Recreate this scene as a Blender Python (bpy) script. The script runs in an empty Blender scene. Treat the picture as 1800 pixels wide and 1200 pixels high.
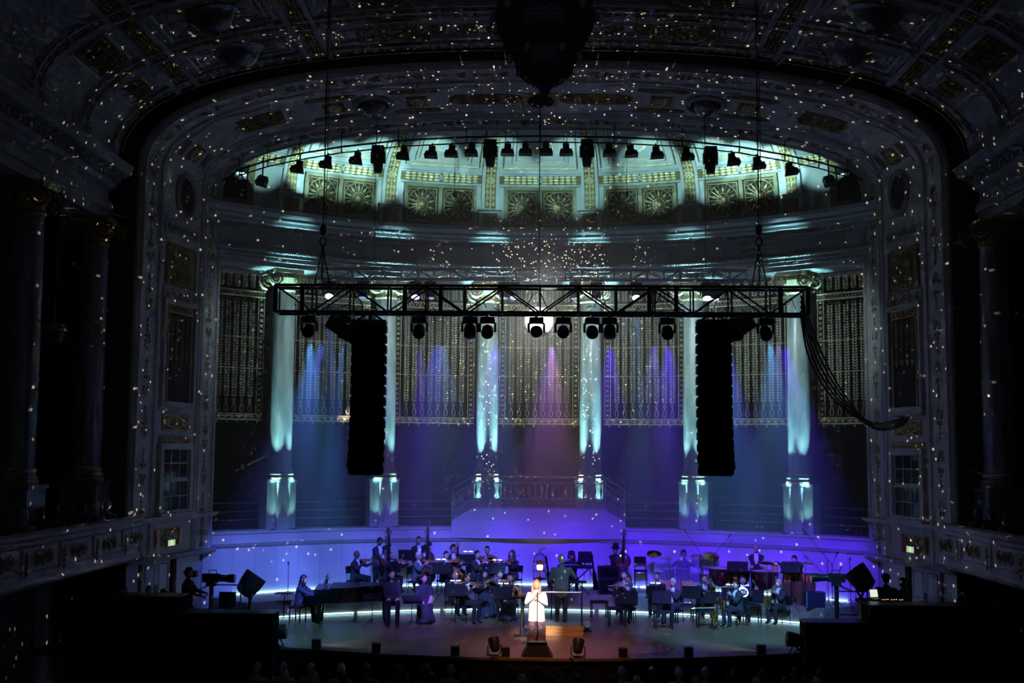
import bpy, math, random
import numpy as np
from math import pi, sin, cos, tan, sqrt, radians, atan2, hypot
from mathutils import Vector, Matrix, Euler

random.seed(7)
SC = bpy.context.scene
COL = SC.collection

# ------------------------------------------------------------------ camera
FPX = 2028.0                      # focal length in pixels of the 1800 px wide frame
EYE = Vector((0, 0, 4.9))         # z = 0 is the stage floor, +y runs into the depth of the hall
cam_d = bpy.data.cameras.new('camera')
cam_d.sensor_width = 36.0
cam_d.lens = FPX / 1800.0 * 36.0
cam_d.clip_end = 200
cam = bpy.data.objects.new('camera', cam_d)
COL.objects.link(cam)
CAMROT = (Matrix.Rotation(radians(1.36), 3, 'Z') @ Matrix.Rotation(radians(90 + 5.51), 3, 'X')
          @ Matrix.Rotation(radians(0.45), 3, 'Z'))
cam.matrix_world = Matrix.Translation(EYE) @ CAMROT.to_4x4()
SC.camera = cam

# ------------------------------------------------------------------ colour management
SC.view_settings.view_transform = 'Standard'
SC.view_settings.look = 'None'
SC.view_settings.gamma = 1.0
SC.view_settings.use_curve_mapping = False
SC.view_settings.exposure = 0.15
cy = SC.cycles
cy.max_bounces = 5
cy.diffuse_bounces = 2
cy.glossy_bounces = 2
cy.transmission_bounces = 4
cy.transparent_max_bounces = 6
cy.volume_bounces = 0
cy.sample_clamp_indirect = 2.0
cy.caustics_reflective = False
cy.caustics_refractive = False
cy.use_light_tree = True
cy.use_adaptive_sampling = True
cy.adaptive_threshold = 0.04
cy.adaptive_min_samples = 12

# ------------------------------------------------------------------ world: the dark hall's faint residual light
W = bpy.data.worlds.new('hall_dark')
SC.world = W
W.use_nodes = True
W.node_tree.nodes['Background'].inputs[0].default_value = (0.62, 0.74, 1.0, 1)
W.node_tree.nodes['Background'].inputs[1].default_value = 0.027

# ------------------------------------------------------------------ lights
YC = 25.2                         # centre of the apse circle
RW, RCOL, RLAT = 14.0, 14.5, 15.0 # stage wall, columns, gilded screens
def ap(r, a, z=0.0):              # point on the apse plan, angle in degrees from the axis
    a = radians(a)
    return Vector((r * sin(a), YC + r * cos(a), z))
def ray(px, py):
    return CAMROT @ Vector(((px - 900) / FPX, -(py - 600) / FPX, -1.0))
def P(px, py, D):                 # point at depth D seen in a pixel
    d = ray(px, py)
    return EYE + d * (D / d.y)
def PZ(px, py, z):                # point on the level z seen in a pixel
    d = ray(px, py)
    return EYE + d * ((z - EYE.z) / d.z)
def proj(p):
    q = CAMROT.transposed() @ (Vector(p) - EYE)
    return 900 + FPX * q.x / -q.z, 600 - FPX * q.y / -q.z

def lamp(name, kind, loc, power, color, target=None, size=45, blend=0.3, radius=0.03, shape=None):
    L = bpy.data.lights.new(name, kind)
    L.energy = power
    L.color = color
    if kind == 'SPOT':
        L.spot_size = radians(size)
        L.spot_blend = blend
    if kind == 'AREA':
        L.shape = 'RECTANGLE'
        L.size, L.size_y = shape
    else:
        L.shadow_soft_size = radius
    o = bpy.data.objects.new(name, L)
    COL.objects.link(o)
    o.location = loc
    if target is not None:
        o.rotation_euler = (Vector(target) - Vector(loc)).to_track_quat('-Z', 'Y').to_euler()
    return o

GL = 200.0                        # raises nominal lamp power; the emission strength divides it out again
def glints(name, loc, power, scale, dot, seed, cone=None):
    """Light thrown back by the facets of the mirror ball: one narrow spot for each lit facet."""
    L = bpy.data.lights.new(name, 'SPOT' if cone else 'POINT')
    if cone:
        L.spot_size = radians(cone)
        L.spot_blend = 0.8
    L.energy = power * GL
    L.color = (1.0, 0.86, 0.68)
    L.shadow_soft_size = 0.0
    L.use_nodes = True
    nt = L.node_tree
    em = nt.nodes['Emission']
    tc = nt.nodes.new('ShaderNodeNewGeometry')
    mp = nt.nodes.new('ShaderNodeMapping')
    mp.inputs['Location'].default_value = (seed, seed * 0.37, seed * 0.71)
    vo = nt.nodes.new('ShaderNodeTexVoronoi')
    vo.inputs['Scale'].default_value = scale
    rg = nt.nodes.new('ShaderNodeMapRange')
    rg.inputs['From Min'].default_value = dot
    rg.inputs['From Max'].default_value = dot * 0.55
    rg.inputs['To Max'].default_value = 1.0 / GL
    nt.links.new(tc.outputs['Incoming'], mp.inputs['Vector'])
    nt.links.new(mp.outputs[0], vo.inputs['Vector'])
    nt.links.new(vo.outputs['Distance'], rg.inputs['Value'])
    nt.links.new(rg.outputs[0], em.inputs['Strength'])
    o = bpy.data.objects.new(name, L)
    COL.objects.link(o)
    o.location = loc
    if cone:
        o.rotation_euler = (radians(90), 0, 0)
    return o

# mirror ball hanging over the stage: lamps added beside it cast the glints in place of its facets
BALL = P(947, 566, 29.0)
BALL_R = 0.385
glints('mirror_ball_light', BALL + Vector((0, BALL_R + 0.02, 0)), 8000, 40.0, 0.15, 3.1)
glints('mirror_ball_light', BALL + Vector((0, BALL_R + 0.03, 0)), 42000, 90.0, 0.20, 5.7, 62)
glints('mirror_ball_light', BALL + Vector((0, -BALL_R - 0.02, 0)), 950, 29.0, 0.11, 9.3)
for s in (-1, 1):  # bare point lamps added for the ball's halo in the haze
    lamp('mirror_ball_glow', 'POINT', BALL + Vector((0, s * (BALL_R + 0.04), 0)), 70, (1.0, 0.95, 0.90), radius=0.02)
# spot on the ball from the hall
lamp('ball_spot', 'SPOT', (1.5, 6.0, 13.0), 160000, (1.0, 0.95, 0.88), BALL, 1.9, 0.15, 0.05)

# follow spot on the singer, from the rear gallery, and the warm pool around her
SINGER = PZ(943, 1138, 0.0)
lamp('follow_spot', 'SPOT', (0.6, 4.0, 12.5), 95000, (1.0, 0.86, 0.70), SINGER + Vector((0, 0, 1.05)), 3.0, 0.9, 0.04)
lamp('warm_spot', 'SPOT', (0.3, 25.6, 7.3), 2300, (1.0, 0.40, 0.11), SINGER + Vector((0.3, 0.1, 0)), 40, 1.0, 0.06)

# teal uplights, two on the ledge beside each column pedestal
TEAL = (0.34, 0.86, 0.95)
COL_A = (-35, -21, -7, 7, 21, 35)
for a in COL_A:
    for s in (-1, 1):
        m = ap(RW + 0.09 if abs(a) < 10 else RW, a + s * 1.46, 3.06 if abs(a) < 10 else 2.48)
        k = 5.0 if abs(a) < 10 else 2.9
        lamp('column_uplight', 'SPOT', m, 2400 * k, TEAL, ap(RCOL - 0.12, a + s * 0.65, 8.5), 15, 0.9, 0.03)
        lamp('column_uplight', 'SPOT', m, (46 if k < 3 else 70), TEAL, ap(RCOL, a + s * 0.6, 5.2), 50, 0.9, 0.03)

# washes from the lighting trusses
FT_Y, FT_Z = 25.5, 8.28           # front truss
RT_Y, RT_Z = 33.0, 9.9            # rear truss
WALL_P = (0.11, 0.04, 1.0)
for i in range(9):
    x = -4.9 + 1.3 * i
    tx = -8.8 + 2.2 * i
    c = (0.10, 0.17, 1.0) if i < 2 else (0.10, 0.09, 1.0) if i < 4 else (0.085, 0.018, 1.0)
    lamp('wall_wash', 'SPOT', (x, FT_Y + 0.35, FT_Z - 0.95), 7000 if i < 3 else 9600, c, (tx, YC + sqrt(196 - tx * tx), 1.15), 20, 0.95, 0.08)
for x, tx, ty, p, c, sz in ((-5.2, -6.2, 31.6, 2600, (0.10, 0.50, 1.0), 30), (-3.6, -3.3, 33.0, 2200, (0.20, 0.07, 1.0), 24),
                    (-2.2, -2.6, 36.0, 2600, (0.22, 0.36, 1.0), 26), (-0.9, -1.2, 35.2, 1800, (0.25, 0.30, 1.0), 20), (2.6, 3.2, 34.6, 2400, (0.22, 0.20, 1.0), 28),
                    (4.2, 5.0, 32.6, 3000, (0.12, 0.58, 1.0), 32), (5.2, 7.0, 33.0, 2800, (0.12, 0.52, 1.0), 30), (5.4, 6.6, 36.0, 2000, (0.26, 0.16, 1.0), 24), (1.2, 0.9, 33.4, 900, (0.25, 0.62, 1.0), 14)):
    lamp('floor_wash', 'SPOT', (x, FT_Y + 0.5, FT_Z - 0.9), p * 1.4, c, (tx, ty, 0), sz, 0.8, 0.06)
# narrow beams of the moving heads, seen in the haze
BEAMS = ((543, 552, 1065, 25.6, 34.6, (0.16, 0.05, 1.0), 1.0), (603, 560, 1060, 25.6, 34.6, (0.07, 0.26, 1.0), 1.0), (737, 742, 1075, 25.6, 34.6, (0.16, 0.05, 1.0), 1.0),
         (1173, 1180, 1080, 25.6, 34.4, (0.16, 0.05, 1.0), 0.8), (1118, 1128, 1050, 33.0, 36.6, (0.08, 0.32, 1.0), 1.0), (580, 590, 1040, 33.0, 36.0, (0.08, 0.26, 1.0), 0.9), (888, 895, 1040, 33.0, 36.4, (0.25, 0.5, 1.0), 0.6),
         (1048, 1052, 1050, 33.0, 36.4, (0.22, 0.14, 1.0), 0.6), (1242, 1236, 1040, 33.0, 36.0, (0.1, 0.3, 1.0), 0.4))
for px, tx, ty, D, tD, c, p in BEAMS:
    q = P(px, 604 if D < 30 else 548, D)
    lamp('beam_light', 'SPOT', q, 9000 * p, c, P(tx, ty, tD), 11 if D > 30 else 9, 0.7, 0.03)
# one bare white beam from the dark gallery at the far left
lamp('beam_light', 'SPOT', P(400, 835, 34.2), 6000, (1.0, 0.9, 0.95), P(606, 732, 38.6), 4.4, 1.0, 0.02)
# flood lamps of the curved pipe wash the half dome in teal
for px, py in ((600, 280), (655, 273), (711, 267), (795, 263), (893, 261), (995, 261), (1108, 263), (1206, 268), (1262, 273), (1315, 281)):
    q = P(px, py, 34.85)
    d = Vector((q.x, q.y - YC, 0)).normalized()
    tgt = Vector((0, YC, 0)) + d * 14.2
    lamp('dome_flood', 'SPOT', q, 620, (0.44, 0.90, 0.90), (tgt.x, tgt.y, q.z + 0.30), 42, 0.55, 0.05)
for px, py, k in ((548, 288, -1), (1368, 288, 1)):
    lamp('dome_flood', 'SPOT', P(px, py, 34.85), 170, (0.44, 0.90, 0.90), ap(14.2, k * 39, 14.2), 50, 0.7, 0.05)
# soft cool fill added to brighten the gilded screens, set at the rear truss
for a in (-41, -28, -14, 0, 14, 28, 41):
    q = ap(8.6, a * 0.9, 10.0)
    lamp('screen_wash', 'SPOT', (q.x, RT_Y + 0.1, 9.6), 300 if abs(a) > 40 else 800, (0.62, 0.88, 0.95), ap(15.0, a, 8.2), 60, 0.9, 0.1)

# ================================================================== helpers
class MB:
    """Collects shapes; build() links them as ONE mesh object."""
    def __init__(s):
        s.v, s.f, s.mi = [], [], []
        s.cur = 0
    def add(s, vs, fs, M=None):
        o = len(s.v)
        if M is not None:
            vs = [M @ Vector(p) for p in vs]
        s.v += [tuple(p) for p in vs]
        s.f += [tuple(i + o for i in f) for f in fs]
        s.mi += [s.cur] * len(fs)
        return s
    def box(s, c, d, M=None, top=(1, 1)):
        x, y, z = c
        a, b, h = d[0] / 2, d[1] / 2, d[2] / 2
        vs = []
        for k, (tx, ty) in ((-1, (1, 1)), (1, top)):
            for i, j in ((-1, -1), (1, -1), (1, 1), (-1, 1)):
                vs.append((x + i * a * tx, y + j * b * ty, z + k * h))
        return s.add(vs, [(3, 2, 1, 0), (4, 5, 6, 7), (0, 1, 5, 4), (1, 2, 6, 5), (2, 3, 7, 6), (3, 0, 4, 7)], M)
    def loft(s, rings, cap=True, closed=True, M=None):
        n = len(rings[0])
        vs = [p for r in rings for p in r]
        fs = []
        m = n if closed else n - 1
        for i in range(len(rings) - 1):
            for j in range(m):
                k = (j + 1) % n
                fs.append((i * n + j, i * n + k, (i + 1) * n + k, (i + 1) * n + j))
        if cap and closed:
            fs.append(tuple(range(n - 1, -1, -1)))
            e = (len(rings) - 1) * n
            fs.append(tuple(range(e, e + n)))
        return s.add(vs, fs, M)
    def tube(s, pts, r, n=6, M=None, loop=False, flat=1.0):
        pts = [Vector(p) for p in pts]
        k = len(pts)
        rs = r if isinstance(r, (list, tuple)) else [r] * k
        rings, up = [], None
        for i in range(k):
            if loop:
                t = pts[(i + 1) % k] - pts[i - 1]
            else:
                t = pts[min(i + 1, k - 1)] - pts[max(i - 1, 0)]
            if t.length < 1e-9:
                t = Vector((0, 0, 1))
            t.normalize()
            if up is None:
                up = Vector((0, 0, 1)) if abs(t.z) < 0.9 else Vector((0, 1, 0))
            a = t.cross(up)
            if a.length < 1e-6:
                a = t.orthogonal()
            a.normalize()
            b = a.cross(t).normalized()
            up = b
            rings.append([pts[i] + a * (rs[i] * cos(2 * pi * j / n)) + b * (rs[i] * flat * sin(2 * pi * j / n)) for j in range(n)])
        if loop:
            rings.append(rings[0])
            return s.loft(rings, cap=False, M=M)
        return s.loft(rings, M=M)
    def cyl(s, p, q, r, n=10, r2=None, M=None):
        return s.tube([p, q], [r, r if r2 is None else r2], n, M)
    def bar(s, p, q, w, h=None, M=None):
        return s.tube([p, q], (w if h is None else (w + h) / 2) * 0.7071, 4, M)
    def lathe(s, prof, n=16, M=None, a0=0.0, a1=2 * pi):
        full = abs(a1 - a0 - 2 * pi) < 1e-6
        m = n if full else n + 1
        vs, fs = [], []
        for (r, z) in prof:
            for j in range(m):
                a = a0 + (a1 - a0) * j / n
                vs.append((r * cos(a), r * sin(a), z))
        for i in range(len(prof) - 1):
            for j in range(n):
                k = (j + 1) % m
                fs.append((i * m + j, i * m + k, (i + 1) * m + k, (i + 1) * m + j))
        if full:
            if prof[0][0] > 1e-6:
                fs.append(tuple(range(m - 1, -1, -1)))
            if prof[-1][0] > 1e-6:
                e = (len(prof) - 1) * m
                fs.append(tuple(range(e, e + m)))
        return s.add(vs, fs, M)
    def prism(s, pts, h0, h1, M=None):
        n = len(pts)
        vs = [(x, y, h0) for x, y in pts] + [(x, y, h1) for x, y in pts]
        fs = [tuple(range(n - 1, -1, -1)), tuple(range(n, 2 * n))]
        fs += [(i, (i + 1) % n, n + (i + 1) % n, n + i) for i in range(n)]
        return s.add(vs, fs, M)
    def ball(s, c, r, n=10, m=6, M=None):
        rx, ry, rz = r if isinstance(r, (tuple, list)) else (r, r, r)
        vs, fs = [(c[0], c[1], c[2] - rz)], []
        for i in range(1, m):
            a = pi * i / m - pi / 2
            for j in range(n):
                b = 2 * pi * j / n
                vs.append((c[0] + rx * cos(a) * cos(b), c[1] + ry * cos(a) * sin(b), c[2] + rz * sin(a)))
        vs.append((c[0], c[1], c[2] + rz))
        e = len(vs) - 1
        for j in range(n):
            k = (j + 1) % n
            fs.append((0, 1 + k, 1 + j))
            for i in range(m - 2):
                fs.append((1 + i * n + j, 1 + i * n + k, 1 + (i + 1) * n + k, 1 + (i + 1) * n + j))
            fs.append((e, 1 + (m - 2) * n + j, 1 + (m - 2) * n + k))
        return s.add(vs, fs, M)
    def arcsweep(s, prof, a0, a1, n, close=True):
        """profile of (radius, z) swept about the apse axis"""
        rings = [[ap(r, a0 + (a1 - a0) * i / n, z) for r, z in prof] for i in range(n + 1)]
        return s.loft(rings, cap=close, closed=close)
    def build(s, name, mat, parent=None, smooth=False, loc=None, rz=0.0):
        me = s.mesh(name, mat, smooth)
        return put(name, me, parent, loc, rz)
    def mesh(s, name, mat, smooth=False):
        me = bpy.data.meshes.new(name)
        me.from_pydata(s.v, [], s.f)
        for m in (mat if isinstance(mat, (list, tuple)) else [mat]):
            me.materials.append(m)
        if any(s.mi):
            me.polygons.foreach_set('material_index', s.mi)
        if smooth:
            me.polygons.foreach_set('use_smooth', [True] * len(s.f))
            try:
                me.set_sharp_from_angle(angle=radians(40))
            except Exception:
                pass
        me.update()
        return me

def put(name, me, parent=None, loc=None, rz=0.0, M=None):
    o = bpy.data.objects.new(name, me)
    COL.objects.link(o)
    if parent is not None:
        o.parent = parent
    if M is not None:
        o.matrix_local = M
    else:
        if loc is not None:
            o.location = loc
        o.rotation_euler = (0, 0, rz)
    return o
def tag(o, label, cat, group=None):
    o['label'] = label
    o['category'] = cat
    if group:
        o['group'] = group
    return o
def thing(name, label, cat, loc=(0, 0, 0), rz=0.0, group=None):
    o = put(name, None, None, loc, rz)
    o.empty_display_size = 0.2
    return tag(o, label, cat, group)
def struct(name, mb, mat, smooth=False):
    o = mb.build(name, mat, None, smooth)
    o['kind'] = 'structure'
    return o
def dup(root, loc=None, rz=None, label=None, group=None, M=None):
    def cp(o, parent):
        c = o.copy()
        COL.objects.link(c)
        c.parent = parent
        for ch in kids.get(o.name, []):
            cp(ch, c)
        return c
    kids = {}
    def walk(o):
        ks = list(o.children)
        kids[o.name] = ks
        for k in ks:
            walk(k)
    walk(root)
    r = cp(root, None)
    if M is not None:
        r.matrix_world = M
    else:
        if loc is not None:
            r.location = loc
        if rz is not None:
            r.rotation_euler = (0, 0, rz)
    if label:
        r['label'] = label
    if group:
        r['group'] = group
    return r
def frame(o, x, y, z):            # matrix from an origin and three axes
    M = Matrix.Identity(4)
    for i, a in enumerate((x, y, z)):
        a = Vector(a).normalized()
        M[0][i], M[1][i], M[2][i] = a
    M[0][3], M[1][3], M[2][3] = o
    return M
def apm(r, a, z):                 # local frame on the apse: x along the wall, y into the depth, z up
    t = radians(a)
    return frame(ap(r, a, z), (cos(t), -sin(t), 0), (sin(t), cos(t), 0), (0, 0, 1))
def T(x, y, z):
    return Matrix.Translation((x, y, z))
def RX(a): return Matrix.Rotation(radians(a), 4, 'X')
def RY(a): return Matrix.Rotation(radians(a), 4, 'Y')
def RZ(a): return Matrix.Rotation(radians(a), 4, 'Z')

# ================================================================== materials
def mat(name, c, rough=0.6, metal=0.0, var=0.0, scale=6.0, bump=0.0, emit=None, strength=0.0, spec=0.5, stretch=None, c2=None, alpha=None, trans=0.0):
    m = bpy.data.materials.new(name)
    m.use_nodes = True
    nt = m.node_tree
    b = nt.nodes['Principled BSDF']
    b.inputs['Base Color'].default_value = (*c, 1)
    b.inputs['Roughness'].default_value = rough
    b.inputs['Metallic'].default_value = metal
    b.inputs['Specular IOR Level'].default_value = spec
    if trans:
        b.inputs['Transmission Weight'].default_value = trans
    if alpha is not None:
        b.inputs['Alpha'].default_value = alpha
    if var or bump or c2:
        tc = nt.nodes.new('ShaderNodeTexCoord')
        mp = nt.nodes.new('ShaderNodeMapping')
        if stretch:
            mp.inputs['Scale'].default_value = stretch
        nz = nt.nodes.new('ShaderNodeTexNoise')
        nz.inputs['Scale'].default_value = scale
        nz.inputs['Detail'].default_value = 6
        nt.links.new(tc.outputs['Object'], mp.inputs[0])
        nt.links.new(mp.outputs[0], nz.inputs['Vector'])
        if var or c2:
            rp = nt.nodes.new('ShaderNodeValToRGB')
            lo = c2 if c2 else tuple(x * (1 - var) for x in c)
            hi = c if c2 else tuple(min(1, x * (1 + var)) for x in c)
            rp.color_ramp.elements[0].position = 0.35
            rp.color_ramp.elements[1].position = 0.65
            rp.color_ramp.elements[0].color = (*lo, 1)
            rp.color_ramp.elements[1].color = (*hi, 1)
            nt.links.new(nz.outputs['Fac'], rp.inputs[0])
            nt.links.new(rp.outputs[0], b.inputs['Base Color'])
        if bump:
            bp = nt.nodes.new('ShaderNodeBump')
            bp.inputs['Strength'].default_value = bump
            bp.inputs['Distance'].default_value = 0.02
            nt.links.new(nz.outputs['Fac'], bp.inputs['Height'])
            nt.links.new(bp.outputs[0], b.inputs['Normal'])
    if emit:
        b.inputs['Emission Color'].default_value = (*emit, 1)
        b.inputs['Emission Strength'].default_value = strength
    return m

M_ = dict(
    plaster=mat('ivory_plaster', (0.50, 0.49, 0.47), 0.75, var=0.12, scale=2.5, bump=0.05),
    plaster2=mat('grey_plaster', (0.36, 0.36, 0.36), 0.75, var=0.12, scale=3.0, bump=0.05),
    wallw=mat('white_stage_wall', (0.62, 0.62, 0.62), 0.6, var=0.05, scale=1.5),
    gilt=mat('gilding', (0.72, 0.52, 0.22), 0.38, 0.85, var=0.25, scale=18, bump=0.15),
    giltp=mat('pale_gilding', (0.78, 0.68, 0.40), 0.5, 0.25, var=0.3, scale=22, bump=0.15),
    giltd=mat('dull_gilding', (0.34, 0.26, 0.12), 0.5, 0.5, var=0.3, scale=9, bump=0.1),
    ochre=mat('ochre_ground', (0.20, 0.145, 0.055), 0.7, var=0.3, scale=8, bump=0.1),
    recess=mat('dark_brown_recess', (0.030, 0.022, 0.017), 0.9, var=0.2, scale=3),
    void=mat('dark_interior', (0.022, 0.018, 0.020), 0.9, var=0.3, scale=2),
    domep=mat('pale_dome_plaster', (0.50, 0.54, 0.55), 0.7, var=0.1, scale=2, bump=0.05),
    gridk=mat('bronze_grille', (0.50, 0.42, 0.20), 0.45, 0.35, var=0.25, scale=12),
    strip=mat('screen_backing', (0.030, 0.029, 0.027), 0.55, 0.3, var=0.3, scale=10),
    marble=mat('veined_marble', (0.56, 0.60, 0.57), 0.30, var=0.3, scale=3.2, stretch=(2.2, 2.2, 0.45), c2=(0.33, 0.37, 0.35)),
    marbled=mat('dark_marble', (0.16, 0.17, 0.18), 0.18, var=0.4, scale=2.0, stretch=(2, 2, 0.4)),
    stage=mat('stage_boards', (0.20, 0.115, 0.06), 0.34, scale=3.0, stretch=(0.6, 9, 1), c2=(0.10, 0.06, 0.035), bump=0.06),
    riser=mat('riser_board', (0.17, 0.14, 0.11), 0.5, var=0.2, scale=5),
    black=mat('black_metal', (0.012, 0.012, 0.013), 0.42, 0.2, spec=0.4),
    blackm=mat('matt_black', (0.013, 0.013, 0.014), 0.8, spec=0.2),
    cloth=mat('black_drape', (0.006, 0.006, 0.007), 0.95, var=0.3, scale=12, spec=0.1),
    alu=mat('dull_truss_tube', (0.10, 0.105, 0.115), 0.4, 0.7, var=0.15, scale=20),
    alul=mat('bright_truss_tube', (0.45, 0.48, 0.52), 0.35, 0.8, var=0.1, scale=20),
    steel=mat('chromed_steel', (0.55, 0.56, 0.58), 0.22, 1.0),
    glassd=mat('dark_window_glass', (0.02, 0.025, 0.035), 0.12),
    woodp=mat('podium_wood', (0.42, 0.22, 0.085), 0.45, scale=4, stretch=(0.7, 6, 8), c2=(0.27, 0.135, 0.05)),
    ebony=mat('black_lacquer', (0.006, 0.006, 0.007), 0.10, spec=0.6),
    violin=mat('varnished_spruce', (0.36, 0.13, 0.035), 0.25, var=0.3, scale=9),
    cello=mat('amber_varnish', (0.55, 0.22, 0.06), 0.25, var=0.3, scale=7),
    basswood=mat('dark_varnish', (0.10, 0.045, 0.02), 0.25, var=0.3, scale=7),
    brass=mat('lacquered_brass', (0.75, 0.52, 0.20), 0.22, 1.0),
    silver=mat('silver_plate', (0.75, 0.76, 0.78), 0.2, 1.0),
    skinn=mat('skin', (0.52, 0.33, 0.25), 0.55),
    white=mat('white_cotton', (0.78, 0.78, 0.80), 0.8, var=0.06, scale=30),
    paper=mat('sheet_paper', (0.75, 0.72, 0.66), 0.8),
    keys=mat('ivory_keys', (0.75, 0.74, 0.70), 0.3),
    velvet=mat('dark_red_velvet', (0.10, 0.02, 0.03), 0.9, var=0.3, scale=20),
    doorw=mat('painted_door', (0.52, 0.51, 0.52), 0.5, var=0.06, scale=4),
    crystal=mat('cut_crystal', (0.16, 0.16, 0.17), 0.2, 0.3, var=0.5, scale=40),
    led=mat('led_light', (0.8, 0.9, 1.0), 0.4, emit=(0.42, 0.84, 1.0), strength=6.0),
    standlamp=mat('stand_lamp_light', (1, 0.9, 0.8), 0.4, emit=(1.0, 0.80, 0.62), strength=2.6),
)
def emat(name, c, s):
    return mat(name, (0.8, 0.8, 0.8), 0.4, emit=c, strength=s)

# ================================================================== ornament shapes (local: u, v in the surface, w out of it)
def leaf(mb, b, ang, L, w, h=0.02, M=None):
    c, s = cos(ang), sin(ang)
    q = lambda u, v, z: (b[0] + u * c - v * s, b[1] + u * s + v * c, z)
    mb.add([q(0, 0, 0), q(L * .45, w / 2, 0), q(L, 0, 0), q(L * .45, -w / 2, 0), q(L * .45, 0, h)],
           [(0, 4, 1), (1, 4, 2), (2, 4, 3), (3, 4, 0)], M)
def spiral(mb, c, r, turns, a0, sgn, t=0.016, M=None, n=18):
    pts, rs = [], []
    for i in range(n + 1):
        k = i / n
        a = a0 + sgn * turns * 2 * pi * k
        rr = r * (1 - 0.86 * k)
        pts.append((c[0] + rr * cos(a), c[1] + rr * sin(a), t * 0.6))
        rs.append(t * (1.15 - 0.5 * k))
    mb.tube(pts, rs, 4, M)
def rinceau(L, H, k, t=0.018):
    mb = MB()
    d = L / k
    for i in range(k):
        x = -L / 2 + d * (i + 0.5)
        sg = 1 if i % 2 == 0 else -1
        spiral(mb, (x, 0), min(d, H) * 0.48, 1.6, -sg * pi / 2 + pi, sg, t)
        for j in range(7):
            a = j * 2 * pi / 7
            leaf(mb, (x + 0.05 * min(d, H) * cos(a), 0.05 * min(d, H) * sin(a)), a, min(d, H) * 0.14, min(d, H) * 0.09, t)
        for j in range(5):
            a = sg * (0.5 + j * 1.15)
            r = min(d, H) * 0.44
            leaf(mb, (x + r * cos(a), r * sin(a)), a + sg * 0.9, min(d, H) * 0.22, min(d, H) * 0.11, t)
    return mb
def anthemion(h, n=7):
    mb = MB()
    for i in range(n):
        a = pi / 2 + (i - (n - 1) / 2) * 0.36
        leaf(mb, (0, -h * 0.3), a, h * (0.72 - 0.035 * abs(i - (n - 1) / 2) ** 1.5), h * 0.13, h * 0.05)
    for s in (-1, 1):
        spiral(mb, (s * h * 0.22, -h * 0.36), h * 0.15, 1.2, pi / 2, -s, h * 0.03, n=10)
    return mb
def candelabrum(h):
    mb = MB()
    mb.cyl((0, -h * .5, .01), (0, h * .5, .01), h * 0.012, 4)
    for k in range(4):
        y = -h * .42 + k * h * 0.22
        for s in (-1, 1):
            leaf(mb, (0, y), pi / 2 - s * 0.7, h * 0.2, h * 0.06, h * 0.03)
    for s in (-1, 1):
        spiral(mb, (s * h * 0.12, h * .34), h * 0.1, 1.1, -pi / 2, s, h * 0.02, n=10)
    return mb
def rosette(r, n=8, h=None):
    h = h or r * 0.3
    mb = MB()
    for i in range(n):
        a = 2 * pi * i / n
        leaf(mb, (r * .15 * cos(a), r * .15 * sin(a)), a, r * .8, r * .55, h)
    mb.ball((0, 0, h * .5), (r * .25, r * .25, h * .7), 8, 4)
    return mb
def ring2(mb, cx, cy, rx, ry, t, n=20, z=0.0, M=None):
    mb.tube([(cx + rx * cos(2 * pi * i / n), cy + ry * sin(2 * pi * i / n), z) for i in range(n)], t, 4, M, loop=True)
def rectline(mb, w, h, t, z=0.0, cx=0, cy=0, M=None):
    for a, b in (((-w / 2, -h / 2), (w / 2, -h / 2)), ((w / 2, -h / 2), (w / 2, h / 2)), ((w / 2, h / 2), (-w / 2, h / 2)), ((-w / 2, h / 2), (-w / 2, -h / 2))):
        mb.bar((a[0] + cx, a[1] + cy, z), (b[0] + cx, b[1] + cy, z), t, None, M)
def framebox(mb, w, h, t, d, cx=0, cy=0, z0=0.0, M=None):
    """a frame of four boards standing d out of the surface"""
    for c, s in (((cx, cy + h / 2 - t / 2), (w, t)), ((cx, cy - h / 2 + t / 2), (w, t)), ((cx - w / 2 + t / 2, cy), (t, h - 2 * t)), ((cx + w / 2 - t / 2, cy), (t, h - 2 * t))):
        mb.box((c[0], c[1], z0 + d / 2), (s[0], s[1], d), M)

# ================================================================== floors and the stage wall
APX = (0, YC, 0)                  # things of the apse are modelled about its axis and turned into place
def apl(r, a, z):
    a = radians(a)
    return (r * sin(a), r * cos(a), z)
def sweep0(mb, prof, a0, a1, n, close=True):
    return mb.loft([[apl(r, a0 + (a1 - a0) * i / n, z) for r, z in prof] for i in range(n + 1)], cap=close, closed=close)
def turn(o, a):
    o.location = APX
    o.rotation_euler = (0, 0, -radians(a))
    return o

mb = MB().box((0, 12, -1.2), (30, 34, 0.2))
struct('floor', mb, mat('hall_parquet', (0.05, 0.035, 0.025), 0.6, var=0.3, scale=4))
SF_C, SF_R = 45.8, 17.54          # the stage front is a shallow convex arc
def stage_front(x):
    return SF_C - sqrt(SF_R ** 2 - x * x)
pts = [(x, stage_front(x)) for x in [-9.6 + 19.2 * i / 40 for i in range(41)]]
back = [(14.3 * sin(radians(a)), YC + 14.3 * cos(radians(a))) for a in range(46, -47, -4)]
mb = MB().prism(pts + back, -0.06, 0.0)
struct('floor_stage', mb, M_['stage'])
mb = MB().prism([(x, y + 0.04) for x, y in pts] + [(x, y + 0.3) for x, y in pts[::-1]], -1.1, -0.061)
struct('wall_stage_front', mb, M_['cloth'])
RIS_C, RIS_R, RIS_Z = 22.7, 14.05, 0.5
def ris(r, a, z=0.0):
    a = radians(a)
    return Vector((r * sin(a), RIS_C + r * cos(a), z))
fr = [ris(RIS_R, a) for a in np.linspace(-37, 36, 40)]
bk = [ap(RW - 0.02, a) for a in np.linspace(45, -45, 40)]
mb = MB().prism([(p.x, p.y) for p in fr] + [(p.x, p.y) for p in bk], 0.002, RIS_Z)
struct('floor_riser', mb, M_['riser'])
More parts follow.
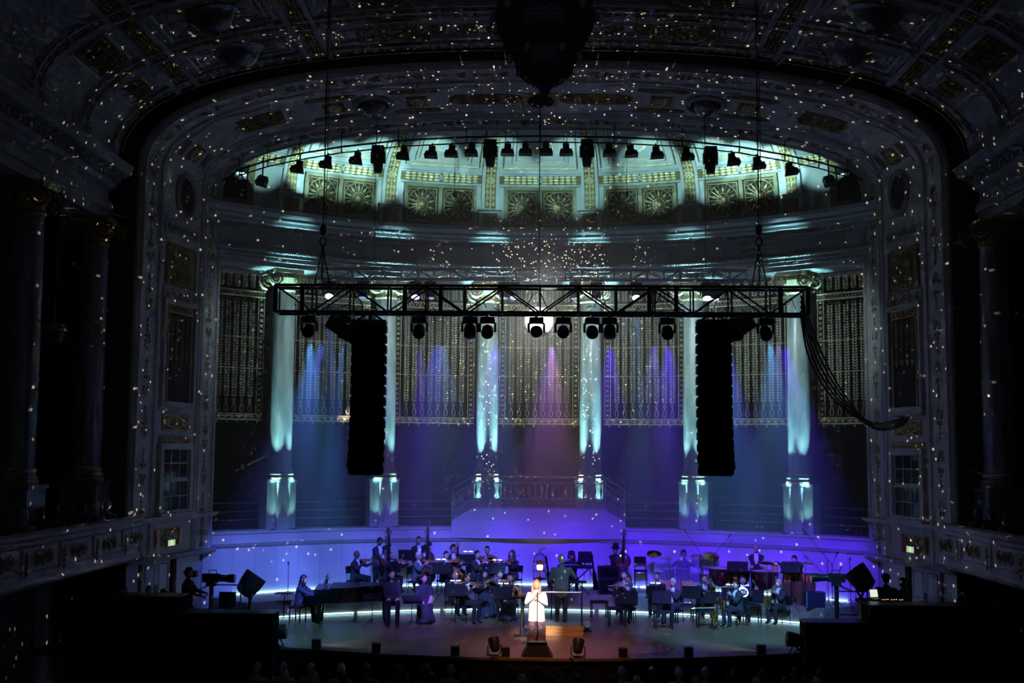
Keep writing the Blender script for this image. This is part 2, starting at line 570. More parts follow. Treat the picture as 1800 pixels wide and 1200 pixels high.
def led(name, f, a0, a1, n, z, label, grp):
    mb = MB()
    mb.tube([f(a0 + (a1 - a0) * i / n, z) for i in range(n + 1)], 0.016, 6)
    tag(mb.build(name, M_['led']), label, 'light strip', grp)
SEG = [(-36, -23.5), (-23, -12.5), (-12, -1.2), (-0.6, 7.2), (7.8, 20.2), (20.8, 34)]
for i, (a0, a1) in enumerate(SEG):
    led('led_strip', lambda a, z: ris(RIS_R - 0.03, a, z), a0, a1, 10, 0.035,
        ['glowing white light strip on the riser foot behind the piano', 'glowing light strip on the riser foot behind the seated dark-dressed duo', 'glowing light strip on the riser foot left of the singer',
         'glowing light strip on the riser foot behind the conductor', 'glowing light strip on the riser foot behind the flute player', 'glowing light strip on the riser foot at the far right'][i], 'light strips along the riser')
for i, (a0, a1) in enumerate([(-42, -28), (-27.5, -14), (-13.5, -0.4), (0.2, 13.6), (14, 27.5), (28, 42)]):
    led('led_strip', lambda a, z: ap(RW - 0.05, a, z), a0, a1, 10, RIS_Z + 0.03,
        ['glowing light strip at the curved wall foot, behind the piano stool', 'glowing light strip at the wall foot below the standing bass players', 'glowing light strip at the wall foot left of the birdcage lantern',
         'glowing light strip at the wall foot behind the conductor', 'glowing light strip at the wall foot behind the drum kit', 'glowing light strip at the wall foot behind the hand drums'][i], 'light strips along the curved wall')

WT = 2.41                          # top of the curved stage wall
mb = MB()
sweep0(mb, [(RW + 0.02, -0.1), (RW + 0.02, WT), (RW + 1.6, WT), (RW + 1.6, -0.1)], -46, 46, 46)
wall_back = turn(struct('wall_back', mb, M_['wallw']), 0)
pn = MB()
sweep0(pn, [(RW, 0.5), (RW, 1.93), (RW + 0.03, 1.93), (RW + 0.03, 0.5)], -1.46, 1.46, 2)
pme = pn.mesh('panel', M_['wallw'])
for i in range(30):
    turn(put('panel', pme, wall_back), 0).rotation_euler = (0, 0, -radians(-43.5 + 3 * i))
    wall_back.children[-1].location = (0, 0, 0)
mb = MB()
sweep0(mb, [(RW - 0.07, 1.99), (RW - 0.09, 2.05), (RW + 0.02, 2.06), (RW + 0.02, 1.95), (RW - 0.03, 1.95)], -46, 46, 46)
turn(struct('trim_1', mb, M_['plaster2']), 0)
mb = MB()
sweep0(mb, [(RW - 0.03, 2.35), (RW - 0.05, 2.43), (RW + 0.3, 2.44), (RW + 0.3, 2.35)], -46, 46, 46)
turn(struct('trim_2', mb, M_['wallw']), 0)

# dark gallery behind the columns, with its stepped tiers
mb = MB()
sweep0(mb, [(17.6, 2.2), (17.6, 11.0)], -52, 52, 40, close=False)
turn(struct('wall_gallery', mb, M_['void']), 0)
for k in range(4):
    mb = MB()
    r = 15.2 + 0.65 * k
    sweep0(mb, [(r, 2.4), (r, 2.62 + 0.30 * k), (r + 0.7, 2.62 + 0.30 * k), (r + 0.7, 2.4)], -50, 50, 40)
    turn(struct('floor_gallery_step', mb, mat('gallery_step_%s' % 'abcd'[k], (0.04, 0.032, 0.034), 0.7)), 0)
NAMEB = ['far left end', 'second from the left', 'left of the balcony', 'behind the central balcony', 'right of the balcony', 'second from the right', 'far right end']
BAYS = (-42, -28, -14, 0, 14, 28, 42)
for i, a in enumerate(BAYS):
    if a == 0:
        continue
    t = turn(thing('gallery_rail', 'thin metal rail between columns in the dark gallery bay, ' + NAMEB[i], 'railing', group='gallery rails'), a)
    w = 4.6 if abs(a) < 40 else 5.2
    for k, z in enumerate((2.72, 2.98, 3.25)):
        mb = MB().tube([apl(14.95, -w + 2 * w * j / 8, z) for j in range(9)], 0.014, 5)
        mb.build('rail', M_['alul'], t)
    for s in (-w, 0, w):
        MB().cyl(apl(14.95, s, 2.44), apl(14.95, s, 3.25), 0.016, 5).build('post', M_['alu'], t)

# ================================================================== columns
def volute(mb, M, r):
    spiral(mb, (0, 0), r, 2.0, pi / 2, 1, r * 0.16, M, 26)
    mb.cyl((0, 0, -r * .12), (0, 0, r * .16), r * 0.2, 8, M=M)
def make_capital(mb, z0, z1, R):
    h = z1 - z0
    mb.lathe([(R, z0), (R * 1.12, z0 + h * .08), (R * 1.05, z0 + h * .18), (R * 1.22, z0 + h * .45), (R * 1.35, z0 + h * .62), (R * 0.9, z0 + h * .7)], 20)
    for j in range(16):
        a = 2 * pi * j / 16
        M = Matrix.Translation((R * 1.14 * cos(a), R * 1.14 * sin(a), z0 + h * .2)) @ Matrix.Rotation(a - pi / 2, 4, 'Z') @ RX(90)
        leaf(mb, (0, 0), pi / 2, h * .4, R * .36, h * .1, M)
    for sy in (-1, 1):
        for sx in (-1, 1):
            M = Matrix.Translation((sx * R * 1.28, sy * R * 1.12, z0 + h * .56)) @ (RX(90) if sy < 0 else RX(-90))
            volute(mb, M, h * .38)
        mb.box((0, sy * R * 1.05, z0 + h * .72), (R * 2.5, R * .3, h * .2))
    mb.box((0, 0, z1 - h * .09), (R * 2.9, R * 2.7, h * .18))
def make_column(root, R, z0, z1, shaft_m, cap_m, base_m, ped=None):
    """pedestal top at z0, capital top at z1 in the root's frame"""
    mb = MB()
    mb.lathe([(R * 1.22, z0), (R * 1.24, z0 + .06), (R * 1.16, z0 + .10)], 24)
    mb.build('plinth_ring', M_['giltd'], root, True)
    mb = MB()
    mb.lathe([(R * 1.16, z0 + .10), (R * 1.22, z0 + .15), (R * 1.18, z0 + .21), (R * 1.09, z0 + .23), (R * 1.07, z0 + .29)], 24)
    mb.build('base', base_m, root, True)
    MB().lathe([(R * 1.07, z0 + .29), (R * 1.11, z0 + .33), (R * 1.02, z0 + .37)], 24).build('base_ring', M_['gilt'], root, True)
    zc = z1 - 0.74
    mb = MB()
    mb.lathe([(R * 1.0, z0 + .37), (R * 1.0, z0 + .37 + (zc - z0) * .33), (R * .96, z0 + (zc - z0) * .7), (R * .89, zc)], 32)
    mb.build('shaft', shaft_m, root, True)
    mb = MB()
    make_capital(mb, zc, z1, R * .89)
    mb.build('capital', cap_m, root)
CNAME = ['leftmost teal-lit marble column, beside the gilded proscenium', 'teal-lit marble column half hidden by the left hanging loudspeaker stack', 'teal-lit marble column left of the mirror ball',
         'teal-lit marble column right of the mirror ball', 'teal-lit marble column half hidden by the right hanging loudspeaker stack', 'rightmost teal-lit marble column, beside the gilded proscenium']
R_C = 0.375
for i, a in enumerate(COL_A):
    t = tag(put('marble_column', None), CNAME[i], 'column', 'marble columns of the stage apse')
    t.matrix_world = apm(RCOL, a, WT)
    zt = 10.76 - WT
    mb = MB()
    mb.box((0, 0.10, 0.74), (0.98, 0.66, 1.48))
    mb.box((0, -0.32, 0.74), (0.40, 0.18, 1.48))
    pd = mb.build('pedestal', M_['marble'], t)
    mb = MB()
    mb.box((0, 0.10, 1.545), (1.02, 0.72, 0.09))
    mb.box((0, -0.34, 1.545), (0.43, 0.16, 0.09))
    mb.box((0, 0.10, 1.495), (0.99, 0.69, 0.03))
    mb.build('pedestal_cap', M_['marble'], t)
    make_column(t, R_C, 1.59, zt, M_['marble'], M_['giltp'], M_['marble'])
    for s in (-1, 1):
        u = thing('floor_uplight', ('left' if s < 0 else 'right') + ' uplight at foot of ' + CNAME[i].replace('teal-lit marble ', '').replace('half hidden by the', 'behind').split(',')[0], 'lamp', group='column uplights')
        u.matrix_world = apm(RW + 0.09 if abs(a) < 10 else RW, a + s * 1.46, 3.02 if abs(a) < 10 else 2.44)
        MB().lathe([(0.075, 0), (0.09, 0.012), (0.09, 0.02), (0.05, 0.022)], 12).build('housing', M_['black'], u)
        MB().lathe([(0.055, 0.021), (0.055, 0.026)], 12).build('lens', M_['glassd'], u)

# ================================================================== gilded screens between the columns
ZL0, ZL1 = 5.85, 10.78
def herring(w, z0, z1, step, th=0.012):
    mb = MB()
    n = int((z1 - z0) / step)
    for i in range(n):
        z = z0 + step * i
        for s in (-1, 1):
            leaf(mb, (0, z), pi / 2 - s * 0.86, w * 0.66, step * 0.52, th)
    return mb
strip_g = herring(0.215, 6.62, 9.78, 0.088).mesh('herringbone', M_['giltp'])
mbb = MB()
mbb.box((0, 8.2, -0.012), (0.17, 3.2, 0.012))
mbb.cyl((0, 6.0, 0), (0, 10.7, 0), 0.014, 4)
strip_b = mbb.mesh('leaf_strip', M_['strip'])
tipm = MB()
for k in range(6):
    for s in (-1, 1):
        leaf(tipm, (0, 10.16 + .075 * k), pi / 2 - s * 0.8, 0.15, 0.05, 0.012)
leaf(tipm, (0, 10.50), pi / 2, 0.2, 0.10, 0.014)
for s in (-1, 1):
    tipm.tube([(s * .02, 6.14, 0), (s * .065, 6.24, 0), (s * .04, 6.36, 0), (0, 6.44, 0), (-s * .045, 6.52, 0), (0, 6.60, 0)], 0.012, 4)
tip_me = tipm.mesh('spear_leaf', M_['giltp'])
pend = MB()
pend.lathe([(0.006, -0.10), (0.03, -0.06), (0.012, -0.02), (0.012, 0.0)], 6)
pend_me = pend.mesh('pendant', M_['giltp'])
SW = RLAT * radians(1)             # metres per degree
for i, a in enumerate(BAYS):
    half = 5.35 if abs(a) < 40 else 5.3
    t = thing('gilded_screen', 'tall gilded herringbone screen hung between columns, ' + NAMEB[i] + ' bay', 'screen', group='gilded screens')
    t.matrix_world = apm(RLAT, a, 0)
    def cu(u, v, w):               # bend the flat bay onto the arc
        q = u / RLAT
        return ((RLAT - w) * sin(q), (RLAT - w) * cos(q) - RLAT, v)
    W2 = half * SW
    n = 8
    us = [(-W2 + 0.30) + (2 * W2 - 0.60) * (k + .5) / n for k in range(n)]
    for u in us:
        q = u / RLAT
        M = frame(cu(u, 0, 0), (cos(q), -sin(q), 0), (0, 0, 1), (-sin(q), -cos(q), 0))
        b = put('leaf_strip', strip_b, t, M=M)
        put('herringbone', strip_g, b)
        put('spear_leaf', tip_me, b)
    def bent(pts, r, nm, m):
        MB().tube([cu(*p) for p in pts], r, 5).build(nm, m, t)
    seg = [-W2 + 2 * W2 * k / 10 for k in range(11)]
    for z, r in ((9.88, 0.022), (10.06, 0.022), (6.08, 0.02), (6.02, 0.012), (5.90, 0.026), (8.55, 0.012), (7.55, 0.012)):
        bent([(u, z, 0.02) for u in seg], r, 'crossbar', M_['giltp'])
    # pierced border along the foot, rosettes, and the two upright borders
    mb = MB()
    for k in range(34):
        u = -W2 + 2 * W2 * (k + .5) / 34
        mb.bar(cu(u, 5.92, 0.01), cu(u, 6.07, 0.01), 0.014)
    for k in range(12):
        u = -W2 + 2 * W2 * (k + .5) / 12
        q = u / RLAT
        M = frame(cu(u, 5.985, 0.02), (cos(q), -sin(q), 0), (0, 0, 1), (-sin(q), -cos(q), 0))
        for j in range(6):
            leaf(mb, (0, 0), j * pi / 3, 0.07, 0.05, 0.02, M)
    for k in range(24):
        u0 = -W2 + 2 * W2 * k / 24
        u1 = u0 + 2 * W2 / 24
        mb.bar(cu(u0, 9.89, 0.02), cu(u1, 10.05, 0.02), 0.012)
        mb.bar(cu(u0, 10.05, 0.02), cu(u1, 9.89, 0.02), 0.012)
    mb.build('pierced_border', M_['giltp'], t)
    for s in (-1, 1):
        mb = MB()
        for e in (-.10, .10):
            mb.bar(cu(s * (W2 - .12) + e, 6.08, 0.01), cu(s * (W2 - .12) + e, 10.7, 0.01), 0.02)
        for k in range(26):
            q = s * (W2 - .12) / RLAT
            M = frame(cu(s * (W2 - .12), 6.2 + .172 * k, 0.015), (cos(q), -sin(q), 0), (0, 0, 1), (-sin(q), -cos(q), 0))
            for j in range(4):
                leaf(mb, (0, 0), pi / 4 + j * pi / 2, 0.075, 0.04, 0.02, M)
        mb.build('upright_border', M_['giltp'], t)
    for k in range(8):
        u = -W2 + 2 * W2 * (k + .5) / 8
        put('pendant', pend_me, t, cu(u, 5.885, 0.02))

# ================================================================== entablature of the apse
mb = MB()
sweep0(mb, [(15.3, 10.76), (13.98, 10.76), (13.98, 10.92), (13.93, 10.93), (13.93, 11.05), (13.88, 11.06), (13.88, 11.16), (13.80, 11.20), (13.80, 11.26),
            (13.98, 11.30), (13.98, 11.86), (13.90, 11.90), (13.90, 11.98), (13.72, 12.06), (13.70, 12.16), (13.58, 12.20), (13.58, 12.28), (13.42, 12.38), (13.40, 12.50), (14.6, 12.52), (15.3, 12.5)], -50, 50, 60)
ent = turn(struct('trim_3', mb, M_['domep'], False), 0)
mb = MB().box((0, 0, 0), (0.055, 0.06, 0.07))
dme = mb.mesh('dentil', M_['plaster'])
N = 150
for k in range(N):
    a = -44 + 88 * k / (N - 1)
    put('dentil', dme, ent, apl(13.86, a, 11.945), -radians(a))
bead = MB().ball((0, 0, 0), 0.022, 6, 4)
bme = MB()
for k in range(300):
    a = -44 + 88 * k / 299
    M = Matrix.Translation(apl(13.80, a, 11.17)) @ Matrix.Rotation(-radians(a), 4, 'Z')
    bme.add(bead.v, bead.f, M)
for k in range(300):
    a = -44 + 88 * k / 299
    M = Matrix.Translation(apl(13.91, a, 10.99)) @ Matrix.Rotation(-radians(a), 4, 'Z')
    bme.box((0, 0, 0), (0.03, 0.03, 0.03), M)
o = bme.build('bead_moulding', M_['plaster'], ent)
o['kind'] = 'stuff'

# ================================================================== half dome
DP = [(14.32, 12.5), (14.32, 13.2), (14.25, 13.75), (14.12, 14.18), (13.95, 14.45), (13.45, 14.86), (12.8, 15.18), (12.0, 15.42), (10.0, 15.85), (6.0, 16.25), (0.6, 16.5)]
DL = [0.0]
for p, q in zip(DP, DP[1:]):
    DL.append(DL[-1] + hypot(q[0] - p[0], q[1] - p[1]))
def dpt(l, h=0.0):                 # (radius, z) at arc length l up the dome, h inwards
    for i in range(len(DP) - 1):
        if l <= DL[i + 1] or i == len(DP) - 2:
            k = (l - DL[i]) / (DL[i + 1] - DL[i])
            p, q = DP[i], DP[i + 1]
            dr, dz = q[0] - p[0], q[1] - p[1]
            m = hypot(dr, dz)
            return p[0] + dr * k - dz / m * h, p[1] + dz * k + dr / m * h
def dome(u, l, h=0.0):             # u in metres along the bay, measured on the r = 14.2 circle
    r, z = dpt(l, h)
    return apl(r, math.degrees(u / 14.2), z)
mb = MB()
sweep0(mb, [dpt(l) for l in np.linspace(0, DL[-1], 90)], -62, 62, 62, close=False)
dome_o = turn(struct('ceiling_dome', mb, M_['domep'], True), 0)
def dchild(me, a, name=None):
    o = put(name or me.name, me, dome_o)
    o.rotation_euler = (0, 0, -radians(a))
    return o
HB = radians(14) * 14.2 / 2        # half a bay
def dtube(mb, pts, r, h=0.02, n=4):
    out = []
    for (u0, l0), (u1, l1) in zip(pts, pts[1:]):
        k = max(1, int(max(abs(u1 - u0), abs(l1 - l0)) / 0.25))
        out += [dome(u0 + (u1 - u0) * j / k, l0 + (l1 - l0) * j / k, h) for j in range(k)]
    out.append(dome(*pts[-1], h))
    mb.tube(out, r, n)
def dband(mb, u0, u1, l0, l1, h, ku=4, kl=12):
    rings = []
    for i in range(kl + 1):
        l = l0 + (l1 - l0) * i / kl
        rings.append([dome(u0, l, -.02), dome(u0, l, h)] + [dome(u0 + (u1 - u0) * j / ku, l, h) for j in range(1, ku)] + [dome(u1, l, h), dome(u1, l, -.02)])
    mb.loft(rings)
def dframe(u, l, h):
    o = Vector(dome(u, l, h))
    x = (Vector(dome(u + .05, l, h)) - o).normalized()
    y = (Vector(dome(u, l + .05, h)) - o)
    y = (y - x * y.dot(x)).normalized()
    return frame(o, x, y, x.cross(y))
L_G0, L_G1, L_F0, L_F1, L_P0, L_P1 = 0.18, 1.58, 1.66, 2.02, 2.14, 4.6
mb = MB()
dband(mb, -0.30, 0.30, 0.0, 6.5, 0.10, kl=26)
rib_me = mb.mesh('rib', M_['domep'], True)
mb = MB()
mb.add([dome(-.19, l, .105) for l in np.linspace(.78, 6.4, 24)] + [dome(.19, l, .105) for l in np.linspace(.78, 6.4, 24)], [(i, 24 + i, 25 + i, i + 1) for i in range(23)])
ribg_me = mb.mesh('rib_ground', M_['ochre'])
mb = MB()
for k in range(26):
    M = dframe(0, 0.86 + k * .215, .107)
    for s in (-.11, 0, .11):
        leaf(mb, (s, 0), pi / 2, .22, .12, .05, M)
    mb.ball((0, 0, .02), (.05, .03, .03), 6, 4, M)
ribo_me = mb.mesh('rib_relief', M_['giltp'])
mb = MB()
mb.box((0, -14.17, 0.38), (0.80, 0.20, 0.76), Matrix.Rotation(pi, 4, 'Z'))
mb.box((0, -14.11, 0.74), (0.84, 0.24, 0.06), Matrix.Rotation(pi, 4, 'Z'))
ped_me = mb.mesh('rib_pedestal', M_['domep'])
ped_p = MB().box((0, 14.055, .36), (0.5, 0.03, 0.5)).mesh('pedestal_panel', M_['ochre'])
ros_me = rosette(.19, 8, .07).mesh('rosette', M_['giltp'])
for a in COL_A + (-49, 49):
    r = dchild(rib_me, a)
    put('rib_ground', ribg_me, r)
    put('rib_relief', ribo_me, r)
    put('rosette', ros_me, r, M=dframe(0, (L_F0 + L_F1) / 2, .115))
    q = put('rib_pedestal', ped_me, dome_o, (0, 0, 12.5), -radians(a))
    put('pedestal_panel', ped_p, q)
# frieze of bundled leaves, mouldings
mb = MB()
for l, r, h in ((L_F0 - .03, .03, .03), (L_F1 + .03, .035, .03), (L_F1 + .10, .02, .02)):
    dtube(mb, [(-HB + .3, l), (HB - .3, l)], r, h + .02)
mould_me = mb.mesh('frieze_moulding', M_['domep'])
mb = MB()
mb.add([dome(u, L_F0, .006) for u in np.linspace(-HB + .3, HB - .3, 9)] + [dome(u, L_F1, .006) for u in np.linspace(-HB + .3, HB - .3, 9)], [(i, i + 1, 10 + i, 9 + i) for i in range(8)])
fg_me = mb.mesh('frieze_ground', M_['ochre'])
bun = MB()
for k in range(6):
    M = dframe(0.16 + k * .205, (L_F0 + L_F1) / 2, .02)
    for j, v in enumerate((-.10, 0, .10)):
        bun.ball((0.0, v, .02), (.105, .055, .045), 6, 4, M)
bun_me = bun.mesh('leaf_garland', M_['giltp'])
bun2 = MB()
bun2.v = [(-x, y, z) for x, y, z in bun.v]
bun2.f = [f[::-1] for f in bun.f]
bun2.mi = bun.mi[:]
bun2_me = bun2.mesh('leaf_garland', M_['giltp'])
kn = MB()
kM = dframe(0, (L_F0 + L_F1) / 2, .02)
for s in (-1, 1):
    kn.bar((-.1, -s * .15, .02), (.1, s * .15, .02), .045, None, kM)
kn_me = kn.mesh('ribbon_knot', M_['domep'])
# grilles
GW = 2 * HB - 0.95
gf = MB()
for (u0, u1, l0, l1, h) in ((-GW / 2, GW / 2, L_G1 - .10, L_G1, .13), (-GW / 2, GW / 2, L_G0 - .02, L_G0 + .08, .13), (-GW / 2, -GW / 2 + .1, L_G0, L_G1, .13), (GW / 2 - .1, GW / 2, L_G0, L_G1, .13), (-.07, .07, L_G0, L_G1, .11)):
    dband(gf, u0, u1, l0, l1, h, 3, 4)
gf_me = gf.mesh('grille_frame', mat('green_bronze_frame', (0.20, 0.19, 0.12), 0.5, 0.3, var=0.2, scale=6))
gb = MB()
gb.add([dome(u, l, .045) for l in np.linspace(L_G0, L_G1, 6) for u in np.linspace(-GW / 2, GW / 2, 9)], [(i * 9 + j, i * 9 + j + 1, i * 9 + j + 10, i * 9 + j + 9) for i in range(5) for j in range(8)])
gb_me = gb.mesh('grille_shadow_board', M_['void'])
def wheel(cu_):
    mb = MB()
    w, h = GW / 2 - .26, L_G1 - L_G0 - .26
    lc = (L_G0 + L_G1) / 2 - .02
    q = lambda x, y: (cu_ + x, lc + y)
    dtube(mb, [q(-w / 2, -h / 2), q(w / 2, -h / 2), q(w / 2, h / 2), q(-w / 2, h / 2), q(-w / 2, -h / 2)], .022, .085)
    for rr in (.49, .2):
        dtube(mb, [q(w * rr * cos(2 * pi * j / 28), h * rr * sin(2 * pi * j / 28)) for j in range(29)], .014, .085)
    for j in range(20):
        a = 2 * pi * j / 20
        dtube(mb, [q(w * .07 * cos(a), h * .07 * sin(a)), q(w * .49 * cos(a), h * .49 * sin(a))], .010, .085, 3)
    for j in range(10):
        a = 2 * pi * (j + .5) / 10
        M = dframe(cu_ + w * .2 * cos(a), lc + h * .2 * sin(a), .085)
        leaf(mb, (0, 0), a, .26, .10, .03, M)
    for sx in (-1, 1):
        for sy in (-1, 1):
            M = dframe(cu_ + sx * w * .42, lc + sy * h * .42, .085)
            spiral(mb, (0, 0), .09, 1.3, 0, sx * sy, .014, M, 10)
    M = dframe(cu_, lc, .085)
    mb.ball((0, 0, .0), (.08, .08, .04), 8, 4, M)
    return mb.mesh('wheel_grille', M_['gridk'])
wheel_l, wheel_r = wheel(-GW / 4), wheel(GW / 4)
# upper field: nested lines, a wreath with ribbons
up = MB()
for d, r in ((.42, .03), (.72, .016), (.86, .016)):
    dtube(up, [(-HB + d, L_P1), (-HB + d, L_P0 + d * .62 - .1), (HB - d, L_P0 + d * .62 - .1), (HB - d, L_P1)], r, .012)
up_me = up.mesh('panel_lines', M_['giltd'])
wr = MB()
wM = dframe(0, 3.35, .02)
for j in range(26):
    a = pi * .5 + (j - 12.5) / 13 * 2.75 + pi
    for s in (-1, 0, 1):
        leaf(wr, ((.40 + s * .045) * cos(a), (.36 + s * .045) * sin(a)), a + pi / 2 + s * .5, .13, .07, .03, wM)
wr_me = wr.mesh('wreath', M_['giltp'])
wr2 = MB()
for s in (-1, 1):
    for j in range(7):
        leaf(wr2, (s * .62, .42 - j * .1), -pi / 2 + s * .3, .12, .06, .02, wM)
wr2_me = wr2.mesh('leaf_drop', M_['giltp'])
for a in BAYS:
    dchild(mould_me, a)
    g = dchild(fg_me, a)
    put('leaf_garland', bun_me, g)
    put('leaf_garland', bun2_me, g)
    put('ribbon_knot', kn_me, g)
    if abs(a) < 40:
        g = dchild(gb_me, a)
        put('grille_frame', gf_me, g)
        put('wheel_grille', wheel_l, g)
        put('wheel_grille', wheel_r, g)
    dchild(up_me, a)
    g = dchild(wr_me, a)
    put('leaf_drop', wr2_me, g)
# the two end bays hold a dark window with a gilded reveal
for n_, a in ((1, -43.5), (2, 43.5)):
    mb = MB().add([dome(u, l, .03) for l in np.linspace(.35, 1.5, 5) for u in np.linspace(-.62, .62, 5)], [(i * 5 + j, i * 5 + j + 1, i * 5 + j + 6, i * 5 + j + 5) for i in range(4) for j in range(4)])
    w = turn(struct('window_%d' % n_, mb, M_['glassd']), a)
    mb = MB()
    for (u0, u1, l0, l1) in ((-.85, .85, 1.5, 1.66), (-.85, .85, .12, .35), (-.85, -.62, .3, 1.55), (.62, .85, .3, 1.55)):
        dband(mb, u0, u1, l0, l1, .08, 3, 4)
    mb.build('window_frame', M_['ochre'], w)

# ================================================================== proscenium: a splayed frame 4.6 m deep
Y_IN, Y_OUT = 35.1, 30.5
A_IN, A_OUT = 9.9, 10.82
def arch_curve(a, zb, zs, zt, nv=14, na=72, n=2.5):
    e = 2.0 / n
    out = [(-a, zb + (zs - zb) * i / nv) for i in range(nv)]
    for i in range(na + 1):
        # denser at the rounded corners
        f = pi - pi * i / na
        c, s = cos(f), sin(f)
        out.append((a * math.copysign(abs(c) ** e, c), zs + (zt - zs) * abs(s) ** e))
    out += [(a, zs - (zs - zb) * i / nv) for i in range(1, nv + 1)]
    return out
C_IN = arch_curve(A_IN, 1.92, 12.85, 14.91)
C_OUT = arch_curve(A_OUT, 1.92, 12.45, 15.41)
NT = len(C_IN)
def pros(i, s, h=0.0):
    """point of the splayed frame: i along the arch (float), s from the inner (0) to the outer edge (1), h out of the surface"""
    i = max(0.0, min(NT - 1.001, i))
    k = int(i); f = i - k
    def at(k):
        a, b = C_IN[k], C_OUT[k]
        return Vector((a[0] + (b[0] - a[0]) * s, Y_IN + (Y_OUT - Y_IN) * s, a[1] + (b[1] - a[1]) * s))
    p, q = at(k), at(k + 1)
    r = p.lerp(q, f)
    if h:
        k0 = max(0, k - 1) if f < .5 else k
        t = at(min(NT - 1, k0 + 2)) - at(k0)
        d = at(k).copy()
        b = Vector((C_OUT[k][0] - C_IN[k][0], Y_OUT - Y_IN, C_OUT[k][1] - C_IN[k][1]))
        nrm = t.cross(b).normalized()
        if nrm.dot(Vector((0, 33, 8)) - r) < 0:
            nrm = -nrm
        r = r + nrm * h
    return r
def pframe(i, s, h=0.0):
    o = pros(i, s, h)
    x = (pros(i + .4, s) - pros(i - .4, s)).normalized()
    y = (pros(i, s + .05) - pros(i, s - .05)).normalized()
    z = x.cross(y)
    if z.dot(Vector((0, 33, 8)) - o) < 0:
        x = -x; z = x.cross(y)
    y = z.cross(x)
    return frame(o, x, y, z)
def pfind(px, py):
    best = None
    for k in range(0, (NT - 1) * 4):
        for s in np.linspace(.02, .98, 25):
            x, y = proj(pros(k / 4, s))
            d = (x - px) ** 2 + (y - py) ** 2
            if best is None or d < best[0]:
                best = (d, k / 4, s)
    return best[1], best[2]
PROF = [(0.0, -.10), (0.0, .03), (.012, .05), (.03, .05), (.035, .0), (.045, .0), (.055, -.02), (.19, -.02), (.20, .0), (.21, .05), (.225, .06), (.235, .02), (.25, .02), (.26, -.04),
        (.72, -.04), (.735, .02), (.75, .02), (.76, .06), (.775, .05), (.78, .0), (.79, -.02), (.93, -.02), (.94, .0), (.955, .06), (.98, .08), (.99, .0), (1.0, -.02), (1.0, -.12)]
mb = MB()
mb.loft([[pros(i, s, h) for s, h in PROF] for i in [k * .999 for k in range(NT)]], cap=False, closed=False)
PROS = struct('wall_proscenium', mb, M_['plaster'])
# candelabrum and palmette reliefs on the outer and inner borders
an_me = anthemion(.42).mesh('palmette', M_['giltd'])
ca_me = candelabrum(.62).mesh('leaf_stem', M_['giltd'])
for s, d in ((.12, .56), (.86, .60)):
    acc, k, prev, nx = 0.0, 0, pros(0, s), 0.3
    for j in range(1, (NT - 1) * 6):
        p = pros(j / 6, s)
        acc += (p - prev).length
        prev = p
        if acc > nx:
            nx += d
            M = pframe(j / 6, s, -.018)
            # turn so that the ornament's v axis runs along the arch
            R = M @ RZ(90)
            put('palmette' if k % 2 else 'leaf_stem', an_me if k % 2 else ca_me, PROS, M=R)
            k += 1
# field ornaments round the arch
def cart(w, h, n=20):
    pts = []
    for i in range(n):
        a = 2 * pi * i / n
        c, s = cos(a), sin(a)
        pts.append((w / 2 * math.copysign(abs(c) ** .45, c) if abs(c) > 1e-9 else 0, h / 2 * math.copysign(abs(s) ** .75, s) if abs(s) > 1e-9 else 0))
    return pts
def place(px, py, build, s=None):
    i, ss = pfind(px, py)
    M = pframe(i, s if s is not None else ss, -.03)
    if M.col[0].xyz.dot(Vector((1, 0, 0))) < 0:
        M = M @ RZ(180)
    build(M)
def long_cart(L, H, k):
    g = MB().prism(cart(L, H), -.01, .012)
    g_me = g.mesh('cartouche', M_['ochre'])
    r_me = rinceau(L * .94, H * .92, k, .02).mesh('scrollwork', M_['giltd'])
    def f(M):
        o = put('cartouche', g_me, PROS, M=M)
        put('scrollwork', r_me, o, M=T(0, 0, .014))
    return f
lc = long_cart(2.9, .95, 5)
for px, py in ((457, 216), (1447, 216)):
    place(px, py, lc, .49)
lc2 = long_cart(2.15, .72, 4)
for px, py in ((850, 166), (1050, 166)):
    place(px, py, lc2, .49)
sq_me = MB().box((0, 0, 0), (.62, .62, .03)).mesh('square_panel', M_['ochre'])
sqr_me = rosette(.27, 8, .08).mesh('rosette', M_['giltp'])
fl_me = MB().prism(cart(1.5, .26), -.01, .012).mesh('fluted_panel', M_['ochre'])
def square(M):
    o = put('square_panel', sq_me, PROS, M=M)
    put('rosette', sqr_me, o, M=T(0, 0, .016))
    for s in (-1, 1):
        put('fluted_panel', fl_me, PROS, M=M @ T(0, s * .68, 0))
for px, py in ((338, 270), (588, 190), (730, 172), (1167, 172), (1318, 190), (1574, 272)):
    place(px, py, square, .49)
def oval(rx, ry, lampy):
    rim = MB()
    ring2(rim, 0, 0, rx, ry, .07, 26, .03)
    ring2(rim, 0, 0, rx * .86, ry * .86, .03, 26, .05)
    rim_me = rim.mesh('oval_rim', M_['plaster2'], True)
    pane_me = MB().prism([(rx * .96 * cos(2 * pi * j / 26), ry * .96 * sin(2 * pi * j / 26)) for j in range(26)], -.02, .01).mesh('oval_void', M_['void'])
    def f(M):
        o = put('oval_void', pane_me, PROS, M=M)
        put('oval_rim', rim_me, o)
        if lampy:
            b = MB()
            b.lathe([(rx * .7, .02), (rx * .66, .12), (rx * .4, .3), (.05, .36), (.05, .42), (.01, .44)], 18)
            b.build('bowl_lamp', M_['crystal'], o, True)
    return f
ov = oval(.55, .55, True)
for px, py in ((655, 181), (1243, 181)):
    place(px, py, ov, .49)
ov2 = oval(.62, .50, False)
for px, py in ((318, 338), (1592, 338)):
    place(px, py, ov2, .47)
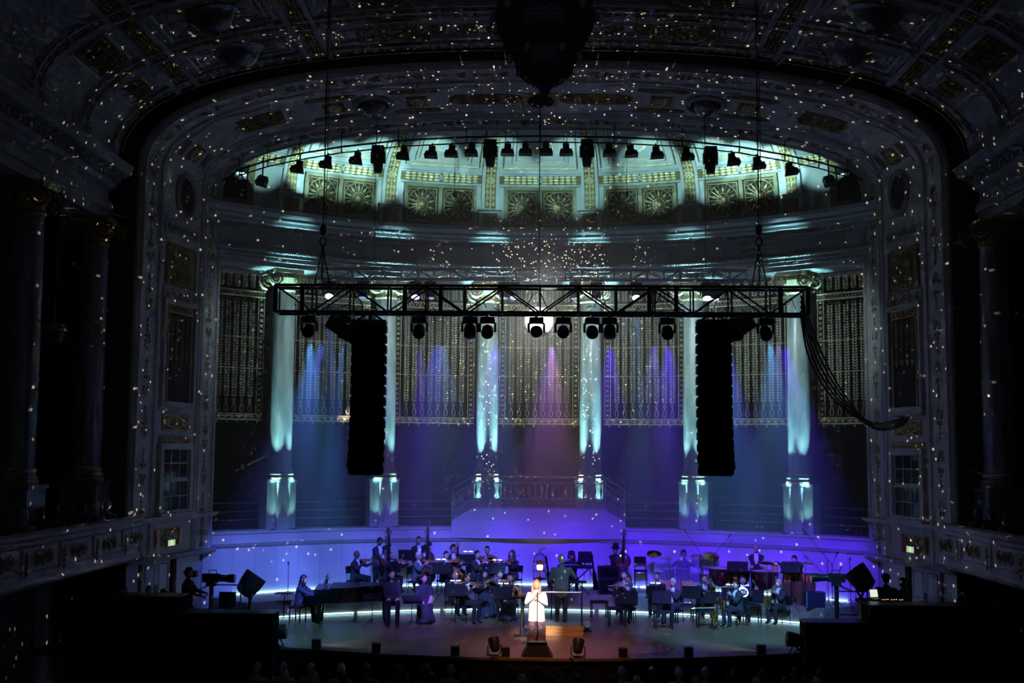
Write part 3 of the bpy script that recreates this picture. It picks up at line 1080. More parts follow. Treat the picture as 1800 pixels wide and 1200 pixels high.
def centre(M):
    o = put('square_panel', MB().box((0, 0, 0), (1.0, .95, .04)).mesh('square_panel', M_['giltd']), PROS, M=M)
    MB().lathe([(.4, .03), (.36, .10), (.2, .16), (.02, .18)], 16).build('boss', M_['recess'], o, True)
place(950, 166, centre, .47)
# shaped outline fillets of the field
for lo, hi in ((17, 25), (25, 33), (39, 47.5), (52.5, 61), (67, 75), (75, 83)):
    mb = MB()
    for s in (.29, .69):
        mb.tube([pros(i, s + .02 * sin(6.28 * (i - lo) / (hi - lo)), -.03) for i in np.linspace(lo, hi, 18)], .022, 4)
    mb.build('field_fillet', M_['plaster2'], PROS)

# ---- the two side piers of the proscenium
def side(sg, s, z, h=0.0):
    x, y = A_IN + (A_OUT - A_IN) * s, Y_IN + (Y_OUT - Y_IN) * s
    u = Vector((.196, .98, 0)) if sg < 0 else Vector((.196, -.98, 0))
    w = u.cross(Vector((0, 0, 1)))
    o = Vector((sg * x, y, z)) + w * h
    return frame(o, u, (0, 0, 1), w)
def zy(y):
    return P(300, y, 32.8).z
gl_me = herring(.20, 0, 1.15, .075).mesh('herringbone', M_['giltd'])
wn = 2
for sg in (-1, 1):
    # field recess boards: gilded panel, friezes, tall opening, diamond panel, sash window
    def item(z0, z1, w, d, m, nm, s=.495, h=-.03, par=PROS):
        return put(nm, MB().box((0, 0, 0), (w, z1 - z0, d)).mesh(nm, m), par, M=side(sg, s, (z0 + z1) / 2, h))
    o = item(zy(505), zy(432), 1.75, .04, M_['ochre'], 'gilded_panel')
    mb = rinceau(1.1, .55, 2, .014)
    for s in (-1, 1):
        spiral(mb, (s * .35, -.3), .26, 1.5, pi / 2, s, .016)
        spiral(mb, (s * .25, .3), .2, 1.5, -pi / 2, s, .016)
    mb.cyl((0, -.5, .01), (0, .5, .01), .014, 4)
    rectline(mb, 1.6, zy(432) - zy(505) - .12, .03, .01)
    mb.build('scrollwork', M_['giltd'], o).matrix_local = T(0, 0, .022)
    o = item(zy(415), zy(398), 2.0, .06, M_['plaster2'], 'frieze')
    mb = rinceau(1.8, .24, 7, .012)
    mb.build('frieze_relief', M_['giltd'], o).matrix_local = T(0, 0, .032)
    o = item(zy(530), zy(507), 2.0, .06, M_['plaster2'], 'frieze')
    mb = MB()
    for k in range(5):
        for j in range(5):
            leaf(mb, (-.8 + .4 * k, -.16), pi / 2 + (j - 2) * .4, .28, .08, .03)
    mb.build('frieze_relief', M_['giltd'], o).matrix_local = T(0, 0, .032)
    # tall opening
    z0, z1 = zy(712), zy(532)
    o = item(z0, z1, 1.62, .02, M_['void'], 'opening_void', h=-.035)
    mb = MB()
    framebox(mb, 1.9, z1 - z0 + .1, .14, .10)
    mb.build('opening_reveal', M_['plaster'], o)
    mb = MB()
    H = z1 - z0
    for s in (-1, 1):
        mb.bar((s * .66, -H / 2 + .03, .06), (s * .66, H / 2 - .05, .06), .03)
        for k in range(14):
            leaf(mb, (s * .72, -H / 2 + .1 + k * .2), pi / 2 - s * .5, .16, .07, .02)
    for v in (H / 2 - .08, H / 2 - .32):
        mb.bar((-.72, v, .06), (.72, v, .06), .035)
    for k in range(8):
        mb.bar((-.7 + .175 * k, H / 2 - .3, .06), (-.7 + .175 * (k + 1), H / 2 - .1, .06), .018)
        mb.bar((-.7 + .175 * k, H / 2 - .1, .06), (-.7 + .175 * (k + 1), H / 2 - .3, .06), .018)
    mb.build('gilt_frame', M_['gilt'], o)
    for k in range(4):
        g = put('herringbone', gl_me, o, M=T(-.45 + .3 * k, H / 2 - 1.52, .05))
        mb = MB()
        leaf(mb, (0, 0), -pi / 2, .2, .16, .04)
        leaf(mb, (0, 0), -pi / 2 + 1, .14, .08, .03)
        leaf(mb, (0, 0), -pi / 2 - 1, .14, .08, .03)
        mb.build('leaf_tip', M_['giltd'], g)
    # sill and diamond panel
    item(zy(722), zy(713), 1.95, .16, M_['plaster'], 'sill')
    o = item(zy(757), zy(729), 1.5, .03, M_['ochre'], 'diamond_panel')
    hh = zy(729) - zy(757)
    mb = MB()
    rectline(mb, 1.44, hh - .05, .03, .02)
    for a, b in (((-.7, 0), (0, hh * .42)), ((0, hh * .42), (.7, 0)), ((.7, 0), (0, -hh * .42)), ((0, -hh * .42), (-.7, 0)), ((-.7, hh * .4), (-.35, 0)), ((-.7, -hh * .4), (-.35, 0)), ((.7, hh * .4), (.35, 0)), ((.7, -hh * .4), (.35, 0))):
        mb.bar((a[0], a[1], .02), (b[0], b[1], .02), .02)
    ring2(mb, 0, 0, .12, .10, .014, 12, .02)
    mb.build('diamond_lines', M_['gilt'], o)
    o = item(zy(776), zy(767), 1.75, .05, M_['giltd'], 'meander_band')
    mb = MB()
    for k in range(17):
        mb.bar((-.85 + .1 * k, -.04, .03), (-.8 + .1 * k, .04, .03), .014)
        mb.bar((-.8 + .1 * k, .04, .03), (-.75 + .1 * k, -.04, .03), .014)
    mb.build('meander_relief', M_['gilt'], o)
    # sash window: two leaves of six panes
    z0, z1 = zy(900), zy(785)
    H = z1 - z0
    wn += 1
    win = put('window_%d' % wn, MB().box((0, 0, -.02), (1.5, H, .02)).mesh('window', M_['void']), None, M=side(sg, .50, (z0 + z1) / 2, 0.0))
    win['kind'] = 'structure'
    mb = MB()
    framebox(mb, 1.86, H + .2, .18, .16, 0, 0, -.06)
    mb.build('window_frame', M_['plaster'], win)
    MB().box((0, -H / 2 - .05, .08), (1.95, .1, .22)).build('window_sill', M_['plaster'], win)
    for v, dz in ((H / 4, .0), (-H / 4, .03)):
        mb = MB()
        framebox(mb, 1.46, H / 2, .055, .03, 0, v, dz)
        for k in (1, 2):
            mb.box((-.73 + 1.46 * k / 3, v, dz + .015), (.03, H / 2 - .1, .025))
        mb.box((0, v, dz + .015), (1.36, .03, .024))
        s_ = mb.build('sash', M_['doorw'], win)
        pm = MB().box((0, 0, 0), (.43, H / 4 - .06, .006)).mesh('pane', M_['glassd'])
        for k in range(3):
            for j in range(2):
                put('pane', pm, s_, (-.455 + .455 * k, v - H / 8 + H / 4 * j, dz + .006))
                s_.children[-1].rotation_euler = (radians(random.uniform(-1, 1)), radians(random.uniform(-1, 1)), 0)
    # dado with two gilded emblems, ledges
    for z0, z1, pr in ((2.93, 3.02, .12), (2.98, 3.06, .20), (1.90, 1.98, .16), (1.84, 1.92, .10)):
        put('ledge', MB().box((0, 0, pr / 2), (4.9, z1 - z0, pr)).mesh('ledge', M_['plaster'] if z0 > 1.9 else M_['plaster2']), PROS, M=side(sg, .5, (z0 + z1) / 2, -.02))
    em = MB()
    spiral(em, (-.34, .05), .22, 1.4, 0, 1, .025)
    spiral(em, (.34, .05), .22, 1.4, pi, -1, .025)
    for j in range(13):
        a = pi + pi * j / 12
        leaf(em, (.42 * cos(a), .05 + .24 * sin(a)), a + pi / 2, .18, .11, .04)
    for j in range(6):
        leaf(em, (0, .08), pi * .2 + j * pi * .12, .2, .09, .05)
    for s in (-1, 1):
        em.tube([(s * .62, -.22, .02), (s * .6, 0, .03), (s * .66, .26, .02)], [.06, .05, .07], 5)
    em.build('gilded_emblem', M_['gilt'], PROS).matrix_local = side(sg, .55, 2.45, .0)
    em = rosette(.16, 8, .05)
    for j in range(4):
        for q in (-.3, 0, .3):
            leaf(em, (.12 * cos(j * pi / 2), .12 * sin(j * pi / 2)), j * pi / 2 + q, .3, .12, .03)
    em.build('gilded_cross', M_['giltd'], PROS).matrix_local = side(sg, .12, 2.47, .0)
    # lower wall with the stage door
    M0 = side(sg, .5, 0.95, -.22)
    lw = put('wall_left_lower' if sg < 0 else 'wall_right_lower', MB().box((0, 0, -.05), (4.69, 1.95, .1)).mesh('wall_lower', M_['wallw']), None, M=M0)
    lw['kind'] = 'structure'
    dr = put('door_1' if sg < 0 else 'door_2', MB().box((0, 0, .02), (1.5, 1.86, .04)).mesh('door', M_['doorw']), None, M=side(sg, .62, .93, -.19))
    dr['kind'] = 'structure'
    for s in (-1, 1):
        lf = MB()
        lf.box((s * .375, 0, .05), (.73, 1.84, .03))
        d_ = lf.build('door_leaf', M_['doorw'], dr)
        mb = MB()
        rectline(mb, .5, .7, .02, .07, s * .375, .45)
        rectline(mb, .5, .6, .02, .07, s * .375, -.45)
        mb.build('door_moulding', M_['plaster2'], d_)
        mb = MB()
        mb.box((s * .06, .0, .075), (.04, .5, .012))
        mb.tube([(s * .06, .02, .08), (s * .06, .02, .13), (s * .17, .02, .13)], .012, 6)
        mb.build('door_handle', M_['black'], d_)
    MB().box((.9 if sg < 0 else -.9, 0, .05), (.22, 1.9, .14)).build('door_jamb', M_['recess'], dr)

# ================================================================== dark recess between frame and vault, hall vault
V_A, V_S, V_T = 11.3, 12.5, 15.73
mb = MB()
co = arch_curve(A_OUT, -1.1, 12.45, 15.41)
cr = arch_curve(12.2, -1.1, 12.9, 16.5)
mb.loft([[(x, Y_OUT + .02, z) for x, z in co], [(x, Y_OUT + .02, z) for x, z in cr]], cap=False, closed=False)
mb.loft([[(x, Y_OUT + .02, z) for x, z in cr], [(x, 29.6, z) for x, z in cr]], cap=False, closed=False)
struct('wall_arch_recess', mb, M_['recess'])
def vz(x):
    return V_S + (V_T - V_S) * max(0.0, 1 - abs(x / V_A) ** 2.5) ** .4
VC = arch_curve(V_A, V_S - .05, V_S, V_T, nv=1, na=80)
mb = MB()
mb.loft([[(x, y, z) for x, z in VC] for y in (30.0, 28, 26, 22, 18, 14, 10)], cap=False, closed=False)
mb.loft([[(x, 30.0, z) for x, z in VC], [(x * 1.03, 30.0, z + .5) for x, z in VC]], cap=False, closed=False)
CEIL = struct('ceiling', mb, M_['plaster2'])
VL = [0.0]
for p, q in zip(VC, VC[1:]):
    VL.append(VL[-1] + hypot(q[0] - p[0], q[1] - p[1]))
def vlen(x):                        # arc length of the vault at a given x
    for i in range(len(VC) - 1):
        if VC[i][0] <= x <= VC[i + 1][0]:
            k = (x - VC[i][0]) / max(1e-6, VC[i + 1][0] - VC[i][0])
            return VL[i] + (VL[i + 1] - VL[i]) * k
    return VL[-1]
def vault(l, y, h=0.0):
    l = max(0.0, min(VL[-1] - 1e-4, l))
    i = max(k for k in range(len(VL) - 1) if VL[k] <= l)
    k = (l - VL[i]) / (VL[i + 1] - VL[i])
    p, q = VC[i], VC[i + 1]
    x, z = p[0] + (q[0] - p[0]) * k, p[1] + (q[1] - p[1]) * k
    d = Vector((q[0] - p[0], 0, q[1] - p[1])).normalized()
    return Vector((x, y, z)) + Vector((d.z, 0, -d.x)) * h
def vframe(l, y, h=0.0):
    x = (vault(l + .05, y) - vault(l - .05, y)).normalized()
    w = Vector((x.z, 0, -x.x))
    return frame(vault(l, y, h), x, w.cross(x), w)
def vstrip(mb, l0, l1, y0, y1, h, kl=6):
    ls = [l0 + (l1 - l0) * j / kl for j in range(kl + 1)]
    mb.loft([[vault(l, y, h) for l in ls] + [vault(l, y, -.01) for l in ls[::-1]] for y in (y0, y1)], cap=False)
X_R = [P(330, 150, 30).x, P(562, 97, 30).x]
RIBX = [X_R[0], X_R[1], -X_R[1], -X_R[0]]
RIBL = [vlen(x) for x in RIBX]
YB = [(29.55, 29.98), (27.35, 27.75), (24.6, 25.0)]   # cross bands of gilded relief
gu = MB()
for k in range(5):
    for s in (-1, 0, 1):
        gu.ball((s * .11, k * .16, .03), (.065, .07, .045), 6, 4)
gu_me = gu.mesh('bead_relief', M_['giltd'])
for l in RIBL:
    mb = MB()
    vstrip(mb, l - .36, l - .22, 22, 29.98, .09, 2)
    vstrip(mb, l + .22, l + .36, 22, 29.98, .09, 2)
    vstrip(mb, l - .2, l + .2, 22, 29.98, .03, 2)
    r = mb.build('vault_rib', M_['plaster2'], CEIL)
    y = 22.3
    while y < 29.3:
        put('bead_relief', gu_me, r, M=frame(vault(l, y, .03), vframe(l, y).col[0].xyz, (0, 1, 0), vframe(l, y).col[2].xyz))
        y += .82
lfm = MB()
for s in (-1, 1):
    for k in range(3):
        leaf(lfm, (0, (k - 1) * .11), pi / 2 - pi / 2 + (0 if s > 0 else pi) + (k - 1) * .35 * s, .3, .12, .05)
lf_me = lfm.mesh('leaf_relief', M_['giltd'])
for y0, y1 in YB:
    mb = MB()
    vstrip(mb, .4, VL[-1] - .4, y0 - .10, y0, .10, 60)
    vstrip(mb, .4, VL[-1] - .4, y1, y1 + .06 if y1 > 29.9 else y1 + .10, .10, 60)
    r = mb.build('vault_band', M_['plaster2'], CEIL)
    l = .8
    while l < VL[-1] - .6:
        put('leaf_relief', lf_me, r, M=vframe(l, (y0 + y1) / 2, .02))
        l += .52
# coffers: sunk panels with fillets
EDGE = [.9] + RIBL + [VL[-1] - .9]
for yi in range(2):
    ya, yb = YB[yi + 1][1] + .3, YB[yi][0] - .3
    for c in range(5):
        la, lb = EDGE[c] + (.55 if c else .7), EDGE[c + 1] - (.55 if c < 4 else .7)
        mb = MB()
        for d, r in ((0, .05), (.16, .025), (.3, .02)):
            for (p, q) in (((la + d, ya + d), (lb - d, ya + d)), ((lb - d, ya + d), (lb - d, yb - d)), ((lb - d, yb - d), (la + d, yb - d)), ((la + d, yb - d), (la + d, ya + d))):
                n = 10
                mb.tube([vault(p[0] + (q[0] - p[0]) * j / n, p[1] + (q[1] - p[1]) * j / n, .02) for j in range(n + 1)], r, 4)
        cf = mb.build('coffer_fillet', M_['plaster'], CEIL)
        lm, ym = (la + lb) / 2, (ya + yb) / 2
        if c in (1, 3):            # ceiling bowl in a relief field
            o = MB()
            for j in range(12):
                leaf(o, (.55 * cos(j * pi / 6), .55 * sin(j * pi / 6)), j * pi / 6, .4, .2, .05)
            for s in (-1, 1):
                spiral(o, (s * 1.25, .1), .3, 1.5, 0, s, .03)
            o.build('coffer_relief', M_['giltd'], cf).matrix_local = vframe(lm, ym, .02)
            o = MB().lathe([(.62, 0), (.66, .06), (.58, .10), (.5, .14), (.44, .26), (.3, .40), (.06, .46), (.05, .54)], 22)
            o.build('ceiling_bowl', M_['crystal'], cf, True).matrix_local = vframe(lm, ym, .0)
        elif c == 2:               # round pierced rosettes beside the chandelier
            for s in (-1, 1):
                o = MB()
                for rr in (.95, .8, .55, .3):
                    ring2(o, 0, 0, rr, rr, .03, 30, .03)
                for j in range(24):
                    a = j * pi / 12
                    o.bar((.1 * cos(a), .1 * sin(a), .03), (.8 * cos(a), .8 * sin(a), .03), .02)
                for j in range(16):
                    a = j * pi / 8
                    leaf(o, (.3 * cos(a), .3 * sin(a)), a, .25, .12, .03)
                o.build('round_grille', M_['giltd'], cf).matrix_local = vframe(lm + s * 3.75, ym + .1, .02)
                rinceau(2.4, .7, 3, .025).build('coffer_relief', M_['giltd'], cf).matrix_local = vframe(lm + s * 1.9, ym, .02)
        else:                      # pairs of pierced square grilles down on the curve of the vault
            for k, yy in enumerate((ya + (yb - ya) * .27, ya + (yb - ya) * .75)):
                for s in (0,):
                    o = MB()
                    w = min(.9, (yb - ya) * .42)
                    rectline(o, w, w, .035, .04)
                    for j in range(16):
                        a = j * pi / 8
                        o.bar((.06 * cos(a), .06 * sin(a), .03), (w * .46 * cos(a), w * .46 * sin(a), .03), .018)
                        leaf(o, (w * .15 * cos(a), w * .15 * sin(a)), a, w * .26, .09, .03)
                    ring2(o, 0, 0, w * .46, w * .46, .018, 22, .03)
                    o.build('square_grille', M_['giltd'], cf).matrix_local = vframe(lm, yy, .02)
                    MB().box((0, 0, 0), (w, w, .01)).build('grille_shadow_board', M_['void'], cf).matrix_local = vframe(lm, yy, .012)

# ================================================================== side walls of the hall
for sg in (-1, 1):
    nm = 'left' if sg < 0 else 'right'
    mb = MB()
    pr = [(11.55, 11.0), (11.55, 11.25), (11.48, 11.27), (11.48, 11.5), (11.60, 11.55), (11.60, 11.82), (11.45, 11.88), (11.38, 12.0), (11.38, 12.12), (11.02, 12.22), (10.98, 12.36), (10.92, 12.46), (11.4, 12.52), (12.6, 12.52), (12.6, 11.0)]
    mb.loft([[(sg * x, y, z) for x, z in pr] for y in (10, 30.25)])
    e = struct('trim_4' if sg < 0 else 'trim_5', mb, M_['plaster2'])
    dm = MB().box((0, 0, 0), (.16, .13, .12)).mesh('dentil', M_['plaster2'])
    y = 19.0
    while y < 30.2:
        put('dentil', dm, e, (sg * 11.36, y, 12.06))
        y += .26
    mm = MB().box((0, 0, 0), (.34, .16, .10), top=(.7, 1)).mesh('modillion', M_['plaster2'])
    y = 19.0
    while y < 30.1:
        put('modillion', mm, e, (sg * 11.22, y, 12.17))
        y += .52
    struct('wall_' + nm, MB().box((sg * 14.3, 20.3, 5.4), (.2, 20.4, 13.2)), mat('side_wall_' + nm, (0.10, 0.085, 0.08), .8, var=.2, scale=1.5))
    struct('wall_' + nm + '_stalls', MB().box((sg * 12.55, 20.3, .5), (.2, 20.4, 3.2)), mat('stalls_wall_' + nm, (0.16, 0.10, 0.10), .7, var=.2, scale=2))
    for k, y in enumerate((26.0, 30.0)):
        t = thing('side_column', ['dark marble column at the %s frame edge above the balcony' % nm, 'dark marble column between the %s balcony and the proscenium' % nm][k], 'column', (sg * 11.82, y, 2.2), 0, 'dark columns of the side galleries')
        MB().box((0, 0, .9), (.98, .98, 1.8)).build('pedestal', M_['marbled'], t)
        MB().box((0, 0, 1.85), (1.08, 1.08, .1)).build('pedestal_cap', M_['marbled'], t)
        make_column(t, .40, 1.9, 8.8, M_['marbled'], M_['giltd'], M_['marbled'])
    # balcony
    mb = MB()
    bx = 10.52
    prof = [(0, 2.02), (-.04, 2.06), (-.04, 2.12), (.03, 2.2), (.03, 2.34), (.0, 2.38), (.0, 2.86), (-.05, 2.92), (-.05, 3.0), (-.10, 3.06), (-.10, 3.14), (.22, 3.16), (.22, 2.3), (.3, 2.02)]
    path = [(bx, y) for y in (12, 16, 20, 24, 28, 30.2)] + [(bx + .05, 30.7), (bx + .18, 31.1), (bx + .42, 31.4)]
    rings = []
    for i, (x, y) in enumerate(path):
        p, q = path[max(0, i - 1)], path[min(len(path) - 1, i + 1)]
        d = Vector((q[0] - p[0], q[1] - p[1])).normalized()
        rings.append([(sg * (x + w * d.y), y - w * d.x, z) for w, z in prof])
    mb.loft(rings)
    b = struct('wall_balcony_' + nm, mb, M_['plaster'])
    mb = MB().box((sg * 12.4, 21.4, 2.16), (3.5, 18.8, .2))
    struct('floor_balcony_' + nm, mb, M_['recess'])
    y = 30.35
    cart_me = rinceau(.95, .42, 3, .02).mesh('parapet_scrollwork', M_['giltd'])
    cs = MB()
    for k in range(4):
        leaf(cs, (0, .2 - .12 * k), -pi / 2, .22, .14, .05)
    cons_me = cs.mesh('parapet_bracket_relief', M_['giltd'])
    pil_me = MB().box((0, 0, .02), (.3, .48, .05)).mesh('parapet_pilaster', M_['plaster'])
    k = 0
    while y > 19:
        u = Vector((0, 1, 0)) if sg < 0 else Vector((0, -1, 0))
        M = frame((sg * bx, y, 2.62), u, (0, 0, 1), u.cross(Vector((0, 0, 1))))
        if k % 2 == 0:
            put('parapet_scrollwork', cart_me, b, M=M)
        else:
            q = put('parapet_pilaster', pil_me, b, M=M)
            put('parapet_bracket_relief', cons_me, q, M=T(0, 0, .05))
        y -= .95
        k += 1
    bd = MB()
    for j in range(150):
        bd.ball((sg * (bx - .035), 30.9 - j * .085, 2.07), .03, 5, 3)
    o = bd.build('bead_moulding', M_['plaster'], b)
    o['kind'] = 'stuff'
    # white double door under the balcony
    u = Vector((0, 1, 0)) if sg < 0 else Vector((0, -1, 0))
    dr = put('door_3' if sg < 0 else 'door_4', MB().box((0, 0, 0), (2.2, 3.1, .04)).mesh('door', M_['doorw']), None, M=frame((sg * 12.42, 29.9, .35), u, (0, 0, 1), u.cross(Vector((0, 0, 1)))))
    dr['kind'] = 'structure'
    for s in (-1, 1):
        d_ = MB().box((s * .54, 0, .03), (1.06, 3.06, .03)).build('door_leaf', M_['doorw'], dr)
        mb = MB()
        rectline(mb, .8, 1.1, .025, .05, s * .54, .75)
        rectline(mb, .8, 1.0, .025, .05, s * .54, -.75)
        mb.build('door_moulding', M_['plaster2'], d_)
        mb = MB().box((s * .07, -.2, .055), (.05, .6, .015))
        mb.tube([(s * .07, -.2, .06), (s * .07, -.2, .12), (s * .2, -.2, .12)], .013, 6)
        mb.build('door_handle', M_['black'], d_)
    struct('door_5' if sg < 0 else 'door_6', MB().box((sg * 14.17, 29.3, 4.2), (.05, 1.3, 2.4)), mat('red_door_' + nm, (.12, .02, .02), .6, var=.2, scale=5))
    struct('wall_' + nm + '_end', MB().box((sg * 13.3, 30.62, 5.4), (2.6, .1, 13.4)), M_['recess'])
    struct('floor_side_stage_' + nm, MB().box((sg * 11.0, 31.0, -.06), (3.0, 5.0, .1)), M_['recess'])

# ================================================================== central balcony over the stage wall
t = thing('choir_balcony', 'white projecting platform with bronze railing in the middle of the curved wall', 'balcony')
FY, BY = 38.70, 39.04
FZ, BZ = P(950, 916, FY).z, P(950, 893, BY).z
fw, bw = 2.90, 2.20
LZ = 2.07
fl = [(x, FY + .15 - .15 * (1 - (x / fw) ** 2)) for x in np.linspace(-fw, fw, 15)]
mb = MB()
n = len(fl)
vs = [(x, y, FZ) for x, y in fl] + [(x, y, LZ) for x, y in fl] + [(bw * x / fw, BY, BZ) for x, y in fl] + [(bw * x / fw, BY, LZ) for x, y in fl]
fs = []
for i in range(n - 1):
    fs += [(i + 1, i, n + i, n + i + 1), (i, i + 1, 2 * n + i + 1, 2 * n + i), (n + i, n + i + 1, 3 * n + i + 1, 3 * n + i), (2 * n + i, 2 * n + i + 1, 3 * n + i + 1, 3 * n + i)]
fs += [(0, 2 * n, 3 * n, n), (n - 1, 2 * n - 1, 4 * n - 1, 3 * n - 1)]
mb.add(vs, fs)
mb.build('platform', M_['wallw'], t)
railm = mat('bronze_railing', (0.46, 0.44, 0.40), .45, .3, var=.2, scale=15)
def rail(p0, p1, k, nm):
    p0, p1 = Vector(p0), Vector(p1)
    H = 1.04
    d = p1 - p0
    L = d.length
    x = d.normalized()
    z = Vector((0, 0, 1))
    at = lambda u, v: p0 + d * u + z * v
    r = MB()
    r.bar(at(0, H), at(1, H), .05)
    r.bar(at(0, .84), at(1, .84), .03)
    r.bar(at(0, .30), at(1, .30), .03)
    r.bar(at(0, .04), at(1, .04), .03)
    root = r.build(nm, railm, t)
    for e in (0, 1):
        MB().bar(at(e, 0), at(e, H), .05).build('railing_post', railm, root)
    # balusters: turned spindles and ovals in alternation, small rosettes in the foot band
    for j in range(k):
        u = (j + .5) / k
        b = MB()
        if j % 4 == 2:
            w = L / k * 1.3
            b.tube([at(u, .57) + x * (w * cos(2 * pi * q / 16)) + z * (.25 * sin(2 * pi * q / 16)) for q in range(16)], .014, 4, loop=True)
            b.tube([at(u, .32), at(u, .82)], .012, 4)
        else:
            b.tube([at(u, .30), at(u, .42), at(u, .57), at(u, .72), at(u, .84)], [.012, .018, .05, .018, .012], 5)
        b.build('baluster', railm, root)
        b = MB()
        b.tube([at(u, .17) + x * (.085 * cos(2 * pi * q / 10)) + z * (.085 * sin(2 * pi * q / 10)) for q in range(10)], .016, 4, loop=True)
        b.ball(tuple(at(u, .17)), .03, 6, 4)
        b.build('rosette_ring', railm, root)
rail((-bw, BY - .05, BZ), (bw, BY - .05, BZ), 22, 'back_railing')
rail((-fw + .03, FY + .15, FZ), (-bw - .02, BY - .05, BZ), 10, 'side_railing')
rail((fw - .03, FY + .15, FZ), (bw + .02, BY - .05, BZ), 10, 'side_railing')

# ================================================================== mirror ball
ballm = mat('mirror_facets', (0.92, 0.92, 0.94), .32, .35)
mbl = tag(put('mirror_ball', None, None, BALL), 'brightly lit round mirror ball hanging behind the front lighting truss', 'mirror ball')
b = MB()
rows = 22
for i in range(rows):
    a0, a1 = -pi / 2 + pi * i / rows, -pi / 2 + pi * (i + 1) / rows
    k = max(5, int(46 * cos((a0 + a1) / 2)))
    for j in range(k):
        b0, b1 = 2 * pi * (j + .06) / k, 2 * pi * (j + .94) / k
        c0, c1 = a0 + (a1 - a0) * .06, a0 + (a1 - a0) * .94
        b.add([(BALL_R * cos(c) * cos(d), BALL_R * cos(c) * sin(d), BALL_R * sin(c)) for c, d in ((c0, b0), (c0, b1), (c1, b1), (c1, b0))], [(0, 1, 2, 3)])
o = b.build('mirror_facets', ballm, mbl)
o['kind'] = 'stuff'
MB().ball((0, 0, 0), BALL_R * .985, 24, 14).build('core', M_['alu'], mbl, True)
MB().lathe([(.03, BALL_R), (.05, BALL_R + .02), (.05, BALL_R + .12), (.012, BALL_R + .13), (.012, 15.72 - BALL.z)], 8).build('hanging_rod', M_['black'], mbl)

# ================================================================== lighting trusses
def truss(name, label, x0, x1, y, z0, z1, dep, n, r, m, grp='lighting trusses'):
    t = thing(name, label, 'truss', (0, 0, 0), 0, grp)
    for yy in (y - dep / 2, y + dep / 2):
        for zz in (z0, z1):
            MB().cyl((x0, yy, zz), (x1, yy, zz), r, 8).build('chord', m, t)
    L = (x1 - x0) / n
    up = MB().cyl((0, 0, z0), (0, 0, z1), r * .62, 6).mesh('upright', m)
    dg = [MB().cyl((0, 0, z0 if k else z1), (L, 0, z1 if k else z0), r * .62, 6).mesh('brace', m) for k in (0, 1)]
    ct = MB().cyl((0, -dep / 2, 0), (0, dep / 2, 0), r * .62, 6).mesh('cross_tube', m)
    for i in range(n + 1):
        for yy in (y - dep / 2, y + dep / 2):
            put('upright', up, t, (x0 + L * i, yy, 0))
            if i < n:
                put('brace', dg[i % 2], t, (x0 + L * i, yy, 0))
        for zz in (z0, z1):
            put('cross_tube', ct, t, (x0 + L * i, y, zz))
    return t
TX0, TX1 = P(487, 528, FT_Y).x, P(1417, 528, FT_Y).x
TZ0, TZ1 = 7.98, 8.57
ft = truss('lighting_truss', 'long dark box truss carrying lamps in front of the stage', TX0, TX1, FT_Y, TZ0, TZ1, .5, 14, .032, M_['alu'])
for x in (TX0 + .02, TX0 + .62, TX1 - .02, TX1 - .62, TX0 + 2.9, TX1 - 2.9, (TX0 + TX1) / 2 - 2.2, (TX0 + TX1) / 2 + 2.4):
    mb = MB()
    mb.box((x, FT_Y - .25, (TZ0 + TZ1) / 2), (.09, .05, TZ1 - TZ0))
    mb.build('joint_plate', M_['black'], ft)
mb = MB()
rnd = random.Random(3)
for k in range(16):
    x = TX0 + .8 + k * .68
    pts = [(x + .5 * j / 6, FT_Y - .2 + .05 * sin(j), TZ0 + .1 + .4 * rnd.random() * (1 - (j / 3 - 1) ** 2) * (1 if k % 2 else -.5)) for j in range(7)]
    mb.tube(pts, .010, 4)
mb.build('cable_loom', M_['blackm'], ft)['kind'] = 'stuff'
rt = truss('lighting_truss', 'thin bright-edged truss hanging further back above the stage', P(562, 495, RT_Y).x, P(1312, 495, RT_Y).x, RT_Y, RT_Z - .02, RT_Z + .27, .3, 26, .024, M_['alul'])

# moving heads: base, yoke, head (> lens)
def mover(label, loc, tilt, pan, lens_m, s=1.0, grp='moving head lamps', clamp=.56):
    t = thing('moving_head_lamp', label, 'lamp', loc, pan, grp)
    mb = MB()
    mb.box((0, 0, -.06 * s), (.36 * s, .30 * s, .12 * s), top=(.92, .92))
    mb.build('base', M_['black'], t)
    MB().box((0, 0, .03), (.07, clamp, .06)).build('clamp', M_['alu'], t)
    mb = MB()
    mb.tube([(-.185 * s, 0, -.36 * s), (-.185 * s, 0, -.15 * s), (-.10 * s, 0, -.12 * s), (.10 * s, 0, -.12 * s), (.185 * s, 0, -.15 * s), (.185 * s, 0, -.36 * s)], .03 * s, 6)
    mb.build('yoke', M_['black'], t)
    M = T(0, 0, -.33 * s) @ RX(tilt)
    hd = MB().lathe([(.05 * s, .17 * s), (.11 * s, .15 * s), (.14 * s, .08 * s), (.15 * s, -.08 * s), (.145 * s, -.16 * s), (.13 * s, -.17 * s)], 16, M).build('head', M_['black'], t, True)
    MB().lathe([(.122 * s, -.172 * s), (.06 * s, -.185 * s), (.001, -.19 * s)], 16, M).build('lens', lens_m, hd, True)
    return t
LW = emat('lit_white_lens', (.75, .88, 1.0), 9)
LV = emat('lit_violet_lens', (.36, .24, 1.0), 7)
LB = emat('dim_blue_lens', (.30, .45, 1.0), .8)
LD = M_['glassd']
ORD = ['first', 'second', 'third', 'fourth', 'fifth', 'sixth', 'seventh', 'eighth', 'ninth', 'tenth', 'eleventh', 'twelfth']
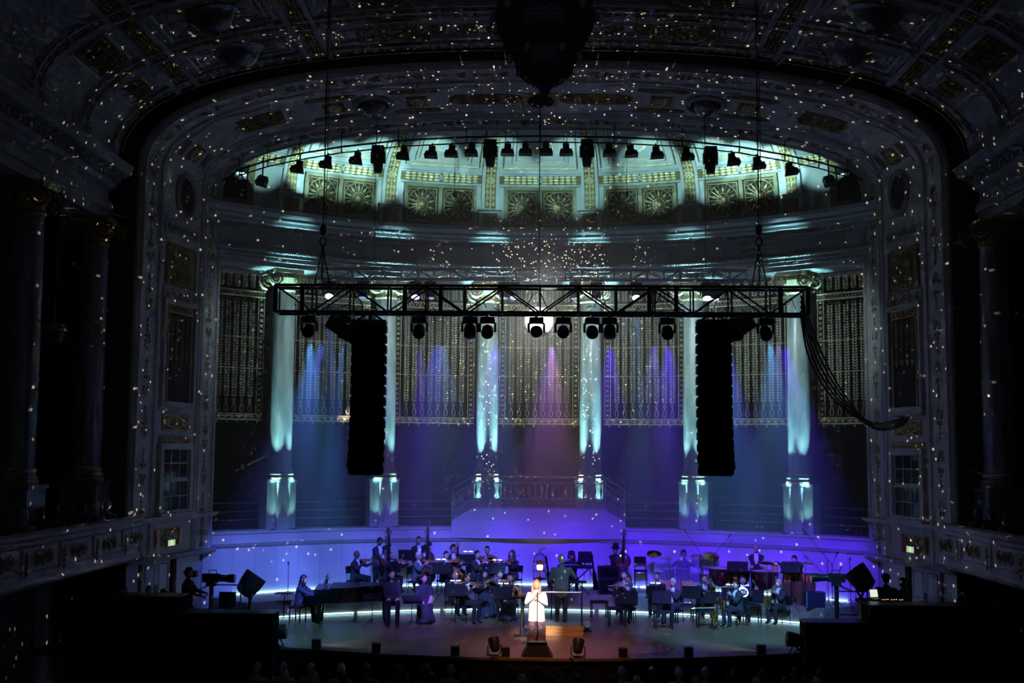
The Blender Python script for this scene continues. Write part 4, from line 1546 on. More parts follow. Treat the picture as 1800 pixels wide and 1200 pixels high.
for i, px in enumerate((543, 603, 737, 826, 857, 943, 990, 1041, 1072, 1173, 1297, 1346)):
    p = P(px, 553, FT_Y - .05)
    mover('black moving head lamp, %s from the left under the front truss' % ORD[i], (p.x, FT_Y, TZ0 - .085), (-62, -40, -55, -20, -60, -80, -72, -66, -15, -60, -45, -50)[i], (0, .3, 0, .1, 0, 0, 0, 0, -.1, 0, -.3, 0)[i], LD, .92)
for i, (px, m) in enumerate(((580, LW), (638, LB), (731, LV), (757, LB), (886, LB), (903, LB), (1011, LB), (1048, LB), (1118, LW), (1242, LW), (1256, LV))):
    p = P(px, 508, RT_Y)
    mover('moving head lamp with glowing lens, %s from the left under the rear truss' % ORD[i], (p.x, RT_Y, RT_Z - .10), (-35, -10, -30, -8, -10, -25, -8, -8, -35, -30, -10)[i], 0, m, .95, 'lamps of the rear truss', .36)
# two large tilted profile spots
for sg, px in ((-1, 597), (1, 1304)):
    p = P(px, 576, FT_Y)
    t = thing('profile_spot', 'large boxy profile spot tilted outwards beside the %s loudspeaker stack' % ('left' if sg < 0 else 'right'), 'lamp', p, 0, 'profile spots')
    M = RY(sg * 58) @ RX(12)
    MB().box((0, 0, 0), (.34, .36, .62), M, top=(.85, .85)).build('housing', M_['black'], t)
    h = MB().lathe([(.15, -.31), (.17, -.34), (.17, -.46)], 14, M).build('barrel', M_['black'], t)
    MB().lathe([(.155, -.455), (.001, -.456)], 14, M).build('lens', LD, h)
    MB().tube([(-.24, 0, 0), (-.24, 0, .22), (0, 0, .32), (.24, 0, .22), (.24, 0, 0)], .018, 5).build('bracket', M_['black'], t)

# chains, hoists and wires
for sg, px in ((-1, 566), (1, 1335)):
    p = P(px, 500, FT_Y)
    nm = 'left' if sg < 0 else 'right'
    t = thing('chain_hoist', 'long hanging chain and hoist holding the %s end of the front truss' % nm, 'hoist', (p.x, FT_Y, 0), 0, 'truss hoists')
    zc = P(px, 412, FT_Y).z
    MB().cyl((0, 0, zc + .22), (0, 0, 15.4), .014, 6).build('wire', M_['black'], t)
    MB().cyl((.06, 0, zc + .22), (.05, 0, 15.4), .008, 5).build('wire', M_['black'], t)
    MB().lathe([(.02, zc - .02), (.06, zc), (.075, zc + .1), (.06, zc + .2), (.02, zc + .24)], 10).build('hoist_body', M_['black'], t)
    mb = MB()
    mb.tube([(.07 * cos(a), 0, zc - .16 + .09 * sin(a)) for a in np.linspace(0, 2 * pi, 13)[:-1]], .018, 5, loop=True)
    mb.build('hook', M_['black'], t)
    k = MB()
    z = zc - .28
    i = 0
    while z > TZ1 + .1:
        R = RZ(90 * (i % 2))
        k.tube([R @ Vector((.022 * cos(a), 0, z + .045 * sin(a))) for a in np.linspace(0, 2 * pi, 9)[:-1]], .009, 4, loop=True)
        z -= .068
        i += 1
    k.build('chain', M_['black'], t)['kind'] = 'stuff'
    k = MB()
    for e in (-1, 1):
        k.cyl((0, 0, zc - .28), (e * .18, .0, TZ1), .014, 5)
    k.build('bridle', M_['black'], t)
for px, y0 in ((657, 0), (1241, 0)):
    p = P(px, 490, RT_Y)
    tag(MB().cyl((p.x, RT_Y, RT_Z + .27), (p.x, RT_Y, 16.2), .011, 5).build('suspension_wire', M_['black']), 'thin wire holding the rear truss, %s of the mirror ball' % ('left' if px < 900 else 'right'), 'wire', 'rear truss wires')

# ================================================================== hanging loudspeaker stacks
def cabinet_mesh():
    mb = MB()
    W, H, D_ = .70, .226, .46
    rings = []
    for x in (-W / 2, W / 2):
        rings.append([(x, -D_ / 2, -H / 2), (x, D_ / 2, -H / 2 + .03), (x, D_ / 2, H / 2 - .03), (x, -D_ / 2, H / 2)])
    mb.loft(rings)
    return mb.mesh('speaker_cabinet', M_['blackm'])
cab = cabinet_mesh()
gr = MB()
gr.box((0, -.235, 0), (.66, .012, .2))
gr.box((-.17, -.245, 0), (.30, .012, .19))
gr.box((.17, -.245, 0), (.30, .012, .19))
grm = gr.mesh('grille', M_['cloth'])
pl = MB()
for e in (-1, 1):
    pl.box((e * .365, -.1, 0), (.03, .10, .17))
    pl.box((e * .365, .15, 0), (.03, .05, .16))
plm = pl.mesh('rigging_plate', M_['black'])
for sg, px in ((-1, 650), (1, 1254)):
    nm = 'left' if sg < 0 else 'right'
    p = P(px, 568, FT_Y - .45)
    t = thing('loudspeaker_stack', 'tall curved black loudspeaker stack hanging %s of the stage' % nm, 'loudspeaker', (p.x, FT_Y - .45, p.z), -sg * .05, 'hanging loudspeaker stacks')
    M = T(0, 0, -.12)
    for k in range(14):
        o = put('speaker_cabinet', cab, t, M=M)
        put('grille', grm, o)
        put('rigging_plate', plm, o)
        ang = 0.2 if k < 6 else 1.6 + (k - 6) * .75
        M = M @ T(0, -.23, -.113) @ RX(-ang) @ T(0, .23, -.113)
    mb = MB()
    mb.box((0, 0, .03), (.74, .5, .05))
    mb.bar((-.3, 0, .05), (0, .2, TZ0 - p.z), .03)
    mb.bar((.3, 0, .05), (0, .2, TZ0 - p.z), .03)
    mb.bar((0, -.1, .05), (0, .2, TZ0 - p.z), .04)
    mb.build('flying_frame', M_['black'], t)

# ================================================================== curved pipe with lamps along the proscenium arch
YP = 34.7
pp = [P(x, y, YP) for x, y in ((392, 318), (420, 298), (470, 282), (527, 270), (600, 258), (700, 247), (820, 241), (950, 239), (1080, 241), (1200, 247), (1300, 258), (1380, 272), (1440, 285), (1490, 300), (1515, 318))]
t = thing('curved_lamp_pipe', 'long curved double pipe carrying small lamps under the proscenium arch', 'pipe')
MB().tube(pp, .03, 6).build('pipe', M_['black'], t)
MB().tube([q + Vector((0, .1, -.16)) for q in pp], .022, 6).build('pipe', M_['black'], t)
for q in pp[1:-1]:
    MB().bar(q, q + Vector((0, .1, -.16)), .03).build('strut', M_['black'], t)
    MB().bar(q, q + Vector((0, 0, .5)), .02).build('hanger', M_['black'], t)
def pipe_at(px):
    for a, b in zip(pp, pp[1:]):
        xa, xb = proj(a)[0], proj(b)[0]
        if xa <= px <= xb:
            return a.lerp(b, (px - xa) / (xb - xa))
    return pp[0]
fb = [MB() for _ in range(3)]
fb[0].box((0, 0, -.18), (.20, .14, .16)); fb[0].bar((0, 0, 0), (0, 0, -.12), .03)
fb[1].box((0, -.02, -.40), (.42, .26, .16), top=(.8, .7)); fb[1].box((0, -.02, -.30), (.2, .12, .08))
fb[2].box((0, -.02, -.483), (.38, .22, .01))
f_me = [fb[0].mesh('bracket', M_['black']), fb[1].mesh('housing', M_['black']), fb[2].mesh('lens', LD)]
small = (527, 577, 629, 711, 760, 795, 830, 893, 924, 960, 995, 1070, 1108, 1153, 1206, 1286, 1330, 1387)
ORD2 = ORD + ['thirteenth', 'fourteenth', 'fifteenth', 'sixteenth', 'seventeenth', 'eighteenth']
for i, px in enumerate(small):
    t = thing('flood_lamp', 'small boxy flood lamp, %s from the left on the curved pipe' % ORD2[i], 'lamp', pipe_at(px) + Vector((0, .05, -.12)), 0, 'flood lamps on the curved pipe')
    put('bracket', f_me[0], t)
    h = put('housing', f_me[1], t)
    h.rotation_euler = (radians(-12), radians((px - 950) * -.02), 0)
    put('lens', f_me[2], h)
for i, px in enumerate((665, 862, 1032, 1249)):
    t = thing('hanging_profile_lamp', 'large dark profile lamp, %s from the left on the curved pipe' % ORD[i], 'lamp', pipe_at(px) + Vector((0, .05, -.1)), 0, 'profile lamps on the curved pipe')
    MB().box((0, 0, -.12), (.40, .34, .24), top=(.9, .9)).build('base', M_['black'], t)
    mb = MB()
    for e in (-1, 1):
        mb.box((e * .2, 0, -.36), (.05, .16, .34))
    mb.box((0, 0, -.225), (.40, .14, .03))
    mb.build('yoke', M_['black'], t)
    hd = MB().lathe([(.10, -.22), (.17, -.27), (.18, -.5), (.15, -.66), (.13, -.8), (.12, -.82)], 14).build('head', M_['black'], t, True)
    MB().lathe([(.115, -.821), (.001, -.825)], 14).build('lens', LD, hd)
for sg, px in ((-1, 461), (1, 1457)):
    p = P(px, 318, 35.6)
    t = thing('window_flood', 'square flood lamp on an arm in front of the %s dark dome window' % ('left' if sg < 0 else 'right'), 'lamp', p, 0, 'dome window floods')
    MB().box((0, 0, 0), (.36, .22, .3), RX(-25) @ RY(sg * -20), top=(.8, .8)).build('housing', M_['black'], t)
    mb = MB()
    framebox(mb, .34, .28, .03, .03, M=T(0, -.12, -.02) @ RX(65) @ RZ(sg * 15))
    mb.build('shutter_frame', M_['alul'], t)
    MB().bar((0, 0, .12), (-sg * .1, -.3, .7), .035).build('arm', M_['black'], t)
for px in (799, 1102):
    p = P(px, 341, 36.5)
    t = thing('hanging_microphone', 'small dark microphone hanging on a wire before the dome, %s of the centre' % ('left' if px < 900 else 'right'), 'microphone', p, 0, 'hanging microphones')
    MB().cyl((0, 0, 0), (0, 0, 1.9), .009, 5).build('wire', M_['black'], t)
    MB().lathe([(.02, -.12), (.055, -.1), (.05, .06), (.02, .1)], 8).build('capsule', M_['black'], t)

# cables sagging from the right truss end to the pier
t = thing('cable_bundle', 'bundle of black cables sagging from the right truss end to the pier', 'cables')
for k in range(5):
    pts = []
    A = P(1408, 520 + 9 * k, FT_Y)
    B = pros(100, .5, .1); B = side(1, .42 + .04 * k, zy(722), .1).translation
    mid = P(1530 + 3 * k, 742 + 4 * k - (k == 4) * 6, 30.4)
    q0, q1 = P(1440 - 4 * k, 610 + 6 * k, 26.5), P(1482 - 3 * k, 690 + 4 * k, 28.5)
    ctrl = [A, q0, q1, mid, P(1585, 736 + 3 * k, 31.6), B]
    for i in range(len(ctrl) - 1):
        a, b, c, d = ctrl[max(0, i - 1)], ctrl[i], ctrl[i + 1], ctrl[min(len(ctrl) - 1, i + 2)]
        for s in np.linspace(0, 1, 7)[:-1]:
            pts.append(.5 * ((2 * b) + (c - a) * s + (2 * a - 5 * b + 4 * c - d) * s * s + (3 * b - a - 3 * c + d) * s ** 3))
    pts.append(B)
    MB().tube(pts, .022, 5).build('cable', M_['blackm'], t)

# ================================================================== chandeliers
def chandelier(name, label, loc, prof, ring_n, drop_rows, rod):
    t = thing(name, label, 'chandelier', loc)
    MB().lathe(prof, 40).build('crystal_basket', M_['crystal'], t, True)
    mb = MB()
    for r, z, k, h in drop_rows:
        for j in range(k):
            a = 2 * pi * j / k
            x, y = r * cos(a), r * sin(a)
            w = h * .22
            mb.add([(x, y, z), (x - w, y, z - h * .5), (x, y - w, z - h * .5), (x + w, y, z - h * .5), (x, y + w, z - h * .5), (x, y, z - h)],
                   [(0, 1, 2), (0, 2, 3), (0, 3, 4), (0, 4, 1), (5, 2, 1), (5, 3, 2), (5, 4, 3), (5, 1, 4)])
    mb.build('crystal_drops', M_['crystal'], t)['kind'] = 'stuff'
    for r, z in ring_n:
        MB().tube([(r * cos(2 * pi * j / 36), r * sin(2 * pi * j / 36), z) for j in range(36)], .03, 5, loop=True).build('ring', M_['giltd'], t)
    MB().cyl((0, 0, prof[-1][1]), (0, 0, rod), .04, 8).build('rod', M_['black'], t)
    return t
CH = P(957, 187, 21.0)
def chz(y): return P(957, y, 21.0).z - CH.z
pf = [(.03, 0), (.10, chz(178)), (.06, chz(170)), (.14, chz(152)), (.32, chz(143)), (.50, chz(126)), (.53, chz(112)), (.60, chz(98)), (.55, chz(92)), (.72, chz(78)), (.86, chz(50)), (.90, chz(28)), (.84, chz(8)), (.9, chz(-20)), (.5, chz(-60)), (.08, chz(-90))]
rows = []
for i in range(2, len(pf) - 1):
    (r0, z0), (r1, z1) = pf[i], pf[i + 1]
    m = max(1, int(hypot(r1 - r0, z1 - z0) / .075))
    for j in range(m):
        r, z = r0 + (r1 - r0) * j / m, z0 + (z1 - z0) * j / m
        if r > .1 and z < chz(-30):
            rows.append((r * 1.03, z + .05, int(2 * pi * r / .065), .085))
t = chandelier('crystal_chandelier', 'huge dark crystal chandelier hanging from the ceiling centre', CH, pf, [(.62, chz(98)), (.93, chz(28))], rows, 15.6 - CH.z)
lm = MB().ball((0, 0, 0), (.075, .075, .1), 10, 6).mesh('bulb_cup', M_['plaster2'], True)
for j in range(8):
    a = 2 * pi * (j + .0) / 8
    put('bulb_cup', lm, t, (.97 * cos(a), .97 * sin(a), chz(30)))
for j in range(6):
    a = 2 * pi * (j + .0) / 6
    put('bulb_cup', lm, t, (.64 * cos(a), .64 * sin(a), chz(100)))
CS = P(93, 605, 28.2)
pf = [(.03, 0), (.18, .04), (.26, .12), (.28, .3), (.33, .34), (.30, .5), (.1, .56), (.03, .6)]
rows = [(r * 1.04, z + .04, int(2 * pi * r / .06), .07) for r, z in ((.12, .03), (.2, .06), (.26, .13), (.28, .2), (.29, .27), (.33, .33), (.32, .4), (.3, .48))]
chandelier('gallery_chandelier', 'small crystal chandelier hanging in the dark left gallery between columns', CS, pf, [(.33, .34)], rows, 11.02 - CS.z)

# ================================================================== exit signs
gs = emat('lit_exit_sign', (.85, .80, .45), .55)
gg = emat('lit_exit_arrow', (.10, 1.0, .18), 1.5)
for sg, px, py in ((-1, 296, 953), (1, 1610, 965)):
    i_s = .56
    M = side(sg, i_s, P(px, py, 32.6).z, .12)
    t = tag(put('exit_sign', None, None, M=M), 'small lit exit sign with green arrow on the %s pier' % ('left' if sg < 0 else 'right'), 'sign', 'exit signs')
    MB().box((0, 0, 0), (.42, .19, .06)).build('housing', M_['alul'], t)
    MB().box((0, 0, .032), (.38, .16, .006)).build('face', gs, t)
    mb = MB()
    mb.prism([(-.025, .065), (.025, .065), (.025, -.005), (.06, -.005), (0, -.07), (-.06, -.005), (-.025, -.005)], .036, .042)
    mb.build('arrow', gg, t)
    MB().bar((0, .1, 0), (0, .1, -.12), .02).build('bracket', M_['alu'], t)

# ================================================================== people
def skin_mat(i, c):
    return mat('skin_%s' % 'abcde'[i], c, .5)
SKIN = [skin_mat(0, (.55, .36, .27)), skin_mat(1, (.46, .28, .2)), skin_mat(2, (.16, .085, .055)), skin_mat(3, (.62, .42, .33))]
SUIT = mat('black_wool', (.024, .026, .032), .85, var=.25, scale=25)
SUITG = mat('charcoal_wool', (.11, .14, .16), .8, var=.2, scale=25)
TROU = mat('black_trousers', (.014, .014, .017), .85)
SHOE = mat('black_leather', (.010, .010, .010), .3)
HAIR = dict(black=mat('black_hair', (.012, .010, .009), .5), brown=mat('brown_hair', (.045, .025, .015), .5), grey=mat('grey_hair', (.36, .36, .37), .6), white=mat('white_hair', (.68, .67, .66), .6), fair=mat('fair_hair', (.46, .25, .17), .55))
LIP = mat('lips', (.35, .12, .10), .5)
EYE_M = mat('eye_dark', (.02, .015, .012), .25)
def voxel(mb, size):
    me = bpy.data.meshes.new('tmp')
    me.from_pydata(mb.v, [], mb.f)
    o = bpy.data.objects.new('tmp', me)
    COL.objects.link(o)
    m = o.modifiers.new('r', 'REMESH')
    m.mode = 'VOXEL'
    m.voxel_size = size
    s = o.modifiers.new('s', 'SMOOTH')
    s.factor = .5
    s.iterations = 3
    dg = bpy.context.evaluated_depsgraph_get()
    ev = o.evaluated_get(dg).to_mesh()
    n = len(ev.vertices)
    v = np.empty(n * 3, 'f'); ev.vertices.foreach_get('co', v)
    f = [tuple(p.vertices) for p in ev.polygons]
    o.evaluated_get(dg).to_mesh_clear()
    bpy.data.objects.remove(o)
    bpy.data.meshes.remove(me)
    return v.reshape(-1, 3), f
def ik(a, b, l1, l2, pole):
    a, b = Vector(a), Vector(b)
    d = b - a
    L = d.length
    if L > (l1 + l2) * .995:
        b = a + d * ((l1 + l2) * .995 / L)
        d = b - a
        L = d.length
    L = max(L, abs(l1 - l2) + .02)
    u = d.normalized()
    x = (l1 * l1 - l2 * l2 + L * L) / (2 * L)
    h = sqrt(max(0, l1 * l1 - x * x))
    p = Vector(pole)
    p = p - u * p.dot(u)
    p.normalize()
    return a + u * x + p * h, b
def hand(mb, w, d, nrm, left, curl, k):
    """palm and five bent fingers; w wrist, d finger direction, nrm palm normal"""
    d = Vector(d).normalized()
    n = Vector(nrm)
    n = (n - d * n.dot(d)).normalized()
    x = d.cross(n) * (1 if left else -1)   # towards the thumb
    q = lambda u, v, z: Vector(w) + (x * u + d * v + n * z) * k
    mb.loft([[q(-.026, -.02, -.012), q(.026, -.02, -.012), q(.026, -.02, .012), q(-.026, -.02, .012)],
             [q(-.040, .05, -.014), q(.040, .05, -.014), q(.040, .05, .014), q(-.040, .05, .014)],
             [q(-.040, .09, -.010), q(.038, .09, -.010), q(.038, .09, .012), q(-.040, .09, .012)]])
    for i, L in enumerate((.062, .074, .080, .072)):
        u = -.031 + .021 * i
        c = curl
        pts = [q(u, .085, 0), q(u, .085 + L * .5 * cos(c), L * .5 * sin(c)), q(u, .085 + L * .5 * cos(c) + L * .5 * cos(2.1 * c), L * .5 * sin(c) + L * .5 * sin(2.1 * c))]
        mb.tube(pts, [.0095 * k, .009 * k, .007 * k], 5)
    mb.tube([q(.034, .02, .004), q(.062, .055, .016), q(.060, .090, .034)], [.012 * k, .010 * k, .008 * k], 5)
def person(label, loc, rz, h=1.75, seat=None, lean=0, side_l=0, twist=0, hands=None, look=(0, 0), skin=0, hair=('short', 'black'), suit=None, trou=None, shirt=True, dress=None, knees=.13, feet=None, curl=.7, name='person', poles=None, group='orchestra players', vox=.026, extra=None, legs_apart=.11, sleeves=True):
    k = 1.0 if seat is not None else h / 1.75
    suit = suit or SUIT
    trou = trou or TROU
    hz = (seat + .09) if seat is not None else .93 * k
    P0 = Vector((0, 0, hz))
    Rm = Matrix.Rotation(radians(side_l), 3, 'Y') @ Matrix.Rotation(radians(lean), 3, 'X')
    up = Rm @ Vector((0, 0, 1))
    tw = Matrix.Rotation(radians(twist), 3, up)
    sx = tw @ (Rm @ Vector((1, 0, 0)))
    fw = tw @ (Rm @ Vector((0, -1, 0)))
    sx0 = Vector((1, 0, 0))
    nb = P0 + up * (.50 * k)
    b = MB()
    def ring(c, ax, ay, w, d, n=14):
        return [c + ax * (w * cos(2 * pi * j / n)) + ay * (d * sin(2 * pi * j / n)) for j in range(n)]
    female = dress is not None
    sw = .90 if female else 1.0
    prof = [(-.13, .185, .14), (-.02, .20, .15), (.12, .182 * sw, .14), (.26, .205 * sw, .15), (.38, .222 * sw, .142), (.455, .185 * sw, .112), (.49, .08, .075), (.56, .058, .06)]
    rings = []
    for v, w, d in prof:
        f = max(0, min(1, v / .4))
        ax = sx0.lerp(sx, f).normalized()
        ay = ax.cross(up)
        rings.append(ring(P0 + up * (v * k), ax, ay, w * k, d * k))
    b.loft(rings)
    segs = [(P0 - up * .1, nb - up * .04, 'torso', .15), (nb - up * .0, nb + up * .10, 'neck', .05)]
    hands = hands or {}
    wr = {}
    for s in (-1, 1):
        sh = P0 + up * (.425 * k) + sx * (s * .20 * sw * k)
        t = Vector(hands.get(s, (s * .28, -.05, hz - .05)))
        pole = (poles or {}).get(s, (s * .6, .5, -.8))
        el, w_ = ik(sh, t, .285 * k, .255 * k, pole)
        wr[s] = (el, w_)
        b.tube([sh - sx * (s * .03), sh, sh.lerp(el, .5), el, el.lerp(w_, .5), w_], [.06 * k, .080 * k, .068 * k, .058 * k, .052 * k, .038 * k], 10)
        segs += [(sh, el, 'arm', .05), (el, w_, 'fore', .04)]
    for s in (-1, 1):
        hp = P0 + Vector((s * .085 * k, 0, -.02))
        if seat is not None:
            kn = Vector((s * knees, -.43, seat + .055))
            an = Vector((s * knees, -.43 + (feet if feet is not None else .04), .085))
            if dress == 'none':
                pass
        else:
            an = Vector((s * legs_apart, .02, .085))
            if feet:
                an = Vector(feet[0 if s < 0 else 1])
            kn, an = ik(hp, an, .43 * k, .42 * k, (s * .1, -1, 0))
        b.tube([hp, hp.lerp(kn, .5), kn, kn.lerp(an, .5), an], [.105 * k, .096 * k, .078 * k, .068 * k, .060 * k], 10)
        b.ball(tuple(an + Vector((0, -.065, -.042))), (.046, .13, .042), 10, 6)
        segs += [(hp, kn, 'leg', .07), (kn, an, 'leg', .06), (an + Vector((0, .03, -.05)), an + Vector((0, -.17, -.05)), 'shoe', .035)]
    if dress == 'long':
        if seat is not None:
            b.loft([ring(P0 + Vector((0, -.02, .1)), sx0, Vector((0, 1, 0)), .15, .12), ring(Vector((0, -.14, seat + .04)), sx0, Vector((0, 1, 0)), .24, .28), ring(Vector((0, -.34, seat * .6)), sx0, Vector((0, 1, 0)), .24, .20), ring(Vector((0, -.40, .05)), sx0, Vector((0, 1, 0)), .30, .22)])
        else:
            b.loft([ring(P0 + Vector((0, 0, .12)), sx0, Vector((0, 1, 0)), .15, .11), ring(Vector((0, 0, .5)), sx0, Vector((0, 1, 0)), .22, .18), ring(Vector((0, 0, .04)), sx0, Vector((0, 1, 0)), .28, .24)])
    if dress == 'tunic':             # loose long blouse over wide trousers
        b.loft([ring(P0 + up * (v * k), sx0, Vector((0, 1, 0)), w, d) for v, w, d in ((.40, .19, .125), (.25, .20, .15), (.0, .205, .16), (-.16, .215, .165), (-.24, .215, .165))])
        for s in (-1, 1):
            b.tube([Vector((s * .10, 0, hz - .1)), Vector((s * .12, 0, .45)), Vector((s * .125, -.01, .05))], [.11, .115, .12], 10)
    v, f = voxel(b, vox)
    fc = np.array([v[list(q)].mean(0) for q in f])
    best = np.full(len(f), 1e9); cls = np.zeros(len(f), int)
    names = []
    for i, (p, q, nm, r) in enumerate(segs):
        p, q = np.array(p), np.array(q)
        d = q - p
        t = np.clip(((fc - p) @ d) / (d @ d), 0, 1)
        ds = np.linalg.norm(fc - p - t[:, None] * d, axis=1) / r
        m = ds < best
        best[m] = ds[m]; cls[m] = i
        names.append(nm)
    # materials: 0 suit 1 trousers 2 skin 3 shirt 4 shoe 5 lips 6 eyes
    idx = np.zeros(len(f), int)
    kind = np.array([names[c] for c in cls])
    idx[(kind == 'leg')] = 1
    idx[kind == 'shoe'] = 4
    idx[kind == 'neck'] = 2
    rel = fc - np.array(P0)
    a_v = rel @ np.array(up); a_x = rel @ np.array(sx); a_f = rel @ np.array(fw)
    tor = kind == 'torso'
    if shirt:
        vv = (tor | (kind == 'neck')) & (a_f > .02) & (a_v > .10 * k) & (a_v < .53 * k) & (np.abs(a_x) < .014 + .20 * (a_v / k - .10).clip(0, .25))
        idx[vv] = 3
        idx[(kind == 'neck') & (a_v < .515 * k)] = 3
    if dress == 'tunic':
        low = fc[:, 2] < hz - .245
        idx[:] = np.where(kind == 'shoe', 4, np.where(low, 1, 0))
        idx[(kind == 'neck') & (a_v > .47)] = 2
    elif dress == 'long':
        idx[idx == 1] = 0
    if not sleeves:
        idx[kind == 'fore'] = 2
    out = MB()
    out.v = [tuple(map(float, p)) for p in v]
    out.f = f
    out.mi = [int(i) for i in idx]
    # head
    hz_, hp_ = look
    hm = (Matrix.Rotation(radians(hz_), 3, 'Z') @ Matrix.Rotation(radians(hp_), 3, 'X')).to_4x4()
    hc = nb + up * (.175 * k) + fw * (.02 if lean < 25 else .05)
    HM = Matrix.Translation(hc) @ hm @ Matrix.Scale(1.1 * (k if k > .9 else .95), 4)
    hd = MB().ball((0, 0, 0), (.076, .094, .116), 18, 14)
    hv = []
    for x, y, z in hd.v:
        if z < -.03:
            x *= 1 - 2.2 * (-.03 - z) * (1 if y < .02 else .4)
            if y > 0:
                y *= 1 - 3.0 * (-.03 - z)
            else:
                y -= .10 * (-.03 - z)
        if y < -.05 and .0 < z < .03 and .012 < abs(x) < .05:
            y += .010
        if y < -.06 and .03 < z < .055:
            y -= .004
        hv.append((x, y, z))
    out.cur = 2
    out.add(hv, hd.f, HM)
    out.add([(-.011, -.092, .018), (.011, -.092, .018), (.017, -.090, -.022), (-.017, -.090, -.022), (0, -.120, -.016), (0, -.098, .02), (0, -.1, -.028)], [(5, 0, 4), (5, 4, 1), (1, 4, 2), (2, 4, 6), (6, 4, 3), (3, 4, 0)], HM)
    for s in (-1, 1):
        out.ball((s * .077, .005, .0), (.010, .020, .030), 6, 4, HM)
    out.cur = 5
    out.ball((0, -.094, -.050), (.024, .010, .007), 8, 4, HM)
    out.cur = 6
    for s in (-1, 1):
        out.ball((s * .031, -.081, .014), (.012, .006, .006), 6, 4, HM)
    # hands
    out.cur = 2
    for s in (-1, 1):
        el, w_ = wr[s]
        d = (w_ - el).normalized()
        nrm = (hands.get(('n', s)) or (-s * .6, -.2, -.6))
        hand(out, w_ + d * .01, d, nrm, s > 0, hands.get(('c', s), curl), k)
    mats = [suit, trou, SKIN[skin], M_['white'], SHOE, LIP, EYE_M]
    me = out.mesh('person', mats, True)
    o = put(name, me, None, loc, rz)
    tag(o, label, 'person', group)
    # hair
    style, colr = hair
    if style != 'bald':
        hr = MB().ball((0, .006, .006), (.081, .100, .121), 16, 12)
        keep = []
        for fce in hr.f:
            c = np.mean([hr.v[i] for i in fce], axis=0)
            line = .070 - abs(c[0]) * .25 if c[1] < -.055 else .050 - (c[1] + .055) * 1.25
            if style == 'rim':
                ok = (c[1] > -.02 and -.06 < c[2] < .045)
            else:
                ok = c[2] > max(line, -.075 if style != 'long' else -.12)
            if ok:
                keep.append(fce)
        hr2 = MB()
        hr2.v = list(hr.v)
        rr = random.Random(len(label))
        hr2.v = [(x * (1 + rr.uniform(-.01, .05)), y * (1 + rr.uniform(-.01, .05)), z * (1 + rr.uniform(-.01, .03))) for x, y, z in hr2.v]
        hr2.f = keep
        hr2.mi = [0] * len(keep)
        if style == 'long':
            n = 10
            rings = []
            for v_, w, d, y in ((.03, .086, .07, .03), (-.06, .09, .06, .04), (-.15, .10, .05, .05), (-.26, .085, .04, .055), (-.33, .05, .02, .055)):
                rings.append([(w * cos(pi * j / (n - 1)) * (1 if True else 1), y + d * sin(pi * j / (n - 1)), v_) for j in range(n)] + [(w * .75 * cos(pi * (n - 1 - j) / (n - 1)), y + d * .5 * sin(pi * (n - 1 - j) / (n - 1)), v_) for j in range(n)])
            hr2.loft(rings)
            for s in (-1, 1):
                hr2.tube([(s * .075, -.03, .06), (s * .088, -.035, 0), (s * .092, -.035, -.08), (s * .09, -.04, -.17), (s * .08, -.04, -.24)], [.018, .026, .028, .026, .01], 6)
        if style == 'bun':
            hr2.ball((0, .11, .05), .045, 8, 6)
        if style == 'curly':
            for j in range(26):
                a, e = rr.uniform(0, 2 * pi), rr.uniform(-.1, 1.4)
                y = .1 * cos(e) * sin(a)
                if y < -.04 and e < .55:
                    continue
                hr2.ball((.085 * cos(e) * cos(a), .006 + y, .006 + .122 * sin(e)), .027, 6, 4)
        hr2.v = [tuple(HM @ Vector(p)) for p in hr2.v]
        hr2.build('hair', HAIR[colr], o, True)
    if extra:
        extra(o, HM, P0, up, sx, fw)
    o['_h'] = float(hz)
    return o, HM, wr
def bowtie(o, HM, P0, up, sx, fw):
    c = P0 + up * .475 + fw * .085
    mb = MB()
    for s in (-1, 1):
        mb.loft([[c + sx * (s * .004) + up * .008 * a + fw * .006 * b for a, b in ((-1, -1), (1, -1), (1, 1), (-1, 1))], [c + sx * (s * .045) + up * .024 * a + fw * .006 * b for a, b in ((-1, -1), (1, -1), (1, 1), (-1, 1))]])
    mb.build('bow_tie', M_['white'], o)
def tophat(o, HM, P0, up, sx, fw):
    mb = MB().lathe([(.15, .075), (.155, .083), (.095, .088), (.09, .14), (.098, .23), (.001, .235)], 18, HM)
    mb.build('top_hat', SHOE, o, True)
def cap(o, HM, P0, up, sx, fw):
    mb = MB().lathe([(.10, .03), (.105, .06), (.09, .11), (.05, .135), (.001, .14)], 16, HM)
    mb.loft([[HM @ Vector((x, -.08, .045)) for x in (-.07, 0, .07)] + [HM @ Vector((x, -.08, .055)) for x in (.07, 0, -.07)], [HM @ Vector((x, -.17, .03)) for x in (-.05, 0, .05)] + [HM @ Vector((x, -.17, .036)) for x in (.05, 0, -.05)]])
    mb.build('cap', SUIT, o, True)
def glasses(o, HM, P0, up, sx, fw):
    mb = MB()
    for s in (-1, 1):
        mb.tube([HM @ Vector((s * .033 + .024 * cos(a), -.098, .014 + .018 * sin(a))) for a in np.linspace(0, 2 * pi, 9)[:-1]], .003, 4, loop=True)
        mb.bar(HM @ Vector((s * .055, -.095, .018)), HM @ Vector((s * .08, .0, .015)), .004)
    mb.bar(HM @ Vector((-.01, -.1, .016)), HM @ Vector((.01, -.1, .016)), .004)
    mb.build('glasses', M_['black'], o)

